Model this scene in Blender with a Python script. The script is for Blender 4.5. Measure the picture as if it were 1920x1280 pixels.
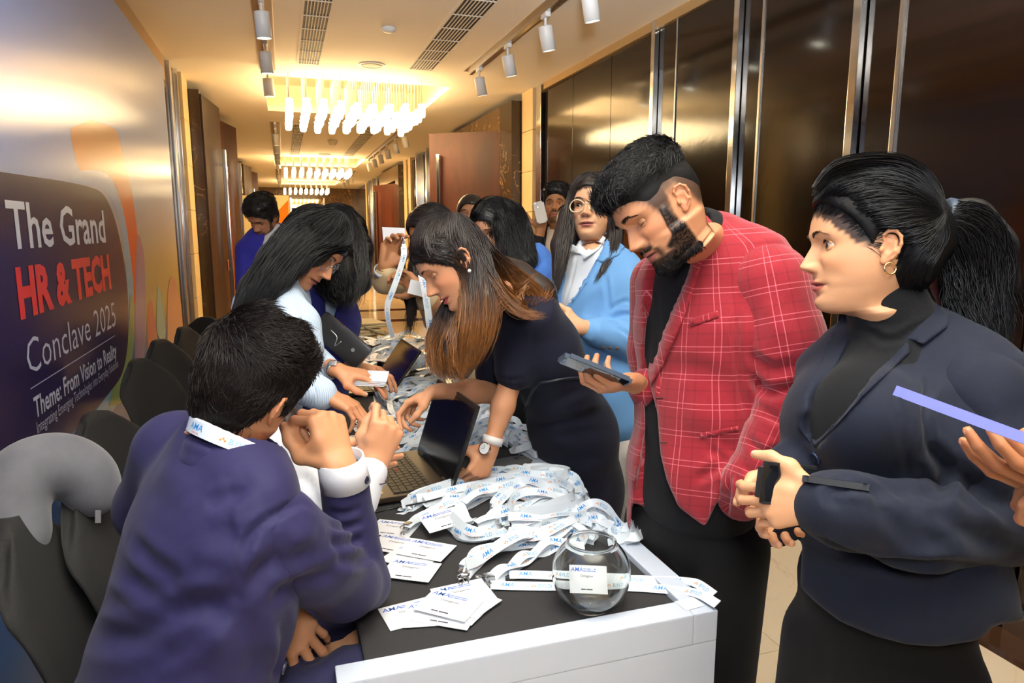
import bpy, bmesh, math, random
import numpy as np
from mathutils import Vector, Matrix
from mathutils.bvhtree import BVHTree
from mathutils.geometry import delaunay_2d_cdt, tessellate_polygon

for o in list(bpy.data.objects): bpy.data.objects.remove(o)
S = bpy.context.scene
COL = S.collection
rng = np.random.default_rng(7); random.seed(7)
R = math.radians

# ------------------------------------------------------------------ camera
CF = 1300.0; CH = 1.53
PITCH = math.atan((640-430)/CF); YAW = math.atan((960-530)/CF*math.cos(PITCH))
FW = np.array([math.sin(YAW)*math.cos(PITCH), math.cos(YAW)*math.cos(PITCH), -math.sin(PITCH)])
RT = np.array([math.cos(YAW), -math.sin(YAW), 0.0]); UP = np.cross(RT, FW)
CAMP = np.array([0, 0, CH])
cd = bpy.data.cameras.new('camera'); cam = bpy.data.objects.new('camera', cd); COL.objects.link(cam)
cd.sensor_width = 36; cd.lens = CF/1920*36; cd.clip_start = .02; cd.clip_end = 200
cam.matrix_world = Matrix(((RT[0], UP[0], -FW[0], 0), (RT[1], UP[1], -FW[1], 0), (RT[2], UP[2], -FW[2], CH), (0, 0, 0, 1)))
S.camera = cam
cd.dof.use_dof = False

# ------------------------------------------------------------------ world, exposure, big lights
wd = bpy.data.worlds.new('world'); S.world = wd; wd.use_nodes = True
wd.node_tree.nodes['Background'].inputs[0].default_value = (1, .78, .5, 1)
wd.node_tree.nodes['Background'].inputs[1].default_value = .12
S.view_settings.view_transform = 'Standard'; S.view_settings.look = 'None'
S.view_settings.gamma = 1; S.view_settings.use_curve_mapping = False
S.view_settings.exposure = -.10

def area(name, loc, aim, size, power, color, size_y=None, spread=math.pi):
    l = bpy.data.lights.new(name, 'AREA'); l.energy = power; l.color = color; l.size = size
    if size_y: l.shape = 'RECTANGLE'; l.size_y = size_y
    l.spread = spread
    o = bpy.data.objects.new(name, l); COL.objects.link(o); o.location = loc
    o.rotation_euler = (Vector(aim)-Vector(loc)).to_track_quat('-Z', 'Y').to_euler(); return o
# the photographer's flash: a direct head above the camera and a head turned up to bounce off the ceiling
area('flash_head', (0.02, -0.16, 1.86), (0.9, 2.6, 0.95), .22, 14, (.90, .95, 1.0))
area('flash_bounce_head', (0.04, -0.20, 1.92), (0.45, 0.5, 3.0), .25, 225, (.93, .96, 1.0), spread=math.radians(112))
# corridor downlight fill given by the coves (inside the recesses)
for cy, pw in ((8.5, 80), (16.5, 170), (23.6, 150)):
    area('cove_light', (.83, cy, 3.12), (.83, cy, 0), 1.5, pw, (1, .64, .27), 1.7)

# ------------------------------------------------------------------ helpers: pixels to world
def ray(x, y): return FW+(x-960)/CF*RT-(y-640)/CF*UP
def P(x, y, d): return CAMP+ray(x, y)*d
def atz(x, y, z): v = ray(x, y); return CAMP+v*((z-CH)/v[2])
def atx(x, y, X): v = ray(x, y); return CAMP+v*(X/v[0])
def aty(x, y, Y): v = ray(x, y); return CAMP+v*(Y/v[1])
def topx(p):
    v = np.asarray(p, float)-CAMP; z = v@FW
    return np.stack([960+CF*(v@RT)/z, 640-CF*(v@UP)/z], -1)
def dep(p): return float((np.asarray(p, float)-CAMP)@FW)
def unit(v): v = np.asarray(v, float); return v/(np.linalg.norm(v)+1e-12)

# ------------------------------------------------------------------ helpers: materials
MATS = {}
def mat(name, color=(.8, .8, .8), rough=.5, metal=0, spec=.5, coat=0, coat_rough=.1, trans=0, emit=None, estr=0, sheen=0,
        noise=None, bump=0, bscale=200, ior=None, vcol=False, wave=None, sss=0, aniso=0):
    if name in MATS: return MATS[name]
    m = bpy.data.materials.new(name); m.use_nodes = True; nt = m.node_tree; b = nt.nodes['Principled BSDF']
    b.inputs['Base Color'].default_value = (*color, 1); b.inputs['Roughness'].default_value = rough
    b.inputs['Metallic'].default_value = metal; b.inputs['Specular IOR Level'].default_value = spec
    b.inputs['Coat Weight'].default_value = coat; b.inputs['Coat Roughness'].default_value = coat_rough
    b.inputs['Transmission Weight'].default_value = trans; b.inputs['Sheen Weight'].default_value = sheen
    b.inputs['Anisotropic'].default_value = aniso
    if sss:
        b.inputs['Subsurface Weight'].default_value = sss; b.inputs['Subsurface Radius'].default_value = (.012, .005, .003)
        b.inputs['Subsurface Scale'].default_value = 1.0
    if ior: b.inputs['IOR'].default_value = ior
    if emit: b.inputs['Emission Color'].default_value = (*emit, 1); b.inputs['Emission Strength'].default_value = estr
    src = None
    if vcol:
        a = nt.nodes.new('ShaderNodeAttribute'); a.attribute_name = 'Col'; src = a.outputs['Color']
    if noise:   # (scale, other colour, contrast, detail)
        tc = nt.nodes.new('ShaderNodeTexCoord'); n = nt.nodes.new('ShaderNodeTexNoise')
        n.inputs['Scale'].default_value = noise[0]; n.inputs['Detail'].default_value = 6
        nt.links.new(tc.outputs['Object'], n.inputs['Vector'])
        mp = nt.nodes.new('ShaderNodeMapRange'); mp.inputs['From Min'].default_value = .5-noise[2]; mp.inputs['From Max'].default_value = .5+noise[2]
        nt.links.new(n.outputs['Fac'], mp.inputs['Value'])
        mx = nt.nodes.new('ShaderNodeMix'); mx.data_type = 'RGBA'
        nt.links.new(mp.outputs[0], mx.inputs[0])
        if src: nt.links.new(src, mx.inputs[6])
        else: mx.inputs[6].default_value = (*color, 1)
        mx.inputs[7].default_value = (*noise[1], 1); src = mx.outputs[2]
    if src: nt.links.new(src, b.inputs['Base Color'])
    if bump:
        tc = nt.nodes.new('ShaderNodeTexCoord'); n = nt.nodes.new('ShaderNodeTexNoise')
        n.inputs['Scale'].default_value = bscale; n.inputs['Detail'].default_value = 4
        nt.links.new(tc.outputs['Object'], n.inputs['Vector'])
        bp = nt.nodes.new('ShaderNodeBump'); bp.inputs['Strength'].default_value = bump; bp.inputs['Distance'].default_value = .002
        nt.links.new(n.outputs['Fac'], bp.inputs['Height']); nt.links.new(bp.outputs[0], b.inputs['Normal'])
    MATS[name] = m; return m
def lin(h):   # '#rrggbb' to linear
    c = [int(h[i:i+2], 16)/255 for i in (1, 3, 5)]
    return tuple(x/12.92 if x <= .04045 else ((x+.055)/1.055)**2.4 for x in c)

# ------------------------------------------------------------------ helpers: objects
def tag(o, label=None, cat=None, group=None, kind=None):
    if label: o['label'] = label
    if cat: o['category'] = cat
    if group: o['group'] = group
    if kind: o['kind'] = kind
    return o
def empty(name, loc, label=None, cat=None, group=None):
    o = bpy.data.objects.new(name, None); COL.objects.link(o); o.location = loc; o.empty_display_size = .05
    return tag(o, label, cat, group)
def setparent(o, par):
    o.parent = par
    if par is not None:
        pw = Matrix.Translation(par.location) @ par.rotation_euler.to_matrix().to_4x4() if par.parent is None else world_of(par)
        o.matrix_parent_inverse = pw.inverted()
    return o
def world_of(o):
    m = o.matrix_basis.copy()
    if o.parent is None: return m
    return world_of(o.parent) @ o.matrix_parent_inverse @ m
def mesh(name, V, F, m, parent=None, smooth=True, cols=None, uv=None, uvname='UVMap', mats=None, fmat=None):
    me = bpy.data.meshes.new(name)
    V = np.asarray(V, np.float32)
    if isinstance(F, np.ndarray) and F.ndim == 2:
        n = len(F); k = F.shape[1]
        me.vertices.add(len(V)); me.vertices.foreach_set('co', V.ravel())
        me.loops.add(n*k); me.loops.foreach_set('vertex_index', F.astype(np.int32).ravel())
        me.polygons.add(n); me.polygons.foreach_set('loop_start', np.arange(0, n*k, k, dtype=np.int32))
        try: me.polygons.foreach_set('loop_total', np.full(n, k, np.int32))
        except Exception: pass
        me.update(calc_edges=True)
    else:
        me.from_pydata([tuple(map(float, v)) for v in V], [], [tuple(map(int, f)) for f in F]); me.update()
    me.polygons.foreach_set('use_smooth', [bool(smooth)]*len(me.polygons))
    if cols is not None:
        a = me.color_attributes.new('Col', 'FLOAT_COLOR', 'POINT')
        c = np.ones((len(V), 4), np.float32); c[:, :3] = cols; a.data.foreach_set('color', c.ravel())
    if uv is not None:
        l = me.uv_layers.new(name=uvname)
        li = np.empty(len(me.loops), np.int32); me.loops.foreach_get('vertex_index', li)
        uv = np.asarray(uv, np.float32)
        if len(uv) == len(V): uv = uv[li]
        l.data.foreach_set('uv', uv.ravel())
    for q in (mats or [m]): me.materials.append(q)
    if fmat is not None: me.polygons.foreach_set('material_index', np.asarray(fmat, np.int32))
    me.validate()
    o = bpy.data.objects.new(name, me); COL.objects.link(o)
    if parent is not None: setparent(o, parent)
    return o
class MB:
    """collects boxes, tubes and sheets into one mesh"""
    def __init__(s): s.V = []; s.F = []; s.M = []; s.n = 0; s.cm = 0
    def add(s, V, F):
        V = np.asarray(V, float).reshape(-1, 3); s.V.append(V)
        for f in F: s.F.append(tuple(int(i)+s.n for i in f)); s.M.append(s.cm)
        s.n += len(V); return s
    def box(s, c, size, rot=None, bev=0):
        h = np.array(size)/2
        if bev:
            bm = bmesh.new(); bmesh.ops.create_cube(bm, size=1)
            for v in bm.verts: v.co = Vector((v.co.x*size[0], v.co.y*size[1], v.co.z*size[2]))
            bmesh.ops.bevel(bm, geom=bm.edges[:], offset=bev, segments=2, profile=.7, affect='EDGES')
            V = np.array([v.co[:] for v in bm.verts]); F = [[v.index for v in f.verts] for f in bm.faces]; bm.free()
        else:
            V = np.array([[x, y, z] for x in (-h[0], h[0]) for y in (-h[1], h[1]) for z in (-h[2], h[2])])
            F = [(0, 1, 3, 2), (4, 6, 7, 5), (0, 4, 5, 1), (2, 3, 7, 6), (0, 2, 6, 4), (1, 5, 7, 3)]
        if rot is not None: V = V@np.array(rot).T
        return s.add(V+np.array(c), F)
    def bx(s, x0, x1, y0, y1, z0, z1, bev=0): return s.box(((x0+x1)/2, (y0+y1)/2, (z0+z1)/2), (abs(x1-x0), abs(y1-y0), abs(z1-z0)), bev=bev)
    def tube(s, pts, r, n=8, cap=True):
        pts = np.asarray(pts, float); r = np.broadcast_to(np.asarray(r, float), (len(pts),))
        V = []; prev = None
        for i, p in enumerate(pts):
            t = unit(pts[min(i+1, len(pts)-1)]-pts[max(i-1, 0)])
            if prev is None:
                a = np.array([0, 0, 1.]) if abs(t[2]) < .9 else np.array([1., 0, 0]); u = unit(np.cross(t, a))
            else: u = unit(prev-t*(prev@t))
            prev = u; w = np.cross(t, u)
            for k in range(n):
                a = 2*math.pi*k/n; V.append(p+r[i]*(math.cos(a)*u+math.sin(a)*w))
        F = [(i*n+k, i*n+(k+1) % n, (i+1)*n+(k+1) % n, (i+1)*n+k) for i in range(len(pts)-1) for k in range(n)]
        if cap: F += [tuple(range(n-1, -1, -1)), tuple(range((len(pts)-1)*n, len(pts)*n))]
        return s.add(V, F)
    def cyl(s, a, b, r, n=16): return s.tube([a, b], r, n)
    def lathe(s, prof, c=(0, 0, 0), n=32, axis=(0, 0, 1), cap=True):
        ax = unit(axis); a = np.array([1., 0, 0]) if abs(ax[0]) < .8 else np.array([0, 1., 0]); u = unit(np.cross(ax, a)); w = np.cross(ax, u)
        V = [np.array(c)+ax*z+r*(math.cos(2*math.pi*k/n)*u+math.sin(2*math.pi*k/n)*w) for r, z in prof for k in range(n)]
        F = [(i*n+k, i*n+(k+1) % n, (i+1)*n+(k+1) % n, (i+1)*n+k) for i in range(len(prof)-1) for k in range(n)]
        if cap: F += [tuple(range(n-1, -1, -1)), tuple(range((len(prof)-1)*n, len(prof)*n))]
        return s.add(V, F)
    def sphere(s, c, r, n=12, m=8):
        r = np.broadcast_to(np.asarray(r, float), (3,)); V = []
        for i in range(m+1):
            ph = math.pi*i/m
            for k in range(n): V.append(np.array(c)+r*np.array([math.sin(ph)*math.cos(2*math.pi*k/n), math.sin(ph)*math.sin(2*math.pi*k/n), math.cos(ph)]))
        return s.add(V, [(i*n+k, (i+1)*n+k, (i+1)*n+(k+1) % n, i*n+(k+1) % n) for i in range(m) for k in range(n)])
    def build(s, name, m, parent=None, smooth=False, mats=None):
        return mesh(name, np.concatenate(s.V), s.F, m, parent, smooth, mats=mats, fmat=s.M if mats else None)
def autosmooth(o, deg=35):
    me = o.data
    me.polygons.foreach_set('use_smooth', [True]*len(me.polygons))
    bm = bmesh.new(); bm.from_mesh(me); bm.normal_update(); a = R(deg)
    for e in bm.edges:
        if len(e.link_faces) == 2 and e.calc_face_angle(0) > a: e.smooth = False
    bm.to_mesh(me); bm.free(); return o
def copy_tree(o, parent=None):
    c = o.copy(); COL.objects.link(c)
    if parent is not None: c.parent = parent; c.matrix_parent_inverse = o.matrix_parent_inverse.copy()
    for ch in list(o.children): copy_tree(ch, c)
    return c
GLY = {}
def glyph(txt, bold=0.0, spacing=1.0, shear=0.0):
    """flat text outline filled into 2-D triangles, cap height about .7"""
    k = (txt, bold, spacing, shear)
    if k not in GLY:
        c = bpy.data.curves.new('t', 'FONT'); c.body = txt; c.offset = bold; c.space_character = spacing; c.shear = shear
        c.resolution_u = 2; c.fill_mode = 'FRONT'
        o = bpy.data.objects.new('t', c); COL.objects.link(o)
        dg = bpy.context.evaluated_depsgraph_get(); me = bpy.data.meshes.new_from_object(o.evaluated_get(dg))
        V = np.array([v.co[:2] for v in me.vertices]); F = [tuple(p.vertices) for p in me.polygons]
        bpy.data.objects.remove(o); bpy.data.curves.remove(c); bpy.data.meshes.remove(me)
        GLY[k] = (V-V.min(0)*[1, 0], F)
    return GLY[k]
# ------------------------------------------------------------------ signed distance fields and surface nets
class Field:
    def __init__(s): s.pr = []
    def cap(s, a, b, ra, rb=None, k=.01, sub=False):
        s.pr.append(('c', np.asarray(a, float), np.asarray(b, float), ra, ra if rb is None else rb, k, sub)); return s
    def chain(s, pts, rs, k=.01, sub=False):
        for i in range(len(pts)-1): s.cap(pts[i], pts[i+1], rs[i], rs[i+1], k, sub)
        return s
    def ell(s, c, r, rot=None, k=.01, sub=False):
        s.pr.append(('e', np.asarray(c, float), np.asarray(r, float), np.eye(3) if rot is None else np.asarray(rot, float), k, sub)); return s
    def seg(s, a, b, A, B, side, k=.02, sub=False):
        """elliptic tapered segment, A=(half width along side, half depth)"""
        s.pr.append(('s', np.asarray(a, float), np.asarray(b, float), np.asarray(A, float), np.asarray(B, float), np.asarray(side, float), k, sub)); return s
    def spine(s, st, k=.03):
        """st: list of (point, halfwidth, halfdepth, side)"""
        for (p, w, d, sd), (q, w2, d2, sd2) in zip(st, st[1:]): s.seg(p, q, (w, d), (w2, d2), unit(np.add(sd, sd2)), k)
        return s
    @staticmethod
    def dist(p, X):
        if p[0] == 'c':
            a, b, ra, rb = p[1:5]; ba = b-a; L = ba@ba+1e-12
            t = np.clip(((X-a)@ba)/L, 0, 1); return np.linalg.norm(X-a-t[..., None]*ba, axis=-1)-(ra+(rb-ra)*t)
        if p[0] == 'e':
            c, r, M = p[1:4]; Y = (X-c)@M; k0 = np.linalg.norm(Y/r, axis=-1); k1 = np.linalg.norm(Y/(r*r), axis=-1)+1e-9
            return k0*(k0-1)/k1
        a, b, A, B, side = p[1:6]; ba = b-a; L = math.sqrt(ba@ba)+1e-9; t3 = ba/L
        sd = unit(side-t3*(side@t3)); dd = np.cross(t3, sd); Y = X-a
        h = Y@t3; t = np.clip(h/L, 0, 1); w = A[0]+(B[0]-A[0])*t; d = A[1]+(B[1]-A[1])*t
        ex = (h-t*L); e = np.minimum(w, d)
        x = Y@sd; y = Y@dd
        k0 = np.sqrt((x/w)**2+(y/d)**2+(ex/e)**2); k1 = np.sqrt((x/w**2)**2+(y/d**2)**2+(ex/e**2)**2)+1e-9
        return k0*(k0-1)/k1
    def bound(s, p):
        if p[0] == 'c': r = max(p[3], p[4]); return np.minimum(p[1], p[2])-r, np.maximum(p[1], p[2])+r
        if p[0] == 'e': r = max(p[2]); return p[1]-r, p[1]+r
        r = max(p[3].max(), p[4].max()); return np.minimum(p[1], p[2])-r, np.maximum(p[1], p[2])+r
    def mesh(s, vox, smooth=1, clips=(), cuts=()):
        lo = np.min([s.bound(p)[0] for p in s.pr if not p[-1]], 0)-3*vox; hi = np.max([s.bound(p)[1] for p in s.pr if not p[-1]], 0)+3*vox
        n = np.ceil((hi-lo)/vox).astype(int)+1
        f = np.full(n, .05, np.float32)
        ax = [lo[i]+vox*np.arange(n[i]) for i in range(3)]
        for p in s.pr:
            k = p[-2]; sub = p[-1]; m = k+.012+2*vox
            a, b = s.bound(p); i0 = np.clip(((a-m-lo)/vox).astype(int), 0, n-1); i1 = np.clip(np.ceil((b+m-lo)/vox).astype(int)+1, 1, n)
            if np.any(i1 <= i0): continue
            X = np.stack(np.meshgrid(*[ax[i][i0[i]:i1[i]] for i in range(3)], indexing='ij'), -1)
            d = s.dist(p, X); sl = tuple(slice(i0[i], i1[i]) for i in range(3)); g = f[sl]
            if sub:
                d = -d; h = np.clip(.5-.5*(g-d)/k, 0, 1)*1.; f[sl] = g*(1-h)+d*h+k*h*(1-h)
            else:
                h = np.clip(.5+.5*(g-d)/k, 0, 1); f[sl] = g*(1-h)+d*h-k*h*(1-h)
        for (c, nrm) in clips:     # keep the side the normal points away from
            c = np.asarray(c, float); nrm = unit(nrm)
            X = np.stack(np.meshgrid(*ax, indexing='ij'), -1); f = np.maximum(f, ((X-c)@nrm).astype(np.float32))
        for cut in cuts:           # (pixel outline, near depth, far depth[, rounding]): removes what lies inside that cone
            poly, d0, d1 = cut[:3]; kk = cut[3] if len(cut) > 3 else .004
            I = np.argwhere(f < .02); X = np.stack([ax[i][I[:, i]] for i in range(3)], 1); dz = (X-CAMP)@FW; px = topx(X); poly = np.asarray(poly, float)
            m = (dz > d0-.03) & (dz < d1+.03) & (px > poly.min(0)-40).all(1) & (px < poly.max(0)+40).all(1); I, X, dz, px = I[m], X[m], dz[m], px[m]
            if not len(I): continue
            ins = np.zeros(len(I), bool); md = np.full(len(I), 1e9)
            for p_, q_ in zip(poly, np.roll(poly, -1, 0)):
                ins ^= ((p_[1] > px[:, 1]) != (q_[1] > px[:, 1])) & (px[:, 0] < (q_[0]-p_[0])*(px[:, 1]-p_[1])/(q_[1]-p_[1]+1e-12)+p_[0])
                ab = q_-p_; t = np.clip(((px-p_)@ab)/(ab@ab+1e-9), 0, 1); md = np.minimum(md, np.linalg.norm(px-p_-t[:, None]*ab, axis=1))
            sd = np.where(ins, -md, md)*dz/CF; sd = np.maximum(np.maximum(sd, dz-d1), d0-dz)
            g = f[I[:, 0], I[:, 1], I[:, 2]]; d = -sd; h = np.clip(.5-.5*(g-d)/kk, 0, 1); f[I[:, 0], I[:, 1], I[:, 2]] = g*(1-h)+d*h+kk*h*(1-h)
        return nets(f, lo, vox, smooth)
def nets(f, lo, vox, smooth=1):
    S0 = f < 0; n = f.shape
    c = np.zeros((n[0]-1, n[1]-1, n[2]-1), np.int8)
    offs = [(i, j, k) for i in (0, 1) for j in (0, 1) for k in (0, 1)]
    def sh(A, o): return A[o[0]:n[0]-1+o[0], o[1]:n[1]-1+o[1], o[2]:n[2]-1+o[2]]
    for o in offs: c += sh(S0, o)
    act = (c > 0) & (c < 8); idx = np.argwhere(act); N = len(idx)
    num = -np.ones(act.shape, np.int32); num[act] = np.arange(N)
    val = np.stack([f[idx[:, 0]+o[0], idx[:, 1]+o[1], idx[:, 2]+o[2]] for o in offs], 1)
    acc = np.zeros((N, 3)); cnt = np.zeros(N)
    for i in range(8):
        for j in range(i+1, 8):
            d = np.subtract(offs[j], offs[i])
            if np.abs(d).sum() != 1: continue
            a, b = val[:, i], val[:, j]; m = (a < 0) != (b < 0)
            t = np.where(m, a/(a-b+1e-20), 0)
            acc[m] += (np.array(offs[i])+t[m, None]*d); cnt[m] += 1
    V = lo+vox*(idx+acc/cnt[:, None])
    Q = []
    for axn in range(3):
        u, w = (axn+1) % 3, (axn+2) % 3
        sl0 = [slice(1, n[i]-1) for i in range(3)]; sl0[axn] = slice(0, n[axn]-1)
        sl1 = list(sl0); sl1[axn] = slice(1, n[axn])
        a = S0[tuple(sl0)]; b = S0[tuple(sl1)]; e = np.argwhere(a != b)
        if not len(e): continue
        fl = a[e[:, 0], e[:, 1], e[:, 2]]
        base = e.copy(); base[:, u] += 1; base[:, w] += 1
        du = np.zeros(3, int); du[u] = 1; dw = np.zeros(3, int); dw[w] = 1
        g = lambda q: num[q[:, 0], q[:, 1], q[:, 2]]
        q = np.stack([g(base-du-dw), g(base-dw), g(base), g(base-du)], 1)
        q[~fl] = q[~fl][:, ::-1]; Q.append(q)
    F = np.concatenate(Q); F = F[(F >= 0).all(1)]
    for _ in range(smooth): V = lap(V, F, .5)
    return V, F
def lap(V, F, w=.5, mask=None):
    acc = np.zeros_like(V); cnt = np.zeros(len(V)); k = F.shape[1]
    for i in range(k):
        a, b = F[:, i], F[:, (i+1) % k]
        for x in range(3): acc[:, x] += np.bincount(a, V[b, x], len(V))
        cnt += np.bincount(a, minlength=len(V))
        for x in range(3): acc[:, x] += np.bincount(b, V[a, x], len(V))
        cnt += np.bincount(b, minlength=len(V))
    T = acc/np.maximum(cnt, 1)[:, None]; ww = w if mask is None else w*mask[:, None]
    return V+ww*(T-V)
def normals(V, F):
    a = V[F[:, 2]]-V[F[:, 0]]; b = V[F[:, -1]]-V[F[:, 1]] if F.shape[1] == 4 else V[F[:, 1]]-V[F[:, 0]]
    nn = np.cross(a, b) if F.shape[1] == 4 else np.cross(V[F[:, 1]]-V[F[:, 0]], V[F[:, 2]]-V[F[:, 0]])
    N = np.zeros_like(V)
    for i in range(F.shape[1]):
        for x in range(3): N[:, x] += np.bincount(F[:, i], nn[:, x], len(V))
    return N/(np.linalg.norm(N, axis=1)[:, None]+1e-12)
def sub2(V, F, keep=False):
    """one Catmull-Clark like split of quads (linear, then smoothed)"""
    k = F.shape[1]; E = np.concatenate([np.stack([F[:, i], F[:, (i+1) % k]], 1) for i in range(k)])
    Es = np.sort(E, 1); key = Es[:, 0].astype(np.int64)*len(V)+Es[:, 1]; uq, first, inv = np.unique(key, return_index=True, return_inverse=True)
    U = Es[first]; n = len(V); em = (V[U[:, 0]]+V[U[:, 1]])/2; fc = V[F].mean(1)
    V2 = np.concatenate([V, em, fc]); ei = inv.reshape(k, -1)+n; fi = np.arange(len(F))+n+len(U)
    F2 = np.concatenate([np.stack([F[:, i], ei[i], fi, ei[i-1]], 1) for i in range(k)])
    return (V2 if keep else lap(V2, F2, .5)), F2
def bvh(V, F): return BVHTree.FromPolygons([tuple(v) for v in V.tolist()], F.tolist() if isinstance(F, np.ndarray) else [tuple(f) for f in F])
def hit(b, x, y, back=False):
    v = unit(ray(x, y)); r = b.ray_cast(Vector(CAMP), Vector(v))
    if r[0] is None: return None, None
    return np.array(r[0]), np.array(r[1])
def spl(pts, n, closed=False):
    """Catmull-Rom through pts resampled to n points"""
    p = np.asarray(pts, float); m = len(p)
    if m == 2 and not closed: t = np.linspace(0, 1, n)[:, None]; return p[0]*(1-t)+p[1]*t
    L = m if closed else m-1
    d = [np.linalg.norm(p[(i+1) % m]-p[i])+1e-9 for i in range(L)]; cum = np.concatenate([[0], np.cumsum(d)])
    s = np.linspace(0, cum[-1], n, endpoint=not closed); out = []
    for v in s:
        i = min(np.searchsorted(cum, v, 'right')-1, L-1); t = (v-cum[i])/d[i]
        g = (lambda q: p[q % m]) if closed else (lambda q: p[q] if 0 <= q < m else (2*p[0]-p[1] if q < 0 else 2*p[-1]-p[-2]))
        a, b, c, e = g(i-1), g(i), g(i+1), g(i+2)
        out.append(.5*((2*b)+(-a+c)*t+(2*a-5*b+4*c-e)*t*t+(-a+3*b-3*c+e)*t**3))
    return np.array(out)
def spray(b, pts, fallback=None):
    """world points where the pixel polyline meets a surface; misses take the nearest hit's depth"""
    H = [hit(b, *q) for q in pts]; ds = [dep(h[0]) if h[0] is not None else None for h in H]
    if all(x is None for x in ds): return None, None
    good = [i for i, x in enumerate(ds) if x is not None]; out = []; nn = []
    for i, q in enumerate(pts):
        j = i if ds[i] is not None else min(good, key=lambda g: abs(g-i))
        out.append(P(q[0], q[1], ds[j]) if ds[i] is None else H[i][0]); nn.append(H[j][1])
    return np.array(out), np.array(nn)
def folds(V, F, strokes, N=None):
    """strokes: (pixel polyline, width m, depth m); negative depth is a groove with raised lips"""
    b = bvh(V, F); N = normals(V, F) if N is None else N; D = np.zeros(len(V))
    for pts, w, a in strokes:
        q = spl(pts, max(8, 6*len(pts))); W, _ = spray(b, q)
        if W is None: continue
        dm = np.full(len(V), 9.); tt = np.zeros(len(V))
        box = (V > W.min(0)-3.2*w).all(1) & (V < W.max(0)+3.2*w).all(1); I = np.where(box)[0]
        for i in range(len(W)-1):
            ab = W[i+1]-W[i]; L = ab@ab+1e-12; t = np.clip(((V[I]-W[i])@ab)/L, 0, 1)
            d = np.linalg.norm(V[I]-W[i]-t[:, None]*ab, axis=1); m = d < dm[I]; dm[I[m]] = d[m]; tt[I[m]] = (i+t[m])/(len(W)-1)
        e = np.clip(np.minimum(tt, 1-tt)*5, 0.15, 1); x = dm/w
        D += a*e*(np.exp(-x*x)-.45*np.exp(-((x-1.7)/.8)**2))*(dm < 3*w)
    return V+N*D[:, None]
def patch(name, outline, b, m, parent, off=.002, thick=.0025, step=6, smooth=True, closed=True, spline=False, edge=.0, uvs=None, dfall=None, cols=None):
    """a fitted piece of cloth or skin laid on a surface: outline in pixels, thickness built behind it"""
    o = spl(outline, max(12, int(len(outline)*6)), True) if spline else np.concatenate([spl([outline[i], outline[(i+1) % len(outline)]],
        max(2, int(np.hypot(*np.subtract(outline[i], outline[(i+1) % len(outline)]))/step)+1))[:-1] for i in range(len(outline))])
    lo, hi = o.min(0), o.max(0); g = [(x, y) for x in np.arange(lo[0]+step/2, hi[0], step) for y in np.arange(lo[1]+step/2, hi[1], step)]
    G = np.array(g) if g else np.zeros((0, 2))
    if len(G):
        a = o; bb = np.roll(o, -1, 0); ins = np.zeros(len(G), bool); md = np.full(len(G), 1e9)
        for p, q in zip(a, bb):
            c = ((p[1] > G[:, 1]) != (q[1] > G[:, 1])) & (G[:, 0] < (q[0]-p[0])*(G[:, 1]-p[1])/(q[1]-p[1]+1e-12)+p[0]); ins ^= c
            ab = q-p; t = np.clip(((G-p)@ab)/(ab@ab+1e-9), 0, 1); md = np.minimum(md, np.linalg.norm(G-p-t[:, None]*ab, axis=1))
        G = G[ins & (md > step*.45)]
    pts = np.concatenate([o, G]); n = len(o)
    r = delaunay_2d_cdt([Vector(p) for p in pts], [(i, (i+1) % n) for i in range(n)], [], 1, 1e-5)
    V2 = np.array([v[:] for v in r[0]]); T = [tuple(f) for f in r[2]]
    H = [hit(b, *q) for q in V2]; D = np.array([np.nan if h[0] is None else dep(h[0]) for h in H])
    if np.isnan(D).all():
        if dfall is None: print('PATCH MISS', name); return None
        D[:] = dfall
    ok = ~np.isnan(D); med = np.median(D[ok])
    ok &= np.abs(D-med) < .5
    for i in np.where(~ok)[0]:
        w = 1/(((V2[ok]-V2[i])**2).sum(1)+1); D[i] = (w**2*D[ok]).sum()/(w**2).sum()
    # smooth the depths a little so thin cloth spans small hollows
    E = set()
    for t in T:
        for i in range(len(t)): E.add((t[i], t[(i+1) % len(t)])); E.add((t[(i+1) % len(t)], t[i]))
    E = np.array(list(E))
    for _ in range(2):
        s = np.bincount(E[:, 0], D[E[:, 1]], len(D))/np.maximum(np.bincount(E[:, 0], minlength=len(D)), 1); D = .5*D+.5*np.minimum(s, D+.002)
    W = np.array([P(q[0], q[1], d) for q, d in zip(V2, D)])
    vd = np.array([unit(w-CAMP) for w in W])
    # orient triangles to the viewer
    T2 = []
    for t in T:
        nn = np.cross(W[t[1]]-W[t[0]], W[t[2]]-W[t[0]]); T2.append(t if nn@vd[t[0]] < 0 else t[::-1])
    cnt = {}
    for t in T2:
        for i in range(len(t)): cnt[(t[i], t[(i+1) % len(t)])] = 1
    top = W-vd*off; bot = top+vd*thick; nV = len(W)
    F = list(T2)+[tuple(i+nV for i in t[::-1]) for t in T2]+[(bq, aq, aq+nV, bq+nV) for (aq, bq) in cnt if (bq, aq) not in cnt]
    uv = None
    if uvs is not None: uv = np.concatenate([uvs(W, V2)]*2)
    ob = mesh(name, np.concatenate([top, bot]), F, m, parent, smooth, uv=uv, cols=cols)
    return ob
def frame(y, z):
    """columns x,y,z from a forward and an approximate up"""
    y = unit(y); z = unit(np.asarray(z, float)-y*(np.asarray(z, float)@y)); return np.stack([np.cross(y, z), y, z], 1)
def rotm(axis, a): return np.array(Matrix.Rotation(a, 3, Vector(axis)))
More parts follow.
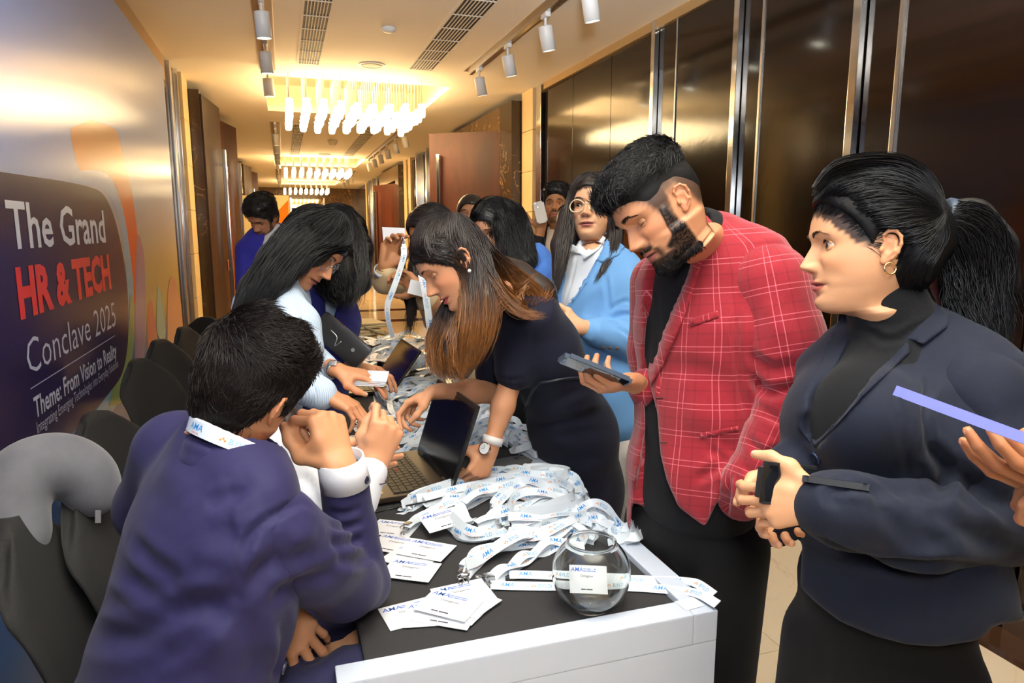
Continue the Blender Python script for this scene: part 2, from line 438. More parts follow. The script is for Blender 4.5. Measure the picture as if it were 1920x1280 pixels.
def strands(name, paths, rad, m, parent, taper=True, nseg=None, cols=None, ns=3, flat=1.0):   # open three-line gutters: two quads per step
    """many thin tapering hairs as one mesh; paths: list of (k,3) arrays"""
    V = []; F = []; C = []; base = 0
    for j, p in enumerate(paths):
        k = len(p); r = rad if np.isscalar(rad) else rad[j]
        t = np.gradient(p, axis=0); t /= np.linalg.norm(t, axis=1)[:, None]+1e-12
        vd = p-CAMP; vd /= np.linalg.norm(vd, axis=1)[:, None]
        u = np.cross(t, vd); u /= np.linalg.norm(u, axis=1)[:, None]+1e-9; w = np.cross(t, u)
        s = np.linspace(0, 1, k); rr = r*np.clip(np.minimum(s*8+.5, (1-s)*3.2+.12), 0, 1) if taper else np.full(k, r)
        ring = np.stack([p+rr[:, None]*(math.cos(a)*u+math.sin(a)*w*flat) for a in (-math.pi/2, math.pi-.45, .45)], 1).reshape(-1, 3)
        V.append(ring); i = np.arange(k-1)[:, None]*ns+np.array([2, 0])[None]; i2 = np.arange(k-1)[:, None]*ns+np.array([0, 1])[None]
        F.append(np.stack([i, i2, i2+ns, i+ns], -1).reshape(-1, 4)+base); base += k*ns
        if cols is not None: C.append(np.repeat(cols[j] if np.ndim(cols[j]) == 2 else np.tile(cols[j], (k, 1)), ns, 0))
    return mesh(name, np.concatenate(V), np.concatenate(F), m, parent, True, cols=np.concatenate(C) if cols is not None else None)
def hairflow(b, guides, n, jit=.004, lift=(.001, .006), npts=14, wig=.0015, depth_fn=None, ext=0.12, seed=1):
    """strands interpolated between neighbouring pixel guides and draped on the hair mass b"""
    rg = np.random.default_rng(seed); G = [spl(g, npts) for g in guides]; W = []
    for g in G:
        w, nn = spray(b, g)
        if w is None: w = np.array([P(q[0], q[1], depth_fn) for q in g]); nn = -np.array([unit(x-CAMP) for x in w])
        # drop wild depth jumps
        d = np.array([dep(x) for x in w]); md = np.median(d); d = np.clip(d, md-.2, md+.2); ds = np.convolve(np.pad(d, 1, 'edge'), [.25, .5, .25], 'valid')
        w = np.array([P(q[0], q[1], x) for q, x in zip(g, ds)]); W.append((w, nn))
    out = []
    for _ in range(n):
        s = rg.uniform(-ext, len(G)-1+ext); i = int(np.clip(math.floor(s), 0, len(G)-2)); t = s-i
        p = W[i][0]*(1-t)+W[i+1][0]*t; nn = W[i][1]*(1-t)+W[i+1][1]*t; nn /= np.linalg.norm(nn, axis=1)[:, None]+1e-9
        a = rg.uniform(0, .12); e = rg.uniform(.8, 1.02); q = np.linspace(a, e, npts)*(npts-1)
        ii = np.clip(q.astype(int), 0, npts-2); tt = (q-ii)[:, None]; p = p[ii]*(1-tt)+p[ii+1]*tt; nn = nn[ii]
        ph = rg.uniform(0, 6.28, 3); fr = rg.uniform(1, 3, 3); x = np.linspace(0, 1, npts)
        wv = np.stack([np.sin(ph[k]+fr[k]*6.28*x) for k in range(3)], 1)*wig*(.3+x[:, None])
        off = rg.normal(0, jit, 3); off2 = off*(.5+x[:, None])
        out.append(p+nn*rg.uniform(*lift)+wv+off2)
    return out
# ================================================================== ROOM
ZC = 3.0; XL = -.9; XR = 2.62; YF = 26.5; YB = -1.6; ZT = .78
def marble(name, base, vein, scale, vein_w, rough=.12, second=None, coat=.0):
    m = bpy.data.materials.new(name); m.use_nodes = True; nt = m.node_tree; b = nt.nodes['Principled BSDF']
    tc = nt.nodes.new('ShaderNodeTexCoord'); n = nt.nodes.new('ShaderNodeTexNoise'); n.inputs['Scale'].default_value = scale
    n.inputs['Detail'].default_value = 7; n.inputs['Distortion'].default_value = 1.6; nt.links.new(tc.outputs['Object'], n.inputs['Vector'])
    s = nt.nodes.new('ShaderNodeMath'); s.operation = 'SUBTRACT'; s.inputs[1].default_value = .5; nt.links.new(n.outputs['Fac'], s.inputs[0])
    a = nt.nodes.new('ShaderNodeMath'); a.operation = 'ABSOLUTE'; nt.links.new(s.outputs[0], a.inputs[0])
    mr = nt.nodes.new('ShaderNodeMapRange'); mr.inputs['From Min'].default_value = 0; mr.inputs['From Max'].default_value = vein_w
    mr.inputs['To Min'].default_value = 1; mr.inputs['To Max'].default_value = 0; nt.links.new(a.outputs[0], mr.inputs['Value'])
    n2 = nt.nodes.new('ShaderNodeTexNoise'); n2.inputs['Scale'].default_value = scale*.7; n2.inputs['Detail'].default_value = 3
    nt.links.new(tc.outputs['Object'], n2.inputs['Vector'])
    mm = nt.nodes.new('ShaderNodeMath'); mm.operation = 'MULTIPLY'
    m3 = nt.nodes.new('ShaderNodeMapRange'); m3.inputs['From Min'].default_value = .45; m3.inputs['From Max'].default_value = .7
    nt.links.new(n2.outputs['Fac'], m3.inputs['Value']); nt.links.new(mr.outputs[0], mm.inputs[0]); nt.links.new(m3.outputs[0], mm.inputs[1])
    mx0 = nt.nodes.new('ShaderNodeMix'); mx0.data_type = 'RGBA'; mx0.inputs[6].default_value = (*base, 1); mx0.inputs[7].default_value = (*(second or base), 1)
    nt.links.new(n2.outputs['Fac'], mx0.inputs[0])
    mx = nt.nodes.new('ShaderNodeMix'); mx.data_type = 'RGBA'; nt.links.new(mx0.outputs[2], mx.inputs[6]); mx.inputs[7].default_value = (*vein, 1)
    nt.links.new(mm.outputs[0], mx.inputs[0]); nt.links.new(mx.outputs[2], b.inputs['Base Color'])
    b.inputs['Roughness'].default_value = rough; b.inputs['Coat Weight'].default_value = coat; return m
def wood(name, c1, c2, scale, rough, stretch=(1, 1, .06), coat=.3, cr=.12):
    m = bpy.data.materials.new(name); m.use_nodes = True; nt = m.node_tree; b = nt.nodes['Principled BSDF']
    tc = nt.nodes.new('ShaderNodeTexCoord'); mp = nt.nodes.new('ShaderNodeMapping'); mp.inputs['Scale'].default_value = stretch
    nt.links.new(tc.outputs['Object'], mp.inputs[0]); n = nt.nodes.new('ShaderNodeTexNoise'); n.inputs['Scale'].default_value = scale
    n.inputs['Detail'].default_value = 6; n.inputs['Distortion'].default_value = .8; nt.links.new(mp.outputs[0], n.inputs['Vector'])
    r = nt.nodes.new('ShaderNodeMapRange'); r.inputs['From Min'].default_value = .35; r.inputs['From Max'].default_value = .68; nt.links.new(n.outputs['Fac'], r.inputs['Value'])
    mx = nt.nodes.new('ShaderNodeMix'); mx.data_type = 'RGBA'; mx.inputs[6].default_value = (*c1, 1); mx.inputs[7].default_value = (*c2, 1)
    nt.links.new(r.outputs[0], mx.inputs[0]); nt.links.new(mx.outputs[2], b.inputs['Base Color'])
    b.inputs['Roughness'].default_value = rough; b.inputs['Coat Weight'].default_value = coat; b.inputs['Coat Roughness'].default_value = cr
    bp = nt.nodes.new('ShaderNodeBump'); bp.inputs['Strength'].default_value = .06; bp.inputs['Distance'].default_value = .004
    n2 = nt.nodes.new('ShaderNodeTexNoise'); n2.inputs['Scale'].default_value = 14; nt.links.new(tc.outputs['Object'], n2.inputs['Vector'])
    nt.links.new(n2.outputs['Fac'], bp.inputs['Height']); nt.links.new(bp.outputs[0], b.inputs['Normal']); nt.links.new(bp.outputs[0], b.inputs['Coat Normal'])
    return m
M_plaster = mat('ceiling_paint', (.90, .82, .68), .75)
M_plast2 = mat('cove_paint', (.86, .74, .55), .7)
M_floor = marble('floor_marble', (.88, .74, .54), (.45, .17, .08), 1.1, .014, .07, (.80, .64, .44))
M_floor_b = marble('floor_border_marble', (.08, .035, .015), (.55, .42, .28), 3.0, .02, .1, (.02, .012, .008))
M_dmarble = marble('dark_marble', (.030, .021, .015), (.55, .40, .25), 2.6, .010, .13, (.062, .036, .018))
M_bmarble = marble('brown_marble', (.17, .095, .04), (.5, .30, .12), 3.2, .03, .15, (.09, .05, .022))
M_stone = mat('beige_stone', (.80, .62, .34), .35, noise=(3, (.70, .52, .27), .3))
M_panel = wood('dark_gloss_panel', (.005, .0028, .0018), (.018, .0065, .003), 9, .12, (1, .04, 1), .0, .20)
M_door = wood('red_brown_door', (.036, .007, .003), (.085, .016, .005), 4, .45, (1, 1, .25), .0, .12)
M_ddoor = wood('dark_brown_door', (.016, .007, .004), (.028, .011, .006), 4, .45, (1, 1, .25), .0, .12)
M_chrome = mat('polished_steel', (.75, .76, .78), .13, 1)
M_brush = mat('brushed_steel', (.62, .60, .58), .28, 1)
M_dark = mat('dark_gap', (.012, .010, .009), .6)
M_white = mat('white_metal', (.82, .82, .80), .4)
M_glow = mat('lamp_glow', (1, .9, .7), .5, emit=(1, .74, .40), estr=18)
M_lens = mat('spot_lens', (1, .95, .8), .5, emit=(1, .95, .74), estr=18)

def struct(b, name, m, parent=None, **k):
    o = b.build(name, m, parent, **k)
    if parent is None: o['kind'] = 'structure'
    return o
# floor: separate marble slabs with hairline joints, dark border beside the right wall
flo = struct(MB().bx(XL-1.2, XR+.2, YB, YF, -.06, -.004), 'floor', mat('grout', (.35, .26, .15), .5))
sw = .88; ny = int((YF-YB)/sw)+1
me0 = None; cntt = 0
for j in range(ny):
    for i in range(4):
        x0 = -.9+i*.86; x1 = x0+.86; y0 = YB+j*sw
        if x1 > 2.40: x1 = 2.40
        if x1-x0 < .1: continue
        o = struct(MB().bx(x0+.0015, x1-.0015, y0+.0015, y0+sw-.0015, -.03, 0), 'tile', M_floor, flo)
for j in range(ny//2):
    struct(MB().bx(2.402, XR+.02, YB+j*1.76+.002, YB+(j+1)*1.76-.002, -.03, .0005), 'border_slab', M_floor_b, flo)
for yy in (11.6, 13.2, 20):
    struct(MB().bx(-.9, 2.40, yy, yy+.32, .0005, .0015), 'cross_border', M_floor_b, flo)
# ceiling with three coves
coves = [(7.42, 9.55), (15.3, 17.5), (22.7, 24.6)]; cx0, cx1 = -.1, 1.75
c = MB(); ys = [YB]+[v for q in coves for v in q]+[YF]
for k in range(0, len(ys), 2): c.bx(XL-1, XR+.1, ys[k], ys[k+1], ZC, ZC+.06)
for a, b_ in coves: c.bx(XL-1, cx0, a, b_, ZC, ZC+.06); c.bx(cx1, XR+.1, a, b_, ZC, ZC+.06)
ceil_ = struct(c, 'ceiling', M_plaster)
for a, b_ in coves:
    q = MB(); h = .32
    q.bx(cx0-.02, cx0, a-.02, b_+.02, ZC+.06, ZC+h); q.bx(cx1, cx1+.02, a-.02, b_+.02, ZC+.06, ZC+h)
    q.bx(cx0, cx1, a-.02, a, ZC+.06, ZC+h); q.bx(cx0, cx1, b_, b_+.02, ZC+.06, ZC+h); q.bx(cx0-.02, cx1+.02, a-.02, b_+.02, ZC+h, ZC+h+.02)
    struct(q, 'cove', M_plast2, ceil_)
    struct(MB().bx(cx0+.3, cx1-.25, a+.3, a+.9, ZC+h-.07, ZC+h-.002), 'cove_box', M_plast2, ceil_)
wb = struct(MB().bx(XL-1, XR+.1, YB-.05, YB, 0, ZC), 'wall_back', mat('warm_wall', (.42, .32, .2), .6))
# far wall: brown marble with a mirrored centre bay
wf = struct(MB().bx(XL-1, XR+.1, YF, YF+.1, 0, ZC), 'wall_far', M_bmarble)
struct(MB().bx(.35, 1.45, YF-.03, YF, .4, 2.6), 'mirror_panel', mat('bronze_mirror', (.6, .45, .28), .04, 1), wf)
struct(MB().bx(.30, .35, YF-.05, YF, .4, 2.65), 'mirror_trim', M_chrome, wf); struct(MB().bx(1.45, 1.5, YF-.05, YF, .4, 2.65), 'mirror_trim', M_chrome, wf)

# right wall -------------------------------------------------------
wr = struct(MB().bx(XR+.05, XR+.15, YB, 7.1, 0, ZC).bx(XR+.05, XR+.15, 8.3, 8.4, 0, ZC), 'wall_right', M_dark)
def rpanel(y0, y1, x=XR, z0=.06, z1=2.93, m=None, name='panel'): return struct(MB().bx(x, x+.045, y0+.003, y1-.003, z0, z1, bev=.002), name, m or M_panel, wr)
def rfin(y, w=.05, d=.04, x=XR, z1=2.99, m=None): return struct(MB().bx(x-d, x+.01, y-w/2, y+w/2, .0, z1, bev=.003), 'steel_fin', m or M_chrome, wr)
yb = [6.86, 6.2, 5.4, 4.68]
for a, b_ in zip(yb[1:], yb[:-1]): rpanel(a, b_)
rfin(4.66)
rpanel(4.36, 4.63); rpanel(3.72, 4.36, XR-.012); rfin(4.37, .015, .02, m=M_brush)
rfin(3.68); rpanel(3.47, 3.65); rpanel(2.80, 3.47, XR-.012); rfin(3.46, .02, .02, m=M_brush)
rfin(2.75); rpanel(2.52, 2.72); rpanel(1.84, 2.52, XR-.012); rfin(2.51, .025, .025, m=M_brush)
rfin(1.79); rpanel(1.5, 1.76); rpanel(.8, 1.5, XR-.012)
for k in range(3): rfin(.78-.95*k); rpanel(.78-.95*k-.92, .78-.95*k-.03)
struct(MB().bx(XR-.04, XR+.05, YB, 6.9, .0, .09), 'baseboard_right', M_brush)
struct(MB().bx(XR-.03, XR+.05, YB, 6.9, 2.935, ZC), 'trim_1', mat('gilt_trim', (.6, .42, .2), .3, .6))
def bay(Y0, far=False):
    """steel edge, stone pier, marble doorway with an open leaf, then finned panels; Y0 = near edge"""
    struct(MB().bx(XR-.04, XR+.05, Y0-.10, Y0-.01, 0, ZC, bev=.003), 'steel_edge', M_chrome, wr)
    struct(MB().bx(XR-.03, XR+.05, Y0, Y0+.08, 0, ZC, bev=.003), 'steel_edge', M_chrome, wr)
    for k in range(7): struct(MB().bx(XR-.05, XR+.1, Y0+.12, Y0+.47, k*.43+.002, min(ZC, (k+1)*.43-.002), bev=.003), 'stone_block', M_stone, wr)
    struct(MB().bx(XR-.16, XR+.3, Y0+.50, Y0+.95, 0, 2.93), 'marble_jamb', M_dmarble, wr)
    struct(MB().bx(XR-.16, XR+.3, Y0+3.3, Y0+3.65, 0, 2.93), 'marble_jamb', M_dmarble, wr)
    for k in range(5): struct(MB().bx(XR-.16, XR+.3, Y0+.95+k*.47+.002, Y0+.95+(k+1)*.47-.002, 2.62, 2.93), 'marble_lintel', M_bmarble, wr)
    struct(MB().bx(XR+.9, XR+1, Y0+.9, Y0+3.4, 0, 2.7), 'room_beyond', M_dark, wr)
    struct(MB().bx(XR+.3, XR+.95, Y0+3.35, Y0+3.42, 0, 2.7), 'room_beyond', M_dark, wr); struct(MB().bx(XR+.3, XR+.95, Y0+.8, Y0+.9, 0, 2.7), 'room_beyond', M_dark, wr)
    struct(MB().bx(XR+.0, XR+.95, Y0+.9, Y0+3.4, 2.62, 2.7), 'soffit', M_dmarble, wr)
    y = Y0+3.7
    for k in range(4):
        rfin(y, .06, .09); rpanel(y+.03, y+.62); rpanel(y+.62, y+1.0, XR-.01); y += 1.02
    for k in range(7): struct(MB().bx(XR-.05, XR+.1, Y0-.40+8, Y0-.12+8, k*.43+.002, min(ZC, (k+1)*.43-.002), bev=.003), 'stone_block', M_stone, wr)
bay(7.05); bay(15.05)
rpanel(23.05, YF)
def door_leaf(name, hinge, ang, w, h, m, handle_side=1, label=None):
    """open door leaf with a long tubular pull, hinge point, angle of the leaf direction"""
    d = np.array([math.cos(ang), math.sin(ang), 0]); n = np.array([-d[1], d[0], 0]); Rm = np.stack([d, n, [0, 0, 1]], 1)
    o = MB().box(np.array(hinge)+d*w/2+[0, 0, h/2+.01], (w, .05, h), Rm, bev=.004).build(name, m); o['kind'] = 'structure'
    hb = MB(); c = np.array(hinge)+d*(w-.14)+n*handle_side*.075
    hb.box(c+[0, 0, 1.32], (.045, .045, 2.2), Rm, bev=.008)
    for z in (.45, 2.25): hb.box(np.array(hinge)+d*(w-.14)+n*handle_side*.04+[0, 0, z], (.03, .06, .03), Rm)
    hb.build('door_handle', M_chrome, o)
    MB().box(np.array(hinge)+d*(w-.07)+n*handle_side*.028+[0, 0, 1.12], (.05, .012, .12), Rm, bev=.003).build('lock_plate', M_chrome, o)
    return o
p = atx(952, 300, XR-.08); q = P(815, 300, dep(aty(815, 300, 9.35)))
door_leaf('door_1', (XR-.1, 8.02, 0), R(144), .95, 2.66, M_door, 1)
door_leaf('door_2', (XR-.1, 16.05, 0), math.radians(110), 1.1, 2.55, M_door, 1)

# left wall --------------------------------------------------------
wl = struct(MB().bx(XL-.15, XL-.05, YB, YF, 0, ZC), 'wall_left', M_dark)
def lst(x0, x1, y0, y1, z0, z1, m, name, bev=.003): return struct(MB().bx(x0, x1, y0, y1, z0, z1, bev=bev), name, m, wl)
lst(XL-.05, XL, YB, 6.9, 2.80, ZC, mat('tan_head', (.40, .24, .11), .45), 'head_panel')
lst(XL-.06, XL, YB, 7.0, 0, 2.8, M_panel, 'panel')
def lbay(Y0):
    lst(XL-.06, XL+.02, Y0, Y0+.10, 0, ZC, M_brush, 'steel_edge'); lst(XL-.06, XL+.0, Y0+.12, Y0+.3, 0, ZC, M_brush, 'steel_edge')
    lst(XL-.06, XL+.04, Y0+.32, Y0+.42, 0, ZC, M_chrome, 'steel_edge')
    for k in range(7): lst(XL-.06, XL+.06, Y0+.45, Y0+.85, k*.43+.002, min(ZC, (k+1)*.43-.002), M_stone, 'stone_block')
    lst(XL-.1, XL+.16, Y0+.9, Y0+1.3, 0, 2.93, M_dmarble, 'marble_jamb'); lst(XL-.1, XL+.16, Y0+3.5, Y0+3.85, 0, 2.93, M_dmarble, 'marble_jamb')
    lst(XL-.1, XL+.16, Y0+1.3, Y0+3.5, 2.66, 2.93, M_bmarble, 'marble_lintel')
    y = Y0+4.0
    for k in range(4):
        lst(XL-.06, XL+.08, y, y+.06, 0, ZC, M_chrome, 'steel_fin'); lst(XL-.06, XL, y+.07, y+.95, 0, ZC, M_panel, 'panel'); y += .98
lbay(7.05); lbay(15.05)
door_leaf('door_3', (XL+.155, 7.98, 0), R(83.2), .85, 2.88, M_ddoor, -1)
door_leaf('door_4', (XL+.155, 9.62, 0), R(77.5), .85, 2.88, M_door, -1)
door_leaf('door_5', (XL+.155, 15.98, 0), R(82), .85, 2.88, M_ddoor, -1)
door_leaf('door_6', (XL+.155, 17.6, 0), R(76), .85, 2.88, M_door, -1)

# ceiling fittings ---------------------------------------------------
def grille(x0, x1, y0, y1, lab):
    g = empty('ceiling_grille', ((x0+x1)/2, y0, ZC), lab, 'vent', 'linear ceiling grilles')
    f = MB(); f.bx(x0-.02, x0, y0, y1, ZC-.006, ZC+.004); f.bx(x1, x1+.02, y0, y1, ZC-.006, ZC+.004); f.bx(x0-.02, x1+.02, y0-.02, y0, ZC-.006, ZC+.004); f.bx(x0-.02, x1+.02, y1, y1+.02, ZC-.006, ZC+.004)
    f.build('frame', M_plaster, g)
    MB().bx(x0, x1, y0, y1, ZC-.0012, ZC-.0004).build('dark_back', M_dark, g)
    n = 8
    for k in range(1, n): MB().bx(x0+(x1-x0)*k/n-.0035, x0+(x1-x0)*k/n+.0035, y0, y1, ZC-.006, ZC-.0015).build('slat', M_plaster, g)
    y = y0+.3
    while y < y1: MB().bx(x0, x1, y-.004, y+.004, ZC-.007, ZC-.0015).build('cross_bar', M_plaster, g); y += .34
grille(.21, .38, 1.6, 6.78, 'near left linear air grille, seen steeply beside the smoke detector')
grille(1.19, 1.40, 1.6, 6.70, 'near right linear air grille, diagonal beside the spotlight track')
grille(.22, .38, 10.6, 14.85, 'far left linear air grille beyond the first chandelier')
grille(1.23, 1.42, 10.6, 14.75, 'far right linear air grille beyond the first chandelier')
def spot(x, y, zt, sc, lab, grp, tilt=.25, swing=1):
    s = empty('track_spotlight', (x, y, zt), lab, 'spotlight', grp)
    ax = unit((math.sin(tilt)*swing, .08, -math.cos(tilt))); MB().bx(x-.018, x+.018, y-.05, y+.05, zt-.03, zt, bev=.004).build('track_adapter', M_white, s)
    MB().cyl((x, y, zt-.02), (x, y, zt-.10*sc), .009, 8).build('stem', M_white, s)
    a = np.array([x, y, zt-.09*sc]); r = .048*sc; L = .15*sc
    MB().lathe([(r*.55, -.012), (r*.95, -.008), (r, 0), (r, L), (r*.9, L), (r*.9, L-.006)], a, 20, ax).build('lamp_body', M_white, s, smooth=True); autosmooth(s.children[-1])
    MB().lathe([(.001, L-.005), (r*.9, L-.005)], a, 20, ax, cap=False).build('lens', M_lens, s)
    if y < 8:
        l = bpy.data.lights.new('spot_beam', 'SPOT'); l.energy = 4; l.color = (1, .84, .62); l.spot_size = R(75); l.spot_blend = .6; l.shadow_soft_size = .03
        q = bpy.data.objects.new('spot_beam', l); COL.objects.link(q); setparent(q, s); q.location = a+ax*(L+.01); q.rotation_euler = Vector(ax).to_track_quat('-Z', 'Y').to_euler()
    return s
k_ = 0
def track(x, y0, y1, lab):
    t = empty('spotlight_track', (x, y0, ZC), lab, 'track', 'ceiling spotlight tracks')
    f = MB(); f.bx(x-.07, x-.065, y0, y1, ZC-.004, ZC+.0); f.bx(x+.065, x+.07, y0, y1, ZC-.004, ZC); f.build('recess_lip', M_brush, t)
    MB().bx(x-.065, x+.065, y0, y1, ZC-.002, ZC-.0005).build('recess', mat('recess_brown', (.30, .18, .08), .5), t)
    MB().bx(x-.016, x+.016, y0, y1, ZC-.03, ZC-.002).build('rail', M_brush, t)
track(-.06, 2.0, 7.15, 'near left recessed spotlight track'); track(1.76, 1.5, 6.65, 'near right recessed spotlight track')
track(-.03, 10.5, 15.1, 'far left spotlight track beyond the first chandelier'); track(1.78, 10.5, 15.2, 'far right spotlight track beyond the first chandelier')
track(-.03, 18.5, 22.4, 'farthest left spotlight track'); track(1.78, 18.5, 22.4, 'farthest right spotlight track')
k = 0
names = ['nearest', 'second', 'third', 'fourth', 'fifth', 'sixth']
for j, y in enumerate((4.92, 5.98, 6.98)): spot(-.06, y, 2.97, 1.0, 'white track spotlight, %s on the near left track' % names[j], 'near left spotlights', .05)
for j, y in enumerate((3.95, 4.66, 5.50, 6.35)): spot(1.76, y, 2.97, 1.0, 'white track spotlight, %s on the near right track' % names[j], 'near right spotlights', .22, 1)
for j, y in enumerate((10.9, 12.0, 13.1, 14.1, 15.0)): spot(-.03, y, 2.97, 1.0, 'white track spotlight, %s on the far left track' % names[j], 'far left spotlights', .05)
for j, y in enumerate((10.6, 11.5, 12.4, 13.3, 14.2, 15.1)): spot(1.78, y, 2.97, 1.0, 'white track spotlight, %s on the far right track' % names[j], 'far right spotlights', .2, 1)
for j, y in enumerate((19., 20.2, 21.4)): spot(-.03, y, 2.97, 1.0, 'small white track spotlight, %s on the farthest left track' % names[j], 'farthest spotlights', .05)
for j, y in enumerate((19., 20.2, 21.4)): spot(1.78, y, 2.97, 1.0, 'small white track spotlight, %s on the farthest right track' % names[j], 'farthest right spotlights', .05)
sd = empty('smoke_detector', (.82, 5.44, ZC), 'small round white smoke detector on the near ceiling', 'detector')
MB().lathe([(.055, 0), (.055, -.012), (.04, -.03), (.02, -.036), (.001, -.036)], (.82, 5.44, ZC), 24).build('body', M_white, sd, smooth=True)
sp_ = empty('ceiling_speaker', (.84, 6.65, ZC), 'flat round ceiling speaker near the first chandelier', 'speaker')
MB().lathe([(.12, 0), (.12, -.008), (.105, -.012), (.10, -.006), (.001, -.006)], (.84, 6.65, ZC), 28).build('rim', M_white, sp_, smooth=True)
MB().lathe([(.098, -.0065), (.05, -.009), (.001, -.010)], (.84, 6.65, ZC), 28).build('mesh_cover', mat('grey_mesh', (.45, .38, .3), .6), sp_, smooth=True)
s2 = empty('smoke_detector', (.86, 12.3, ZC), 'small smoke detector on the ceiling beyond the first chandelier', 'detector')
MB().lathe([(.08, 0), (.08, -.03), (.05, -.08), (.02, -.09), (.001, -.09)], (.86, 12.3, ZC), 20).build('body', M_plaster, s2, smooth=True)
s3 = empty('ceiling_speaker', (.86, 14.6, ZC), 'small dark ceiling speaker before the second chandelier', 'speaker')
MB().lathe([(.12, 0), (.12, -.008), (.105, -.012), (.10, -.006), (.001, -.006)], (.86, 14.6, ZC), 20).build('rim', mat('grey_mesh'), s3, smooth=True)

# chandeliers: nine by nine lit glass tubes on rods ------------------------
bm_ = MB(); bm_.lathe([(.004, .02), (.028, .026), (.036, .048), (.036, .100), (.028, .125), (.034, .135), (.034, .150), (.004, .158)], (0, 0, 0), 12)
bulb_me = bm_.build('bulb', M_glow, smooth=True)
rod = MB().cyl((0, 0, .17), (0, 0, 1.0), .005, 5).build('rod', M_brush, bulb_me)
bulb_me_data, rod_data = bulb_me.data, rod.data
bpy.data.objects.remove(rod); bpy.data.objects.remove(bulb_me)
for ci, (cy0, n2, lab) in enumerate(((7.15, 8, 'nearest ceiling chandelier of glowing glass cylinders on rods'), (15.0, 7, 'second ceiling chandelier of glowing cylinders, farther down the corridor'), (22.4, 6, 'farthest ceiling chandelier of glowing cylinders by the end wall'))):
    ch = empty('chandelier', (.8, cy0, ZC+.3), lab, 'chandelier', 'three alike chandeliers')
    MB().bx(cx0+.12, cx1-.2, coves[ci][0]+.02, coves[ci][0]+1.5, ZC+.29, ZC+.318).build('canopy', M_plast2, ch)
    for i in range(9):
        for j in range(n2):
            x = .12+i*.158; y = cy0+j*.19+.06*(i % 2)*0
            z = 2.60+.012*math.sin(j*2.1+i)
            o = bpy.data.objects.new('bulb', bulb_me_data); COL.objects.link(o); o.parent = ch; o.location = Vector((x, y, z))-ch.location
            r_ = bpy.data.objects.new('rod', rod_data); COL.objects.link(r_); r_.parent = o; r_.location = (0, 0, 0)
            r_.scale = (1, 1, .715) if y > 7.42 or ci else (1, 1, .395)

# backdrop banner (left) -----------------------------------------------------
BX = -.8; BY1 = 6.05; BZ = 2.74
ban = empty('event_backdrop', (BX, 3, 0), 'tall printed event backdrop along the left wall, navy panel with large lettering', 'backdrop')
def banner_mat():
    m = bpy.data.materials.new('printed_backdrop'); m.use_nodes = True; nt = m.node_tree; b = nt.nodes['Principled BSDF']
    b.inputs['Roughness'].default_value = .55; b.inputs['Specular IOR Level'].default_value = .08; b.inputs['Coat Weight'].default_value = .5; b.inputs['Coat Roughness'].default_value = .12
    a = nt.nodes.new('ShaderNodeAttribute'); a.attribute_name = 'Col'; nt.links.new(a.outputs['Color'], b.inputs['Base Color'])
    tc = nt.nodes.new('ShaderNodeTexCoord'); mp = nt.nodes.new('ShaderNodeMapping'); mp.inputs['Scale'].default_value = (1, 1, .06)
    nt.links.new(tc.outputs['Object'], mp.inputs[0]); n = nt.nodes.new('ShaderNodeTexNoise'); n.inputs['Scale'].default_value = 40; n.inputs['Detail'].default_value = 5
    nt.links.new(mp.outputs[0], n.inputs['Vector']); n2 = nt.nodes.new('ShaderNodeTexNoise'); n2.inputs['Scale'].default_value = 500
    nt.links.new(tc.outputs['Object'], n2.inputs['Vector']); ad = nt.nodes.new('ShaderNodeMath'); ad.operation = 'ADD'
    nt.links.new(n.outputs['Fac'], ad.inputs[0]); nt.links.new(n2.outputs['Fac'], ad.inputs[1])
    bp = nt.nodes.new('ShaderNodeBump'); bp.inputs['Strength'].default_value = .10; bp.inputs['Distance'].default_value = .002
    nt.links.new(ad.outputs[0], bp.inputs['Height']); nt.links.new(bp.outputs[0], b.inputs['Normal']); nt.links.new(bp.outputs[0], b.inputs['Coat Normal'])
    return m
M_ban = banner_mat()
def sheet_grid(y0, y1, z0, z1, ny_, nz_):
    Y, Z = np.meshgrid(np.linspace(y0, y1, ny_), np.linspace(z0, z1, nz_), indexing='ij')
    V = np.stack([np.full(Y.size, BX), Y.ravel(), Z.ravel()], 1); i = np.arange(ny_-1)[:, None]*nz_+np.arange(nz_-1)
    return V, np.stack([i, i+nz_, i+nz_+1, i+1], -1).reshape(-1, 4)
V, F = sheet_grid(-.6, BY1, .02, BZ, 60, 60)
def sm(e0, e1, x): t = np.clip((x-e0)/(e1-e0), 0, 1); return t*t*(3-2*t)
def bancol(Z):
    Z = np.asarray(Z); c = np.tile(np.array(lin('#8fa6e2')), (len(Z), 1)); t = sm(1.2, 2.0, Z)[:, None]; c = c*t+np.array(lin('#a8a478'))*(1-t)
    t = sm(1.5, .9, Z)[:, None]; c = c*(1-t)+np.array(lin('#958f5c'))*t; t = sm(1.0, .8, Z)[:, None]; return c*(1-t)+np.array(lin('#275d9c'))*t
bf = mesh('printed_sheet', V, F, M_ban, ban, False, cols=bancol(V[:, 2]))
MB().bx(BX-.05, BX-.004, -.6, BY1, .0, BZ).build('backing_frame', M_brush, ban)
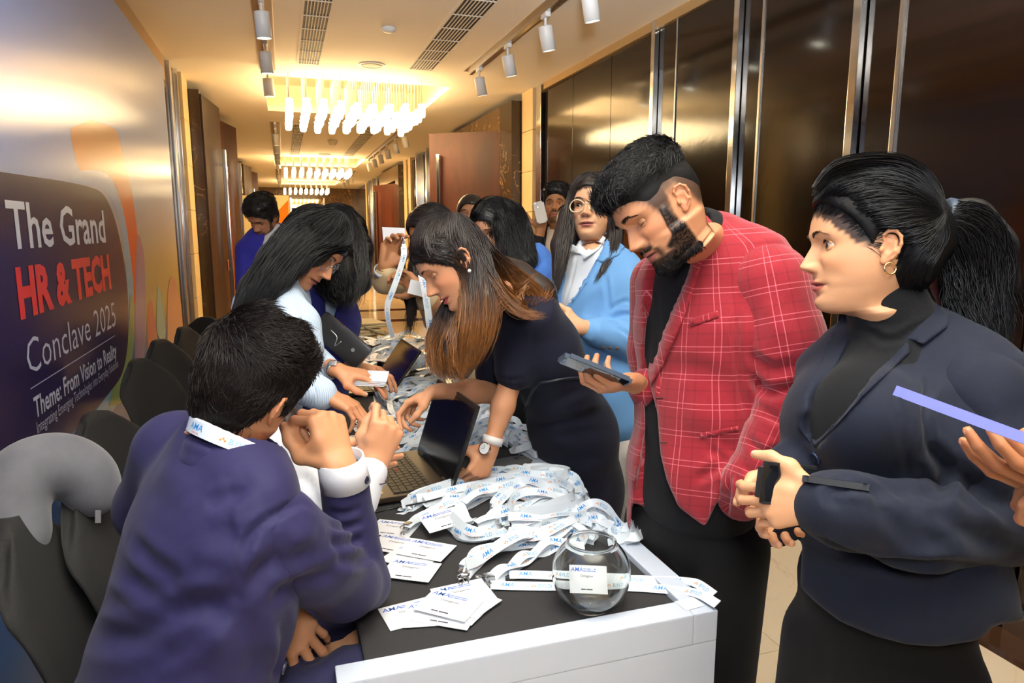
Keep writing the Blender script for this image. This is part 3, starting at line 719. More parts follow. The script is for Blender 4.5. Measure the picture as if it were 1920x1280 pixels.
# outline curves of the printed design were read off the photograph as points on the banner plane
def bpt(*q): return atx(q[0], q[1], BX)[1:]
LAYN = [0]
def paint(poly, c, c2=None, z0=0, z1=1):
    """one printed shape as a crisp flat layer on the sheet"""
    a = np.array(poly, float); keep = [0]
    for i in range(1, len(a)):
        if np.linalg.norm(a[i]-a[keep[-1]]) > .004: keep.append(i)
    a = np.clip(a[keep], [-.6, .02], [BY1, BZ]); g = np.array([(y, z) for y in np.arange(-.55, BY1, .12) for z in np.arange(.06, BZ, .12)])
    g = g[(g > a.min(0)).all(1) & (g < a.max(0)).all(1)]; ins = np.zeros(len(g), bool); md = np.full(len(g), 9.)
    for p_, q_ in zip(a, np.roll(a, -1, 0)):
        ins ^= ((p_[1] > g[:, 1]) != (q_[1] > g[:, 1])) & (g[:, 0] < (q_[0]-p_[0])*(g[:, 1]-p_[1])/(q_[1]-p_[1]+1e-12)+p_[0])
        ab = q_-p_; t = np.clip(((g-p_)@ab)/(ab@ab+1e-12), 0, 1); md = np.minimum(md, np.linalg.norm(g-p_-t[:, None]*ab, axis=1))
    pts = np.concatenate([a, g[ins & (md > .02)]]); n = len(a)
    r = delaunay_2d_cdt([Vector(p) for p in pts], [(i, (i+1) % n) for i in range(n)], [], 1, 1e-6); W = np.array([v[:] for v in r[0]]); LAYN[0] += 1
    cc = np.tile(np.array(lin(c)), (len(W), 1))
    if c2: t = sm(z0, z1, W[:, 1])[:, None]; cc = cc*(1-t)+np.array(lin(c2))*t
    return mesh('printed_shape', np.stack([np.full(len(W), BX+.0003*LAYN[0]), W[:, 0], W[:, 1]], 1), [tuple(f) for f in r[2]], M_ban, ban, False, cols=cc)
sp1 = lambda L, n: [tuple(v) for v in spl([bpt(*q) for q in L], n)]
paint(sp1([(132, 240), (135, 270), (150, 320), (165, 330), (190, 320), (215, 345), (230, 400), (243, 480), (247, 560), (255, 560), (259, 470), (253, 400), (240, 330), (225, 270), (215, 242), (170, 225)], 90), '#d0522a', '#e0903c', 1.5, 2.2)
paint(sp1([(132, 335), (150, 320), (190, 322), (215, 349), (232, 400), (243, 470), (250, 540), (250, 640), (238, 720), (205, 780), (150, 850), (120, 860), (180, 770), (225, 700), (238, 620), (238, 540), (228, 440), (212, 380), (190, 350), (150, 342)], 110), '#6fa6c0', '#98acd8', 1.2, 1.9)
paint(sp1([(254, 500), (258, 440), (270, 480), (272, 600), (268, 680), (252, 700)], 50), '#8a7da0', '#b07a60', 1.2, 1.9)
paint(sp1([(276, 640), (275, 600), (280, 565), (286, 570), (293, 620), (296, 660), (280, 680)], 40), '#b0605a')
paint(sp1([(293, 620), (294, 560), (297, 537), (303, 560), (310, 620), (305, 650)], 40), '#6fa8a8')
paint(sp1([(313, 640), (314, 560), (318, 525), (324, 518), (333, 545), (345, 600), (349, 660), (320, 680)], 50), '#b58a72', '#8a6a78', 1.0, 1.35)
paint(sp1([(212, 720), (228, 700), (240, 620), (244, 560), (250, 560), (248, 640), (242, 720), (225, 755), (205, 760)], 50), '#7f9a62')
nv = [q for q in sp1([(-60, 312), (0, 322), (60, 331), (120, 340), (165, 350), (190, 362), (207, 390), (222, 440), (236, 520), (240, 590), (238, 650), (228, 700), (205, 735), (170, 775), (130, 815), (90, 850), (0, 905)], 160)]
paint([(-.6, nv[0][1]+.06)]+nv+[(1.2, .3), (-.6, .1)], '#0a0c42', '#191440', .4, 1.75)
def ban_text(txt, tl, tr, bl, bold, color, dz=.0034, name='lettering'):
    """tl/tr/bl are photo pixels of cap top-left, cap top-right, baseline-left"""
    A = np.array(bpt(*tl)); B = np.array(bpt(*tr)); C = np.array(bpt(*bl))
    G, Fg = glyph(txt, bold); w = G[:, 0].max(); hh = .70
    ys_ = A[0]+(B[0]-A[0])*G[:, 0]/w; zs = C[1]+(A[1]-C[1])*G[:, 1]/hh
    Vt = np.stack([np.full(len(G), BX+dz), ys_, zs], 1)
    return mesh(name, Vt, Fg, mat('ink_'+name+color, lin(color), .42, coat=.3, coat_rough=.3), ban, False)
TX = [('The Grand', (6, 374), (192, 396), (14, 466), .016, '#c4cfe2'), ('HR & TECH', (26, 505), (202, 478), (38, 594), .045, '#d6202c'),
      ('Conclave 2025', (44, 636), (212, 562), (52, 704), -.006, '#b4bfda'), ('Theme: From Vision to Reality', (60, 746), (216, 646), (66, 783), .018, '#b4bed6'),
      ('Integrating Emerging Technologies into Everyday Solutions', (66, 791), (219, 671), (70, 812), 0, '#9aa4c0')]
for a_ in TX: ban_text(*a_)
a_, b2 = bpt(56, 732), bpt(214, 627)
MB().bx(BX, BX+.0034, a_[0], b2[0], (a_[1]+b2[1])/2-.0015, (a_[1]+b2[1])/2+.0015).build('rule_line', mat('rule', lin('#8c96b5'), .5), ban)

# free-standing orange and white stand and signs far down the corridor ----------------
st = empty('display_stand', (-.1, 12.2, 0), 'white and orange display panel standing behind the man in blue', 'display')
p0 = atz(448, 365, 1.9); d0 = 9.6
A = P(448, 366, d0); Bp = P(540, 372, d0); C0 = P(452, 660, d0)
MBs = MB(); n = 14
w_ = Bp-A; w_[2] = 0; L = np.linalg.norm(w_); wu = w_/L; nrm = np.array([wu[1], -wu[0], 0])
Rm = np.stack([wu, nrm, [0, 0, 1]], 1); top = A[2]
MB().box(A+wu*L/2-[0, 0, top/2]+nrm*-.03, (L, .05, top), Rm).build('panel', mat('cream_print', lin('#efd9a4'), .5), st)
def onp(px, py):
    v = ray(px, py); t = ((A-CAMP)@nrm)/(v@nrm); return CAMP+v*t+nrm*.002
V4 = [onp(*q) for q in [(508, 410), (541, 374), (541, 640), (520, 640)]]
mesh('orange_shape', V4, [(0, 1, 2, 3)], mat('orange_print', lin('#f08018'), .5), st, False)
mesh('orange_shape', [onp(*q) for q in [(451, 472), (500, 445), (500, 640), (453, 520)]], [(0, 1, 2, 3)], mat('orange_print'), st, False)
g, fg = glyph('*'); pp = onp(455, 384); mesh('mark', [pp+wu*v[0]*.12+np.array([0, 0, v[1]*.12])+nrm*.002 for v in g], fg, mat('mark_blue', (.1, .12, .5), .5), st, False)
sg = empty('sign_board', (.25, 15, 0), 'small navy sign board far behind the long-haired women', 'sign')
A = P(548, 395, 14.5); MB().box(A+[.13, 0, -.15], (.28, .03, .42)).build('sign_face', mat('sign_navy', (.03, .03, .10), .5), sg)
MB().bx(A[0]+.1, A[0]+.16, A[1]-.02, A[1]+.02, 0, A[2]-.36).build('post', M_brush, sg)
for k in range(4): MB().bx(A[0]+.02, A[0]+.22, A[1]-.018, A[1]-.016, A[2]-.02-.06*k, A[2]-.005-.06*k).build('text_line', mat('sign_text', (.5, .15, .12), .5), sg)
# ================================================================== PEOPLE LIBRARY
def M_skin():
    if 'skin' in MATS: return MATS['skin']
    return mat('skin', vcol=True, rough=.48, spec=.35, sss=.10, bump=.12, bscale=420)
M_eye = mat('eye_surface', vcol=True, rough=.08, spec=.6)
def interp_rows(T, q):
    T = np.asarray(T, float); return np.stack([np.interp(q, T[:, 0], T[:, i]) for i in range(1, T.shape[1])], 1)
def csp(T, n):
    """smooth resample of table rows (param in column 0)"""
    T = np.asarray(T, float); q = np.linspace(T[0, 0], T[-1, 0], n); out = []
    for i in range(1, T.shape[1]):
        y = T[:, i]; x = T[:, 0]; m = np.gradient(y, x); k = np.clip(np.searchsorted(x, q, 'right')-1, 0, len(x)-2); h = x[k+1]-x[k]; t = (q-x[k])/h
        out.append((2*t**3-3*t**2+1)*y[k]+(t**3-2*t**2+t)*h*m[k]+(-2*t**3+3*t**2)*y[k+1]+(t**3-t**2)*h*m[k+1])
    return q, np.stack(out, 1)
#        t    yf     zf     yb     zb     w      frac  pf
HEADT = [(0, -.006, .1185, -.012, .1185, .0015, .50, 1.0),
         (1, .026, .1155, -.048, .1150, .034, .50, .95),
         (2, .051, .1035, -.076, .1020, .0525, .48, .93),
         (3, .0715, .0805, -.093, .0775, .0655, .46, .90),
         (4, .0820, .0540, -.102, .0480, .0725, .44, .88),
         (5, .0865, .0330, -.104, .0240, .0748, .43, .87),
         (6, .0870, .0190, -.102, .0060, .0748, .43, .86),
         (7, .0830, .0040, -.098, -.0100, .0735, .44, .88),
         (8, .0825, -.0100, -.092, -.0220, .0720, .45, .90),
         (9, .0825, -.0240, -.086, -.0340, .0700, .46, .92),
         (10, .0825, -.0380, -.080, -.0450, .0672, .47, .94),
         (11, .0830, -.0500, -.075, -.0550, .0640, .48, .97),
         (12, .0820, -.0620, -.071, -.0640, .0600, .49, 1.02),
         (13, .0785, -.0740, -.068, -.0720, .0555, .50, 1.06),
         (14, .0790, -.0860, -.066, -.0790, .0510, .50, 1.10),
         (15, .0785, -.0980, -.065, -.0850, .0465, .49, 1.14),
         (16, .0710, -.1090, -.064, -.0900, .0430, .47, 1.12),
         (17, .0540, -.1150, -.063, -.0950, .0420, .45, 1.08),
         (18, .0330, -.1165, -.062, -.1010, .0450, .46, 1.0),
         (19, .0170, -.1220, -.061, -.1080, .0490, .48, .98)]
def gauss(x, c, s): return np.exp(-((x-c)/s)**2)
def make_head(c, Rm, s=1.0, neck=None, neck_r=(.056, .056), neckside=None, male=False, skin='#c98f68', lips='#b0604f', beard=None, brow='#1a120e', jaw=1.0, chin=0.0,
              nose=1.0, eyes=None, browlift=0.0, res=1.0, cheek=.25, mouth_open=0.0, brow_n=130, shadow=None, noselen=0.0, person=None, fat=1.0, scalp=None):
    """c: point midway between the ears at eye height; Rm: columns right, forward, up"""
    ns, na = int(150*res), int(176*res)
    T = np.array(HEADT, float)
    T[11:18, 5] *= jaw*(1.06 if male else 1.0)*fat; T[14:17, 1] += chin; T[5:7, 1] += (.002 if male else 0)
    if male: T[14:18, 2] -= .004; T[16:18, 5] += .003
    q, rows = csp(T, ns)
    # denser rows over the face
    u = np.linspace(-1, 1, na, endpoint=False)+1/na; th = math.pi*u*(.5+.5*u*u)
    cth, sth = np.cos(th), np.sin(th)
    yf, zf, yb, zb, w, fr, pf = [rows[:, i][:, None] for i in range(7)]
    ym = yb+(yf-yb)*fr; zm = zb+(zf-zb)*fr
    cp = np.abs(cth)[None]**np.where(cth[None] > 0, pf, .95)*np.sign(cth)[None]; sp = np.sign(sth)[None]*np.abs(sth)[None]**.93
    X = w*sp; Yv = np.where(cth > 0, ym+(yf-ym)*cp, ym+(ym-yb)*cp); Zv = np.where(cth > 0, zm+(zf-zm)*np.abs(cp), zm+(zb-zm)*np.abs(cp))
    x, y, z = X.ravel(), Yv.ravel(), Zv.ravel(); fm = sm(-.01, .03, y)
    ax = np.abs(x)
    # nose
    nl = noselen
    za = [.030, .012, .004, -.006, -.016, -.025-nl*.5, -.031-nl, -.036-nl, -.041-nl, -.045-nl, -.052-nl]; aa = np.array([0, .0015, .004, .0105, .0165, .0220, .0262, .0235, .0130, .0020, 0])*nose
    zz = za[::-1]; amp = np.interp(z, zz, aa[::-1]); wd_ = np.interp(z, zz, [.009, .011, .0125, .0125, .0115, .0100, .0088, .0078, .0072, .008, .012])*(1.12 if male else 1)
    y = y+fm*amp*np.exp(-(ax/wd_)**2.4)
    y = y+fm*.0095*nose*gauss(z, -.0355-nl, .0068)*gauss(ax, .0135, .0062)          # wings
    y = y-fm*.0035*gauss(z, -.034-nl, .010)*gauss(ax, .0235, .006)                # crease beside the nose
    # sockets, brows, cheeks, temples
    y = y-fm*.0115*gauss(z, .000, .0125)*gauss(ax, .030, .0165)
    y = y-fm*.0055*gauss(z, .003, .010)*gauss(ax, .013, .006)
    y = y+fm*(.0042 if male else .0022)*gauss(z, .021, .008)*gauss(ax, .030, .022)
    y = y+fm*.0045*gauss(z, -.026, .016)*gauss(ax, .042, .016)
    y = y-fm*.0035*gauss(z, -.052, .014)*gauss(ax, .044, .014)
    x = x-np.sign(x)*.003*gauss(z, .018, .02)*sm(.02, .06, y)*sm(.04, .07, ax)
    # mouth
    mz = -.0655-nl*.6; mo = mouth_open
    up = np.exp(-((z-(mz+.0052))/.0042)**2)*np.exp(-(ax/.0195)**3); lo = np.exp(-((z-(mz-.0062-mo))/.0052)**2)*np.exp(-(ax/.0175)**3)
    y = y+fm*(.0056*up+.0066*lo); y = y-fm*(.0062+mo*.6)*np.exp(-((z-mz+mo*.5)/(.0019+mo*.5))**2)*np.exp(-(ax/.0245)**4)
    y = y-fm*.0022*gauss(z, mz+.014, .006)*gauss(ax, 0, .0042)
    y = y-fm*.0030*gauss(z, mz-.0165, .0045)*gauss(ax, 0, .017)
    y = y-fm*.003*gauss(z, mz, .006)*gauss(ax, .0265, .006)
    y = y+fm*.0035*gauss(z, -.097, .011)*gauss(ax, 0, .015)
    # nostrils
    y = y-fm*.003*gauss(z, -.0418-nl, .0022)*gauss(ax, .0065, .0034)
    # colours
    sk = np.array(lin(skin)); lp = np.array(lin(lips)); C = np.tile(sk, (len(x), 1))
    def mixc(mask, col): nonlocal C; mask = np.clip(mask, 0, 1)[:, None]; C = C*(1-mask)+np.array(col)*mask
    warm = sk*np.array([1.06, .80, .74]); mixc(cheek*fm*(gauss(z, -.026, .02)*gauss(ax, .045, .02)+.7*gauss(z, -.032, .012)*gauss(ax, 0, .014)), warm)
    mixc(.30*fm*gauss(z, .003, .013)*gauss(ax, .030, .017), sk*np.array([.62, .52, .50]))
    cup = .0098*np.exp(-(ax/.0215)**2)-.0020*gauss(ax, 0, .004); clo = .0112*np.sqrt(np.clip(1-(ax/.0235)**2, 0, 1))+mo
    lm = fm*sm(.0240, .0215, ax)*sm(mz-clo-.0012, mz-clo+.0012, z)*sm(mz+cup+.0012, mz+cup-.0012, z); mixc(lm, lp)
    mixc(.85*fm*gauss(z, mz-mo*.4, .0014+mo*.4)*np.exp(-(ax/.024)**6), lp*.22)
    mixc(.9*fm*gauss(z, -.0425-nl, .0021)*gauss(ax, .0066, .0038), sk*.12)
    if beard:
        bc = np.array(lin(beard[0])); k_ = beard[1]
        zl_ = np.interp(y, [.02, .034, .042, .06, .075], [.0, -.002, -.055, -.068, -.073]); side = sm(.036, .050, ax)*sm(.006, -.006, z-zl_)*sm(.010, .020, y-.25*(z+.03))
        low = sm(-.073, -.083, z)*sm(.010, .020, y-.25*(z+.03)); mus = gauss(z, mz+.0155, .0072)*sm(.034, .026, ax)*(1-.25*gauss(ax, 0, .003)); cor = gauss(ax, .031, .008)*sm(-.052, -.060, z)
        bm = np.clip(np.maximum.reduce([side, low, mus, cor*.9, .8*gauss(ax, 0, .010)*gauss(z, mz-.019, .006)]), 0, 1)*(1-lm)
        bm = bm*sm(-.116, -.108, z)
        mixc(bm*k_, bc)
        nz = np.random.default_rng(3).normal(0, .45, len(x))
        dd = bm*beard[2]*(1+.25*nz); y = y+dd*.8*fm; x = x+np.sign(x)*dd*.5*sm(.03, .06, ax); z = z-dd*.5*sm(-.08, -.1, z)
    if scalp:
        t_ = np.array(scalp[0])[::-1]; hz_ = z-np.interp(y, t_[:, 0], t_[:, 1]); n_ = .0025*np.sin(x*310+y*90)+.002*np.sin(x*740+z*500)
        mixc(sm(-scalp[2], scalp[2], hz_+n_)*scalp[3]*sm(-.13, -.11, z), lin(scalp[1]))
    L = np.stack([x, y, z], 1)
    W = np.asarray(c)+(L*s)@Rm.T
    V = [W]; i = np.arange(ns-1)[:, None]*na+np.arange(na); i2 = np.arange(ns-1)[:, None]*na+(np.arange(na)+1) % na
    F = [np.stack([i, i2, i2+na, i+na], -1).reshape(-1, 4)]; CC = [C]; base = ns*na
    # neck rings
    last = W[-na:]; ctr = last.mean(0)
    if neck is None: neck = ctr+np.asarray(Rm)@np.array([0, -.02, -.09])*s
    neck = np.asarray(neck, float); dirn = unit(neck-ctr); side = np.asarray(neckside if neckside is not None else Rm[:, 0]); side = unit(side-dirn*(side@dirn)); fw_ = np.cross(side, dirn)
    if fw_@Rm[:, 1] < 0: fw_ = -fw_
    tgt = neck+neck_r[0]*s*(sth[:, None]*side)+neck_r[1]*s*(cth[:, None]*fw_)
    nr = max(6, int(14*res)); rings = []
    for k in range(1, nr+1):
        t = k/nr; e = 1-(1-t)**1.3; rings.append(last*(1-e)+tgt*e)
    Vn = np.concatenate(rings); V.append(Vn); i = (ns-1+np.arange(nr))[:, None]*na+np.arange(na); i2 = (ns-1+np.arange(nr))[:, None]*na+(np.arange(na)+1) % na
    F.append(np.stack([i, i2, i2+na, i+na], -1).reshape(-1, 4)); CC.append(np.tile(sk*.96, (len(Vn), 1))); base += len(Vn)
    # lids
    ey = eyes or {}
    mid, ou, ol, gaze = ey.get('mid', -.02), ey.get('up', .42), ey.get('lo', .26), ey.get('gaze', (0, 0))
    eyo = []
    for sx in (-1, 1):
        E = np.array([sx*.0312, .0585, .0]); re = .0124; rl = .0137
        for top in (1, -1):
            na2, ne = 26, 9; az = np.linspace(-R(84), R(84), na2); gg = np.clip(1-(az/R(52))**2, 0, 1)**.75
            tilt = .10*(az*sx)     # outer corner a touch higher
            edge = mid+tilt+(ou*gg if top > 0 else -ol*gg); far = 1.35*top
            VV = []; cc = []
            for a_, e_ in zip(az, edge):
                for k in range(ne):
                    t = (k/(ne-1)) if k else 0; el = e_+(far-e_)*t
                    r_ = rl-(.0012 if k == 0 else 0)-.0035*max(0, abs(a_)-R(52))-.0030*max(0, t-.45)
                    VV.append(E+r_*np.array([math.sin(a_)*math.cos(el), math.cos(a_)*math.cos(el), math.sin(el)]))
                    cc.append(sk*(.10 if (k == 0 and top > 0) else (.45 if k == 0 else (.80 if t < .6 and top > 0 else .93))))
            VV = np.array(VV); j = np.arange(na2-1)[:, None]*ne+np.arange(ne-1); FF = np.stack([j, j+ne, j+ne+1, j+1], -1).reshape(-1, 4)
            if top < 0: FF = FF[:, ::-1]
            V.append(np.asarray(c)+(VV*s)@Rm.T); F.append(FF[:, ::-1]+base); CC.append(np.array(cc)); base += len(VV)
        # lashes and liner
        eyo.append((E, re, [E+(rl+.0004)*np.array([math.sin(a_)*math.cos(e_), math.cos(a_)*math.cos(e_), math.sin(e_)]) for a_, e_ in
                            zip(np.linspace(-R(54), R(54), 15), mid+.10*np.linspace(-R(54), R(54), 15)*sx+ou*np.clip(1-(np.linspace(-54, 54, 15)/52)**2, 0, 1)**.75)]))
    # ears
    for sx in (-1, 1):
        f = Field(); f.ell((.001, -.001, 0), (.0058, .0165, .0275), k=.002)
        hx = [(.004, .010, .012), (.006, .013, .022), (.008, .006, .0310), (.009, -.007, .0315), (.010, -.0165, .022), (.009, -.0190, .008), (.006, -.0165, -.008), (.003, -.008, -.021)]
        f.chain(hx, [.0026, .0030, .0032, .0032, .0032, .0030, .0028, .0028], k=.003); f.ell((.001, .004, -.026), (.0042, .0075, .0080), k=.006)
        f.chain([(.006, -.010, .012), (.006, -.010, -.006), (.004, -.002, -.016)], [.0026, .0028, .0026], k=.004)
        f.ell((.0095, .0015, -.001), (.0060, .0078, .011), k=.003, sub=True); f.ell((.005, .0125, -.006), (.004, .004, .006), k=.003)
        Ve, Fe = f.mesh(.00165/min(1, res) if res < 1 else .0015, 1)
        Re = rotm((0, 0, 1), R(14))@rotm((1, 0, 0), R(10)); Ve = (Ve*.84)@Re.T; Ve[:, 0] = Ve[:, 0]*1.1+.0735*min(1, jaw*.02+.98); Ve[:, 1] -= .014; Ve[:, 2] -= .012
        if sx < 0: Ve[:, 0] *= -1; Fe = Fe[:, ::-1]
        V.append(np.asarray(c)+(Ve*s)@Rm.T); F.append(Fe+base); CC.append(np.tile(sk*np.array([1.0, .88, .84]), (len(Ve), 1))); base += len(Ve)
    H = dict(V=np.concatenate(V), F=np.concatenate(F), C=np.concatenate(CC), c=np.asarray(c), R=Rm, s=s, eyo=eyo, shut=ou < .04, gaze=gaze, brow=brow, sk=sk, male=male, browlift=browlift, brow_n=brow_n,
             skull=(W, F[0]), L=L, nl=noselen)
    H['w'] = lambda p: np.asarray(c)+(np.asarray(p, float)*s)@np.asarray(Rm).T
    H['bvh'] = bvh(H['V'][:ns*na], F[0])
    return H
def head_details(H, par, iris='#2a1810', lashes=True, glasses=None):
    """eyeballs, lashes and brow hairs as parts"""
    w = H['w']; s = H['s']; gx, gz = H['gaze']
    for (E, re, edge) in H['eyo']:
        if H['shut']: break
        n, m = 28, 22; d0 = unit([math.sin(gx)*math.cos(gz), math.cos(gx)*math.cos(gz), math.sin(gz)]); fr = frame(d0, (0, 0, 1))
        V = []; C = []
        for i in range(m+1):
            ph = math.pi*(i/m)**1.5
            for k in range(n):
                a = 2*math.pi*k/n; l = np.array([math.sin(ph)*math.cos(a), math.cos(ph), math.sin(ph)*math.sin(a)]); V.append(E+re*(fr@l)*(1.03 if ph < .45 else 1))
                C.append((.004, .004, .004) if ph < .21 else (lin(iris) if ph < .47 else ((.02, .012, .01) if ph < .52 else (.46, .41, .39))))
        F = [(i*n+k, i*n+(k+1) % n, (i+1)*n+(k+1) % n, (i+1)*n+k) for i in range(m) for k in range(n)]
        mesh('eye', w(V), F, M_eye, par, True, cols=np.array(C))
        if lashes:
            ps = []
            for q in range(len(edge)-1):
                for t in (0, .5):
                    p0 = np.array(edge[q])*(1-t)+np.array(edge[q+1])*t; o = unit(p0-E)
                    ps.append(np.array([w(p0), w(p0+o*.0022+np.array([0, .0004, -.0004])), w(p0+o*.0046+np.array([0, 0, .0012]))]))
            strands('eyelash', ps, .00032*s, mat('lash', (.01, .008, .008), .5), par)
    if H['brow_n']:
        rg = np.random.default_rng(5); ps = []
        for sx in (-1, 1):
            for _ in range(H['brow_n']):
                t = rg.uniform(0, 1); xx = .010+.036*t; zz = .0165+.0075*math.sin(min(1, t*1.25)*math.pi*.62)-.006*max(0, t-.6)/.4+H['browlift']+rg.normal(0, .0014*(1.25-t)*(1.5 if H['male'] else 1.1))
                q0 = w((sx*xx, .13, zz)); dv = -H['R'][:, 1]; r = H['bvh'].ray_cast(Vector(q0), Vector(dv))
                if r[0] is None: continue
                p0 = np.array(r[0]); nn = np.array(r[1]); nn = nn if nn@dv < 0 else -nn
                dr = unit(H['R']@np.array([sx*(.55+.6*t), 0, .75*(1-t)**1.2-.25*t])); L_ = .0062*s
                ps.append(np.array([p0-nn*.0004, p0+dr*L_*.5+nn*.0013, p0+dr*L_+nn*.0006]))
        if ps: strands('eyebrows', ps, (.00040 if H['male'] else .00034)*s, mat('brow'+H['brow'], lin(H['brow']), .5), par)
FLEN = [(.043, .026, .021), (.048, .030, .022), (.044, .028, .022), (.034, .021, .019)]
def make_hand(wr, F, N, right=True, curl=((.2, .3, .2),)*4, spread=.06, thumb=((.55, .7, .25), (.75, .5, .3), (.9, .3, .3)), s=1.0, elbow=None, arm=(.026, .019, .042, .038), skin='#c98f68',
              vox=.0029, nails='#d9a892', extra=None, ring=None, cut=None, sp=None):
    """F fingers' direction, N out of the palm. curl per finger (index..little) of mcp,pip,dip radians. thumb: three unit vectors in (F,S,N)"""
    F = unit(F); N = unit(N-F*(np.asarray(N)@F)); Sd = (-np.cross(N, F) if right else np.cross(N, F)); wr = np.asarray(wr, float)
    f = Field(); nl = []; info = {}
    kn = [(.026, .088), (.006, .092), (-.0135, .087), (-.031, .079)]
    spv = sp or [spread*1.0, spread*.25, -spread*.5, -spread*1.3]; tips = []
    for i, ((o, l), ln) in enumerate(zip(kn, FLEN)):
        k0 = wr+s*(F*l+Sd*o-N*(.004 if i in (1, 2) else .001)); f.chain([wr+s*(F*.008+Sd*o*.55), k0], [s*.0125, s*.0112], k=.010*s)
        a = 0; p = k0; d0 = unit(F+Sd*spv[i]); pts = [p]; ds = []
        for j in range(3):
            a += curl[i][j]; d = unit(math.cos(a)*d0+math.sin(a)*N); ds.append((d, a)); p = p+d*ln[j]*s; pts.append(p)
        rr = np.array([.0098, .0086, .0078, .0066])*s*(.86 if i == 3 else 1); f.chain(pts, rr, k=.0022*s); f.cap(pts[1], pts[1], rr[1]*1.06, k=.003*s)
        dorsal = -(-math.sin(ds[2][1])*d0+math.cos(ds[2][1])*N); nl.append((pts[3]-ds[2][0]*.003*s+dorsal*.0045*s*(.86 if i == 3 else 1), ds[2][0], dorsal, .0052*s*(.85 if i == 3 else 1))); tips.append(pts)
    f.seg(wr+s*(F*.022+Sd*-.002), wr+s*(F*.076-Sd*.002), (.030*s, .013*s), (.037*s, .012*s), Sd, k=.008*s)
    L3 = np.stack([F, Sd, N], 1); c0 = wr+s*(F*.016+Sd*.020+N*.006); tp = [c0]; ds = [unit(L3@np.array(t)) for t in thumb]
    for d, l in zip(ds, (.046, .034, .028)): tp.append(tp[-1]+d*l*s)
    f.chain(tp, np.array([.0150, .0115, .0100, .0082])*s, k=.008*s); f.ell(wr+s*(F*.040+Sd*.018+N*.010), np.array([.024, .015, .013])*s, L3, k=.010*s)
    f.ell(wr+s*(F*.040-Sd*.022+N*.008), np.array([.030, .011, .011])*s, L3, k=.010*s)
    # web between thumb and index
    f.cap(wr+s*(F*.055+Sd*.026), tp[1], .0085*s, .0095*s, k=.014*s)
    dn = unit(np.cross(ds[2], np.cross(ds[2], Sd))) if abs(ds[2]@Sd) < .95 else -N
    dth = unit(-N-ds[2]*(-N@ds[2])) if abs(N@ds[2]) < .9 else unit(Sd-ds[2]*(Sd@ds[2])); dth = unit(dth+.9*unit(Sd-ds[2]*(Sd@ds[2])+1e-6))
    nl.append((tp[3]-ds[2]*.003*s+dth*.0062*s, ds[2], dth, .0066*s))
    if elbow is not None:
        el = np.asarray(elbow, float); ax_ = unit(el-wr); f.seg(wr+F*.006*s, wr+(el-wr)*.10, (arm[0]*s, arm[1]*s), (arm[0]*s*1.0, arm[1]*s*1.04), Sd, k=.014*s)
        f.seg(wr+(el-wr)*.10, wr+(el-wr)*.62, (arm[0]*s, arm[1]*s*1.04), (arm[2]*s, arm[3]*s), Sd, k=.016); f.seg(wr+(el-wr)*.62, el, (arm[2]*s, arm[3]*s), (arm[2]*s*.98, arm[3]*s*1.0), Sd, k=.016)
    if extra: extra(f)
    V, Fc = f.mesh(vox, 2); sk = np.array(lin(skin)); C = np.tile(sk, (len(V), 1))
    # redder knuckles and fingertips
    for pts in tips:
        for q, a_ in ((pts[0], .35), (pts[1], .4), (pts[3], .35)):
            g_ = np.exp(-((V-q)**2).sum(1)/(.010*s)**2)[:, None]*a_; C = C*(1-g_)+sk*np.array([.95, .70, .66])*g_
        for jn in (1, 2):       # joint creases on the back of the fingers
            pass
    VV = [V]; FF = [Fc]; CC = [C]; b = len(V)
    if nails:
        nc = np.array(lin(nails))
        for (p, d, nrm, r) in nl:
            nrm = unit(nrm-d*(nrm@d)); sd = np.cross(d, nrm); n_, m_ = 12, 4; q = []
            for i in range(m_+1):
                rr = i/m_
                for k in range(n_):
                    a = 2*math.pi*k/n_; x_ = math.cos(a); y_ = math.sin(a); q.append(p+r*rr*(x_*sd*.82+y_*d*1.12)+nrm*(.0016-.0028*(rr*x_)**2-.0008*rr**4)*s)
            fq = np.array([(i*n_+k, i*n_+(k+1) % n_, (i+1)*n_+(k+1) % n_, (i+1)*n_+k) for i in range(m_) for k in range(n_)]); VV.append(np.array(q)); FF.append(fq+b); CC.append(np.tile(nc, (len(q), 1))); b += len(q)
    return dict(V=np.concatenate(VV), F=np.concatenate(FF), C=np.concatenate(CC), tips=tips, thumb=tp, frame=L3, wr=wr)
def join(parts):
    V = []; F = []; C = []; b = 0
    for p in parts: V.append(p['V']); F.append(p['F']+b); C.append(p['C']); b += len(p['V'])
    return np.concatenate(V), np.concatenate(F), np.concatenate(C)
def skinfield(f, vox=.006, skin='#c98f68', sm_=2):
    vox = max(vox, .02)
    V, F = f.mesh(vox, sm_); return dict(V=V, F=F, C=np.tile(np.array(lin(skin)), (len(V), 1)))
def person(parts, label, group=None):
    V, F, C = join(parts); o = mesh('person', V, F, M_skin(), None, True, cols=C); tag(o, label, 'person', group); return o
def garment(name, f, vox, m, par, strokes=(), subdiv=0, clips=(), uvf=None, noise=0, smooth=1, pre=None, cuts=()):
    V, F = f.mesh(max(vox, .016) if name == 'trousers' else vox, smooth, clips, cuts)
    if pre: V, F = pre(V, F)
    if strokes: V = folds(V, F, strokes)
    for _ in range(subdiv): V, F = sub2(V, F)
    uv = uvf(V, F) if uvf else None
    o = mesh(name, V, F, m, par, True, uv=uv)
    return o, bvh(V, F), V, F
def cloth(name, col, rough=.85, sheen=.04, bump=.25, bscale=900, **k): return mat(name, lin(col) if isinstance(col, str) else col, rough, sheen=sheen, bump=bump, bscale=bscale, spec=.25, **k)
def hairmat(name, col, rough=.36, spec=.5): return mat(name, lin(col), rough, spec=spec)

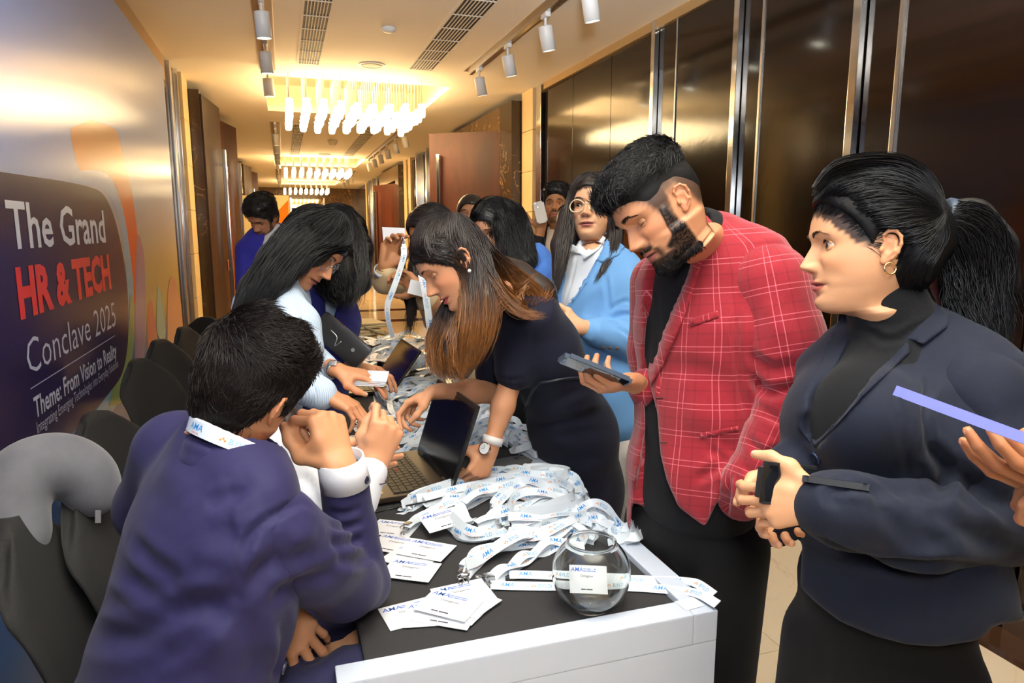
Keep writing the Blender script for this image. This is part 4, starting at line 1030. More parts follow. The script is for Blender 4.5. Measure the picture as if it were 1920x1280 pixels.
def band(name, a, b, side, A, B, m, par, th=.003, n=36, flare=0):
    """open elliptical sleeve end or strap ring from a to b with real thickness"""
    a = np.asarray(a, float); b = np.asarray(b, float); t = unit(b-a); s_ = unit(side-t*(side@t)); w = np.cross(t, s_); V = []
    prof = [(0, 0), (1, 0), (1, -th), (0, -th)]
    for q, o in prof:
        for k in range(n):
            an = 2*math.pi*k/n; c_ = a+(b-a)*q; r0 = A[0]+(B[0]-A[0])*q+o; r1 = A[1]+(B[1]-A[1])*q+o; V.append(c_+s_*r0*math.cos(an)+w*r1*math.sin(an))
    F = [(i*n+k, i*n+(k+1) % n, ((i+1) % 4)*n+(k+1) % n, ((i+1) % 4)*n+k) for i in range(4) for k in range(n)]
    return mesh(name, V, F, m, par, True)

def collar(name, nb, f, r, m, p, rf=.070, rr=.078, h=.012, amp=.012, th=.0115, drop=.02, half=2.2, uvf=None, n=22):
    """turned-down jacket collar round the back of the neck"""
    z = np.array([0, 0, 1.]); pts = [nb+z*(h+amp*math.cos(t))+(-f*rf*math.cos(t)+r*rr*math.sin(t)) for t in np.linspace(-half, half, n)]; q = Field(); q.chain(pts, [th]*n, .01)
    q.chain([a-z*drop+(a-nb)*[.14, .14, 0] for a in pts], [th]*n, .012); V, F = q.mesh(.0055, 2); return mesh(name, V, F, m, p, True, uv=uvf(V) if uvf else None)
# ================================================================== PEOPLE
def hz(v): v = np.array(v, float); v[2] = 0; return unit(v)
FH = hz(FW)
def facing(a, b): return hz(RT*a+FH*b)          # a: to the picture's right, b: away from the camera
def rightof(f): return np.cross(f, [0, 0, 1.])
def torso(f, st, side, k=.035):
    for (p, w, d), (q, w2, d2) in zip(st, st[1:]): f.seg(p, q, (w, d), (w2, d2), side, k)
    return f
def arm(f, pts, rs, k=.03): return f.chain(pts, rs, k)
def uv_limb(V, a, b):
    ax_ = unit(np.asarray(b)-a); u = unit(np.cross(ax_, FW)); w = np.cross(ax_, u); Y = V-np.asarray(a)
    return np.stack([np.arctan2(Y@w, Y@u)*.075, Y@ax_], 1)
def shoes(par, toes, f, m=None):
    for p in toes:
        p = np.array(p); q = Field(); q.ell(p+f*.05+[0, 0, .04], (.045, .11, .035), frame(f, (0, 0, 1)), .02); q.ell(p-f*.05+[0, 0, .045], (.036, .06, .045), frame(f, (0, 0, 1)), .03)
        V, F = q.mesh(.012, 1); V[:, 2] = np.maximum(V[:, 2], .003); mesh('shoe', V, F, m or mat('black_leather', (.012, .011, .011), .3), par)
def legs(f, hipc, side, fwd, feet, r=(.098, .075, .06), seat=None, k=.04):
    for s_, ft in zip((-1, 1), feet):
        h = hipc+side*.09*s_; ft = np.array(ft, float); kn = (h+ft)/2+fwd*.02
        f.chain([h, kn, ft+[0, 0, .05]], r, k)
    return f
HL_M = [(.12, .066), (.088, .064), (.070, .050), (.056, .034), (.040, .020), (.026, -.004), (.010, -.006), (.000, .016), (-.020, .016), (-.036, -.022), (-.055, -.062), (-.08, -.078), (-.12, -.078)]
def hair_cap(H, par, m, thick=.012, line=HL_M, soft=.012, noise=.003, seed=0, zmax=None, name='hair', fn=None):
    """shell over the scalp; fades into the skin along the hair line"""
    V, F = H['skull']; L = H['L']; N = normals(V, F)
    t = np.array(line)[::-1]; zl = np.interp(L[:, 1], t[:, 0], t[:, 1])
    k = sm(-soft*.3, soft, L[:, 2]-zl); k[:len(k)//3*0+1] = 1
    rg = np.random.default_rng(seed); th = thick if fn is None else thick*fn(L)
    cell = np.floor(L/.006).astype(int); hsh = np.sin(cell[:, 0]*12.9+cell[:, 1]*78.2+cell[:, 2]*37.7)*43758.5; hsh = hsh-np.floor(hsh)
    Vn = V+N*((th*H['s'])*np.sqrt(k)-.0025+noise*(hsh-.5)*k)[:, None]
    keep = (k[F] > .001).any(1); F2 = F[keep]; u, inv = np.unique(F2, return_inverse=True); F3 = inv.reshape(F2.shape)
    Vc = lap(Vn[u], F3, .5); b = bvh(Vc, F3)
    o = mesh(name, Vc, F3, m, par, True)
    return o, b, dict(V=Vc, F=F3, L=L[u], k=k[u], N=N[u])
def short_hair(H, cap, m, par, n, length, dirf, rad=.0009, lift=.3, seed=2, name='hair_strand_layer', cols=None, kmin=.12, curl=.0, nseg=5, snap=None):
    rg = np.random.default_rng(seed); V, F, L, k = cap['V'], cap['F'], cap['L'], cap['k']
    A = np.linalg.norm(np.cross(V[F[:, 1]]-V[F[:, 0]], V[F[:, 2]]-V[F[:, 0]]), axis=1); A = A*(k[F].mean(1) > kmin)*(V[F[:, 0]][:, 0] < 99); c = np.cumsum(A); c /= c[-1]
    fi = np.searchsorted(c, rg.random(n)); ps = []; w = rg.dirichlet(np.ones(F.shape[1]), n); N = normals(V, F)
    for i, q in zip(fi, w):
        f = F[i]; p = (V[f]*q[:, None]).sum(0); l = (L[f]*q[:, None]).sum(0); nn = unit(N[f].mean(0)); kk = k[f].mean()
        d = H['R']@np.asarray(dirf(l, rg), float); d = unit(d-nn*(d@nn)); ln = length(l)*rg.uniform(.7, 1.15)*(.35+.65*kk) if callable(length) else length*rg.uniform(.7, 1.15)*(.35+.65*kk)
        t = np.linspace(0, 1, nseg)[:, None]; sd = np.cross(nn, d)*rg.normal(0, .25)
        q_ = p-nn*.001+(d*t+nn*lift*(t-t*t*.9)+sd*t*t+np.array([0, 0, -1])*curl*t*t)*ln
        if snap is not None:
            o_ = rg.uniform(.0002, .0022)
            for j_ in range(len(q_)):
                h_ = snap.find_nearest(Vector(q_[j_]))
                if h_[0] is not None: n_ = np.array(h_[1]); q_[j_] = np.array(h_[0])+n_*(o_ if n_@nn > 0 else -o_)
        ps.append(q_)
    return strands(name, ps, rad*H['s'], m, par, cols=cols)
TREE = {}
M_blk_hair = hairmat('black_hair', '#15110f', .38); M_dk_hair = hairmat('dark_brown_hair', '#1d1512', .36)
def mass_strands(H, V, F, m, par, n=1300, length=.075):
    L = ((V-H['c'])@H['R'])/H['s']; k = sm(-.01, .02, L[:, 2])*sm(.2, .12, L[:, 2])
    return short_hair(H, dict(V=V, F=F, L=L, k=k), m, par, n, length, lambda l, rg: np.array([np.sign(l[0])*(.8 if l[1] > -.05 else .3), -.45, -.45])+rg.normal(0, .07, 3), .0007, .03, 5, name='crown_strands', kmin=.4, nseg=7, snap=bvh(V, F))
HL_F = [(.12, .060), (.088, .058), (.076, .046), (.062, .030), (.048, .014), (.034, .002), (.022, -.006), (.012, -.010), (.000, .018), (-.020, .018), (-.034, -.020), (-.055, -.065), (-.08, -.085), (-.12, -.09)]
def hairline(H, par, m, n, line, dirf, length=.030, rad=.0004, seed=77, lo=-.004, hi=.022, lift=.10):
    V, F = H['skull']; L = H['L']; t = np.array(line)[::-1]; h = L[:, 2]-np.interp(L[:, 1], t[:, 0], t[:, 1]); k = sm(lo, lo+.006, h)*sm(hi, hi-.008, h)*(L[:, 2] > -.09)
    return short_hair(H, dict(V=V, F=F, L=L, k=k), m, par, n, length, dirf, rad, lift, seed, name='hairline', kmin=.3, nseg=4)

SK_M1 = '#c58d66'; SK_W13 = '#cf9a72'; SK_RM = '#bd8460'; SK_W7 = '#c88f6a'; SK_W11 = '#cc9a76'; SK_W3 = '#c08560'
LAY = {}
# ------------------------------------------------------------ 1. man in the navy suit, seated with his back to the camera
def man_navy():
    f = facing(.72, .70); r = rightof(f); z = np.array([0, 0, 1.])
    H = make_head(P(470, 724, 1.15), frame(unit(RT*.25+FW*.93-UP*.2), np.cross(RT*.87-UP*.42-FW*.32, RT*.25+FW*.93-UP*.2)), .97, res=.6, neck=P(452, 868, 1.13), neck_r=(.066, .064), neckside=r, male=True, skin=SK_M1, brow_n=60, scalp=(HL_M, '#1b1412', .008, .9))
    el = P(688, 1088, 1.33); wr = P(638, 876, 1.25)
    ha = make_hand(wr, unit(UP*.93-RT*.34+FW*.10), unit(-RT*.75+FW*.45-UP*.1), True, curl=((1.25, 1.5, .8), (1.2, 1.5, .8), (1.15, 1.45, .8), (1.1, 1.4, .8)), thumb=((.5, .35, .75), (.9, .1, .3), (1, -.1, .2)), s=1.06, elbow=wr+(el-wr)*.5, skin=SK_M1, arm=(.027, .022, .019, .019))
    hb = make_hand(P(508, 1132, 1.20), unit(RT*.55-UP*.75+FW*.1), unit(-UP*.4+FW*.5-RT*.3), False, curl=((.5, .5, .3), (.3, .4, .3), (.25, .35, .3), (.3, .4, .3)), spread=.22, thumb=((.55, .75, .1), (.8, .5, .1), (.95, .3, .1)), s=.98, elbow=P(440, 1050, 1.28), skin=SK_M1)
    bf = Field(); nb = P(452, 868, 1.13); hip = P(285, 1440, 1.12)
    st0 = [(nb, .05, .05), (P(430, 930, 1.13), .15, .07), (P(400, 1080, 1.13), .14, .09), (P(340, 1260, 1.12), .13, .09), (hip, .15, .11)]
    torso(bf, st0, r); bf.chain([hip+r*.09, hip+r*.09+f*.42+z*.02, hip+r*.09+f*.44-z*.40], [.08, .06, .045], .03); bf.chain([hip-r*.09, hip-r*.09+f*.42, hip-r*.09+f*.44-z*.40], [.08, .06, .045], .03)
    p = person([H, ha, hb, skinfield(bf, .014, SK_M1)], 'man in a navy suit seated with his back to us, chin on his fist')
    head_details(H, p, lashes=False)
    g = Field()
    st = [(P(440, 850, 1.13), .060, .060), (P(425, 868, 1.14), .125, .075), (P(418, 910, 1.14), .188, .092), (P(405, 1000, 1.13), .192, .118), (P(385, 1110, 1.12), .182, .125), (P(345, 1240, 1.11), .180, .128), (P(300, 1400, 1.10), .205, .14), (P(285, 1500, 1.10), .22, .16)]
    torso(g, st, r, .03)
    rs = nb+r*.165-z*.065+f*.01; ls = nb-r*.165-z*.065+f*.02
    g_ = 0
    g3 = Field(); g3.chain([P(512, 1000, 1.06), P(585, 1052, 1.14), P(645, 1096, 1.25), P(684, 1096, 1.325)], [.074, .066, .058, .046], .03)
    g3.chain([P(684, 1094, 1.325), P(657, 990, 1.30), P(645, 900, 1.27)], [.047, .047, .044], .016)
    le = P(330, 1060, 1.36)
    g.chain([P(335, 852, 1.25), P(290, 950, 1.33), P(400, 1060, 1.32), P(500, 1125, 1.22)], [.080, .066, .052, .042], .03)
    strokes = [([(455, 905), (440, 925), (380, 950)], .012, -.004), ([(505, 960), (430, 990)], .03, .006),
        ([(245, 1010), (290, 1060), (350, 1100)], .014, -.007), ([(215, 1060), (280, 1110), (350, 1130), (430, 1120)], .016, -.009), ([(160, 1190), (260, 1190), (370, 1150), (440, 1120)], .018, -.010),
        ([(190, 1120), (270, 1150), (350, 1150)], .014, -.006), ([(280, 1240), (360, 1200), (440, 1130)], .014, -.007), ([(430, 1120), (450, 1060), (480, 990), (560, 945), (590, 955)], .007, -.005),
        ([(450, 1110), (520, 1060), (600, 1030)], .016, -.009), ([(500, 1120), (560, 1090), (640, 1070)], .014, -.007), ([(470, 1085), (520, 1030), (560, 1010)], .014, -.006),
        ([(615, 1010), (640, 1020), (680, 1010)], .010, -.008), ([(612, 985), (650, 990), (685, 975)], .008, -.006), ([(616, 960), (650, 962), (680, 950)], .007, -.004), ([(625, 1040), (660, 1050), (700, 1040)], .011, -.008),
        ([(290, 880), (330, 900), (360, 930)], .02, .004), ([(520, 1160), (535, 1200), (510, 1280)], .014, -.008), ([(430, 1140), (470, 1200), (480, 1280)], .02, -.007), ([(400, 980), (420, 1000), (520, 980)], .02, -.004)]
    jm = cloth('navy_suit_cloth', '#1f1c43', .7, .05, .25, 1400)
    def neck_hole(V, F): return V, F
    g.ell(P(452, 850, 1.13)+z*.02, (.064, .062, .05), frame(f, z), .01, sub=True)
    jo, jb, V, F = garment('suit_jacket', g, .0075, jm, p, strokes, subdiv=1, clips=[(P(626, 900, 1.255), unit(P(617, 870, 1.235)-P(655, 985, 1.29))*1.0)] if 0 else ())
    LAY['navy'] = (jb, f, r); _, jb2, _, _ = garment('sleeve', g3, .0075, jm, p, strokes, subdiv=1)
    # shirt cuff and button
    band('shirt_cuff', P(648, 908, 1.27), P(638, 858, 1.25), RT, (.046, .043), (.042, .040), cloth('white_shirt', '#e4e6ec', .7, .0, .15, 900), p)
    bz, bn = hit(jb2, 684, 900)
    if bz is None: bz, bn = hit(jb2, 660, 920)
    for dz in (0, ): MB().lathe([(.001, .0052), (.006, .0055), (.0085, .004), (.0088, .0)], bz, 18, bn).build('cuff_button', mat('navy_button', (.02, .02, .04), .2), p, smooth=True)
    for px, py in ((530, 1252),):
        h_, n_ = hit(jb, px, py)
        if h_ is not None: MB().lathe([(.001, .005), (.008, .0055), (.011, .004), (.0112, .0)], h_, 20, n_).build('jacket_button', mat('navy_button'), p, smooth=True)
    # collar of shirt at the nape and jacket collar
    nbz = P(452, 868, 1.13); collar('jacket_collar', nbz+z*.005, f, r, jm, p, amp=.038, h=.0)
    # lanyard round the neck: a ribbon over the collar
    sh = Field(); pts = [nbz+z*(.038+.040*math.cos(t))+(-f*.062*math.cos(t)+r*.069*math.sin(t)) for t in np.linspace(-2.3, 2.3, 20)]; sh.chain(pts, [.008]*20, .006)
    V, F = sh.mesh(.004, 2); mesh('shirt_collar', V, F, MATS['white_shirt'], p)
    LAY['navy_neck'] = (nbz, f, r)
    # trousers
    t = Field(); t.ell(hip+f*.02, (.18, .17, .12), frame(f, z), .04)
    for sgn in (-1, 1):
        t.chain([hip+r*sgn*.10, hip+r*sgn*.12+f*.24+z*.03, hip+r*sgn*.13+f*.46+z*.03, hip+r*sgn*.13+f*.46-z*.42], [.11, .096, .078, .055], .03)
    garment('trousers', t, .011, cloth('navy_trousers', '#20203f', .8), p, strokes=[([(560, 1250), (640, 1200)], .02, -.01)], subdiv=1)
    shoes(p, [(hip+r*s_*.13+f*.46)*[1, 1, 0] for s_ in (-1, 1)], f)
    # hair
    hm = hairmat('brown_black_hair', '#191210', .48, .3)
    def thick(L): return .9+.9*sm(.03, .10, L[:, 2])+.25*np.sin(L[:, 0]*90+L[:, 1]*60)*sm(.02, .06, L[:, 2])
    line = [(.12, .066), (.088, .060), (.070, .045), (.050, .030), (.040, .010), (.026, -.014), (.012, -.014), (.002, .018), (-.020, .018), (-.034, -.025), (-.05, -.070), (-.08, -.102), (-.12, -.102)]
    ho, hb2, cap = hair_cap(H, p, hairmat('brown_hair_base', '#0f0c0b', .6, .2), .010, line, .012, .0, fn=thick)
    def dr(l, rg):
        w = np.array([-.05, -.055, .095]); v = l-w; sw = np.cross([0, -.3, 1], v); sw = sw/(np.linalg.norm(sw)+1e-6); out = v/(np.linalg.norm(v)+1e-6)
        top = sm(.035, .075, l[2]); d = (sw*.85+out*.5)*top+np.array([0, -.25 if l[1] > -.02 else 0, -1.])*(1-top); return d+rg.normal(0, .12, 3)
    short_hair(H, cap, hm, p, 7000, lambda l: .026+.018*sm(.02, .08, l[2]), dr, .0006, .16, 3)
    def dr2(l, rg): return np.array(dr(l, rg))+rg.normal(0, .35, 3)
    short_hair(H, cap, hairmat('hair_sheen_brown', '#2c211b', .5, .3), p, 500, lambda l: (.028+.016*sm(.02, .08, l[2])), dr2, .0005, .22, 9, kmin=.5)
    return p
# ------------------------------------------------------------ 2. woman in navy blazer at right
def woman_right():
    f = facing(-.80, -.60); r = rightof(f); l = -r; z = np.array([0, 0, 1.]); D = 1.15
    nb = P(1700, 640, D)
    H = make_head(P(1620, 462, 1.13), frame(unit(-RT*.98+FW*.16-UP*.02), UP-RT*.02), .94, neck=nb, neck_r=(.054, .054), neckside=r, skin=SK_W13, lips='#a8564a', nose=.92, scalp=(HL_F, '#120f10', .006, .95), cheek=.45, eyes=dict(up=.58, lo=.36, mid=.0, gaze=(-.10, -.02)), brow_n=170)
    wl = P(1550, 950, 1.00); el = P(1875, 1000, 1.03); er = P(1600, 900, 1.3); wr = P(1478, 885, 1.10)
    hl = make_hand(P(1542, 938, .985), unit(-RT*.78+FW*.60-UP*.2), unit(FW*.7+RT*.6), False, curl=((.35, .6, .4), (.4, .65, .4), (.45, .7, .4), (.5, .7, .4)), thumb=((.55, .80, .0), (.80, .55, .05), (.92, .2, .1)), s=.88, elbow=P(1620, 958, 1.01), arm=(.026, .02, .024, .024), skin=SK_W13, spread=.10)
    hr = make_hand(P(1470, 872, 1.14), unit(-RT*.25-UP*.85-FW*.25), unit(-FW*.9-RT*.1), True, curl=((.5, .6, .3),)*4, s=.88, elbow=er, skin=SK_W13, nails=None)
    b = Field(); torso(b, [(nb, .05, .045), (P(1700, 720, D), .14, .06), (P(1660, 1000, D), .09, .06), (P(1650, 1150, D), .08, .06)], r)
    hc = P(1650, 1150, 1.16); ft = [hc*[1, 1, 0]+s_*r*.10 for s_ in (-1, 1)]; legs(b, hc-[0, 0, .06], r, f, ft, (.05, .045, .035))
    p = person([H, hl, hr, skinfield(b, .014, SK_W13)], 'woman in a dark navy blazer and black turtleneck with a ponytail, at right')
    head_details(H, p, iris='#3a2a22')
    # turtleneck
    t = Field(); t.seg(P(1662, 572, 1.14), P(1700, 665, 1.15), (.0625, .0625), (.072, .066), r, .015); t.seg(P(1700, 665, D), P(1700, 720, D), (.072, .066), (.15, .08), r, .03)
    t.seg(P(1700, 720, D), P(1680, 840, D), (.14, .105), (.14, .115), r, .03); t.seg(P(1680, 840, D), P(1655, 1000, D), (.14, .115), (.12, .10), r, .03)
    t.ell(P(1612, 790, 1.10), (.085, .055, .085), frame(f, z), .06)
    garment('turtleneck', t, .0075, cloth('black_knit', '#0f1013', .95, .05, .35, 500), p, strokes=[([(1612, 612), (1670, 640), (1740, 600)], .006, -.004), ([(1605, 600), (1680, 622), (1745, 580)], .005, .002)], subdiv=1)
    # blazer
    g = Field(); st = [(P(1712, 640, D), .072, .062), (P(1712, 668, D), .15, .078), (P(1700, 715, D), .183, .095), (P(1682, 815, 1.14), .176, .128), (P(1660, 950, 1.14), .163, .122), (P(1652, 1080, 1.15), .185, .135), (P(1655, 1190, 1.16), .205, .15), (P(1655, 1232, 1.165), .212, .155)]
    torso(g, st, r, .03); g.ell(P(1625, 790, 1.05), (.085, .075, .085), frame(f, z), .05); g.ell(P(1545, 790, 1.17), (.06, .06, .08), frame(f, z), .05)
    g3 = Field(); g3.chain([P(1790, 700, 1.075), P(1830, 740, 1.05), P(1862, 850, 1.03), P(1872, 975, 1.03)], [.055, .067, .068, .061], .03); g3.chain([P(1872, 975, 1.03), P(1720, 985, .99), P(1590, 955, .99), P(1552, 948, .995)], [.063, .061, .052, .049], .02)
    g.chain([P(1575, 720, 1.28), P(1560, 850, 1.33), P(1555, 930, 1.3)], [.06, .055, .052], .03); g.chain([P(1555, 930, 1.3), P(1482, 880, 1.16)], [.052, .045], .02)
    cuts = [([(1600, 560), (1740, 520), (1720, 600), (1640, 700), (1580, 780), (1530, 838), (1508, 812), (1520, 740), (1560, 650)], .6, 1.13, .006), ([(1400, 1000), (1505, 1010), (1500, 1100), (1530, 1130), (1575, 1165), (1640, 1192), (1700, 1208), (1760, 1212), (1835, 1200), (1865, 1172), (1990, 1150), (1990, 1400), (1400, 1400)], .6, 1.6, .006)]
    # cut-away hem at the front edge
    strokes = [([(1880, 960), (1810, 905), (1770, 850)], .014, -.010), ([(1900, 1030), (1820, 1000), (1760, 950), (1740, 900)], .014, -.009), ([(1760, 910), (1700, 925), (1630, 905)], .014, -.006),
        ([(1590, 905), (1640, 920), (1660, 950)], .010, -.007), ([(1700, 930), (1740, 980), (1800, 1030)], .016, -.007), ([(1740, 830), (1770, 880), (1760, 930)], .010, -.012), ([(1600, 905), (1560, 925), (1575, 955)], .010, -.006),
        ([(1745, 700), (1735, 770), (1745, 850)], .007, -.006), ([(1850, 660), (1790, 700), (1750, 760)], .02, .004), ([(1660, 700), (1700, 860), (1700, 930)], .006, -.002), ([(1510, 1000), (1600, 1035), (1700, 1055), (1850, 1060)], .010, -.010),
        ([(1640, 930), (1700, 1000), (1780, 1030)], .014, -.006), ([(1820, 880), (1860, 930), (1900, 960)], .016, -.007), ([(1800, 760), (1850, 850)], .02, -.004)]
    jm = cloth('dark_navy_blazer', '#101626', .8, .05, .25, 1200)
    jo, jb, V, F = garment('blazer', g, .0075, jm, p, strokes, subdiv=1, cuts=cuts); LAY['right'] = jb; collar('jacket_collar', P(1712, 632, D), f, r, jm, p, .068, .076, .006, .010, .011, half=1.7); garment('sleeve', g3, .0075, jm, p, strokes, subdiv=1)
    patch('lapel', [(1728, 545), (1782, 590), (1776, 612), (1732, 646), (1702, 634), (1706, 660), (1618, 742), (1530, 838), (1512, 815), (1560, 745), (1640, 660), (1690, 600)], jb, jm, p, .009, .007, 7)
    patch('lapel', [(1605, 570), (1590, 575), (1560, 620), (1525, 690), (1498, 760), (1495, 800), (1520, 830), (1530, 780), (1560, 700), (1600, 620)], jb, jm, p, .008, .006, 7, dfall=1.12)
    for px, py in ((1531, 858),):
        h_, n_ = hit(jb, px, py); n_ = unit(CAMP-h_) if n_ is None else n_
        MB().lathe([(.001, .0035), (.005, .0030), (.0075, .0045), (.0095, .0045), (.0105, .003), (.0105, 0)], h_, 24, n_).build('jacket_button', mat('blue_black_button', (.012, .02, .05), .18), p, smooth=True)
    patch('cuff_flap', [(1500, 985), (1502, 1008), (1470, 1024), (1445, 1025), (1440, 1010), (1455, 985), (1480, 962), (1500, 965)], bvh(np.array([[0, 0, -9.], [1, 0, -9], [0, 1, -9]]), np.array([[0, 1, 2]])), mat('dark_navy_blazer'), p, dfall=1.09, thick=.02)
    # trousers
    t = Field(); t.seg(P(1655, 1100, 1.16), P(1655, 1230, 1.17), (.140, .115), (.125, .110), r, .04); legs(t, P(1648, 1240, 1.17), r, f, [q+[0, 0, .0] for q in ft], (.078, .078, .08))
    garment('trousers', t, .012, cloth('black_trousers', '#08080a', .9), p, strokes=[([(1540, 1170), (1545, 1280)], .008, -.004)], subdiv=0)
    shoes(p, ft, f)
    # hoop earring
    e = P(1641, 512, 1.055); hp = [H['w']((-.083-.001, -.012, -.047))+.0088*(math.cos(a)*RT+math.sin(a)*UP) for a in np.linspace(0, 6.28, 22)]
    MB().tube(np.array(hp), .0014, 6).build('hoop_earring', mat('gold', (.83, .55, .25), .22, 1), p, smooth=True)
    # hair: sleek, gathered into a ponytail
    hm = hairmat('jet_hair', '#0d0c0e', .38, .4)
    hf = Field(); w = H['w']; RR = H['R']
    hf.ell(w((0, -.016, .040)), np.array([.080, .104, .090]), RR, .02); hf.ell(w((0, -.050, .015)), np.array([.078, .070, .085]), RR, .03); hf.ell(w((0, -.062, -.03)), np.array([.064, .045, .055]), RR, .03)
    hf.ell(w((0, -.122, .012)), np.array([.028, .030, .034]), RR, .03)
    hf.ell(w((0, .070, -.030)), np.array([.095, .076, .100]), RR, .010, sub=True); hf.ell(w((0, .022, -.085)), np.array([.095, .036, .075]), RR, .012, sub=True)
    hf.ell(w((-.08, -.014, -.014)), np.array([.03, .020, .034]), RR, .006, sub=True)
    V, F = hf.mesh(.0045, 2); mesh('hair', V, F, hairmat('jet_hair_base', '#0a090a', .6, .2), p); b_ = bvh(V, F)
    tie = (1762, 405)
    G = [[(1522, 352), (1560, 308), (1640, 292), (1710, 305), (1752, 350), tie], [(1524, 372), (1570, 330), (1640, 318), (1705, 330), (1750, 370), tie], [(1540, 392), (1580, 365), (1640, 350), (1700, 358), (1748, 385), tie],
         [(1556, 402), (1600, 395), (1650, 385), (1705, 385), (1745, 398), tie], [(1580, 425), (1615, 430), (1655, 420), (1705, 412), (1745, 410), tie], [(1604, 452), (1630, 450), (1670, 440), (1710, 432), (1748, 420), tie],
         [(1612, 480), (1640, 462), (1680, 455), (1715, 450), (1750, 432), tie], [(1690, 540), (1700, 500), (1722, 470), (1745, 445), tie], [(1725, 545), (1735, 510), (1750, 480), (1765, 450), tie]]
    strands('hair_strands', hairflow(b_, G, 2600, .0022, (.000, .0035), 12, .0007), .00065, hm, p)
    hairline(H, p, hm, 3000, HL_F, lambda l, rg: np.array([0, -1., .45 if l[2] > .0 else -.2])+rg.normal(0, .13, 3), .045, .00045, hi=.05)
    # scrunchie and ponytail
    tb = P(1768, 405, 1.11); MB().tube(np.array([tb+.024*(math.cos(a)*FW+math.sin(a)*(UP*.85+RT*.5)) for a in np.linspace(0, 6.28, 16)]), .009, 8).build('hair_tie', mat('dark_blue_tie', (.012, .025, .05), .5), p, smooth=True)
    pf = Field(); pts = [P(1770, 405, 1.11), P(1812, 420, 1.12), P(1842, 470, 1.13), P(1850, 540, 1.14), P(1850, 610, 1.13), P(1838, 650, 1.12)]; pf.chain(pts, [.020, .036, .043, .040, .030, .012], .03)
    pf.chain([P(1790, 440, 1.12), P(1795, 520, 1.15), P(1812, 600, 1.14), P(1835, 640, 1.12)], [.025, .035, .030, .012], .03)
    V, F = pf.mesh(.006, 2); mesh('ponytail', V, F, hm, p); b2 = bvh(V, F)
    G = [[(1768, 400), (1800, 388), (1850, 405), (1878, 460), (1876, 530), (1882, 600), (1872, 640)], [(1768, 405), (1805, 400), (1848, 425), (1862, 480), (1860, 550), (1868, 620), (1862, 660)], [(1768, 410), (1805, 415), (1838, 450), (1846, 510), (1846, 580), (1856, 640), (1848, 668)],
         [(1768, 415), (1798, 430), (1818, 480), (1825, 540), (1835, 600), (1842, 650)], [(1766, 420), (1785, 450), (1800, 500), (1805, 550), (1825, 610), (1838, 650)], [(1766, 425), (1775, 470), (1782, 520), (1795, 570), (1815, 610)]]
    strands('ponytail_strands', hairflow(b2, G, 1500, .006, (.0, .010), 12, .004), .0007, hm, p)
    mesh_clip = MB().tube(np.array([P(1722, 333, 1.07), P(1728, 345, 1.065), P(1729, 360, 1.065)]), .0035, 6).build('hair_clip', mat('dark_clip', (.05, .02, .02), .15), p, smooth=True)
    return p
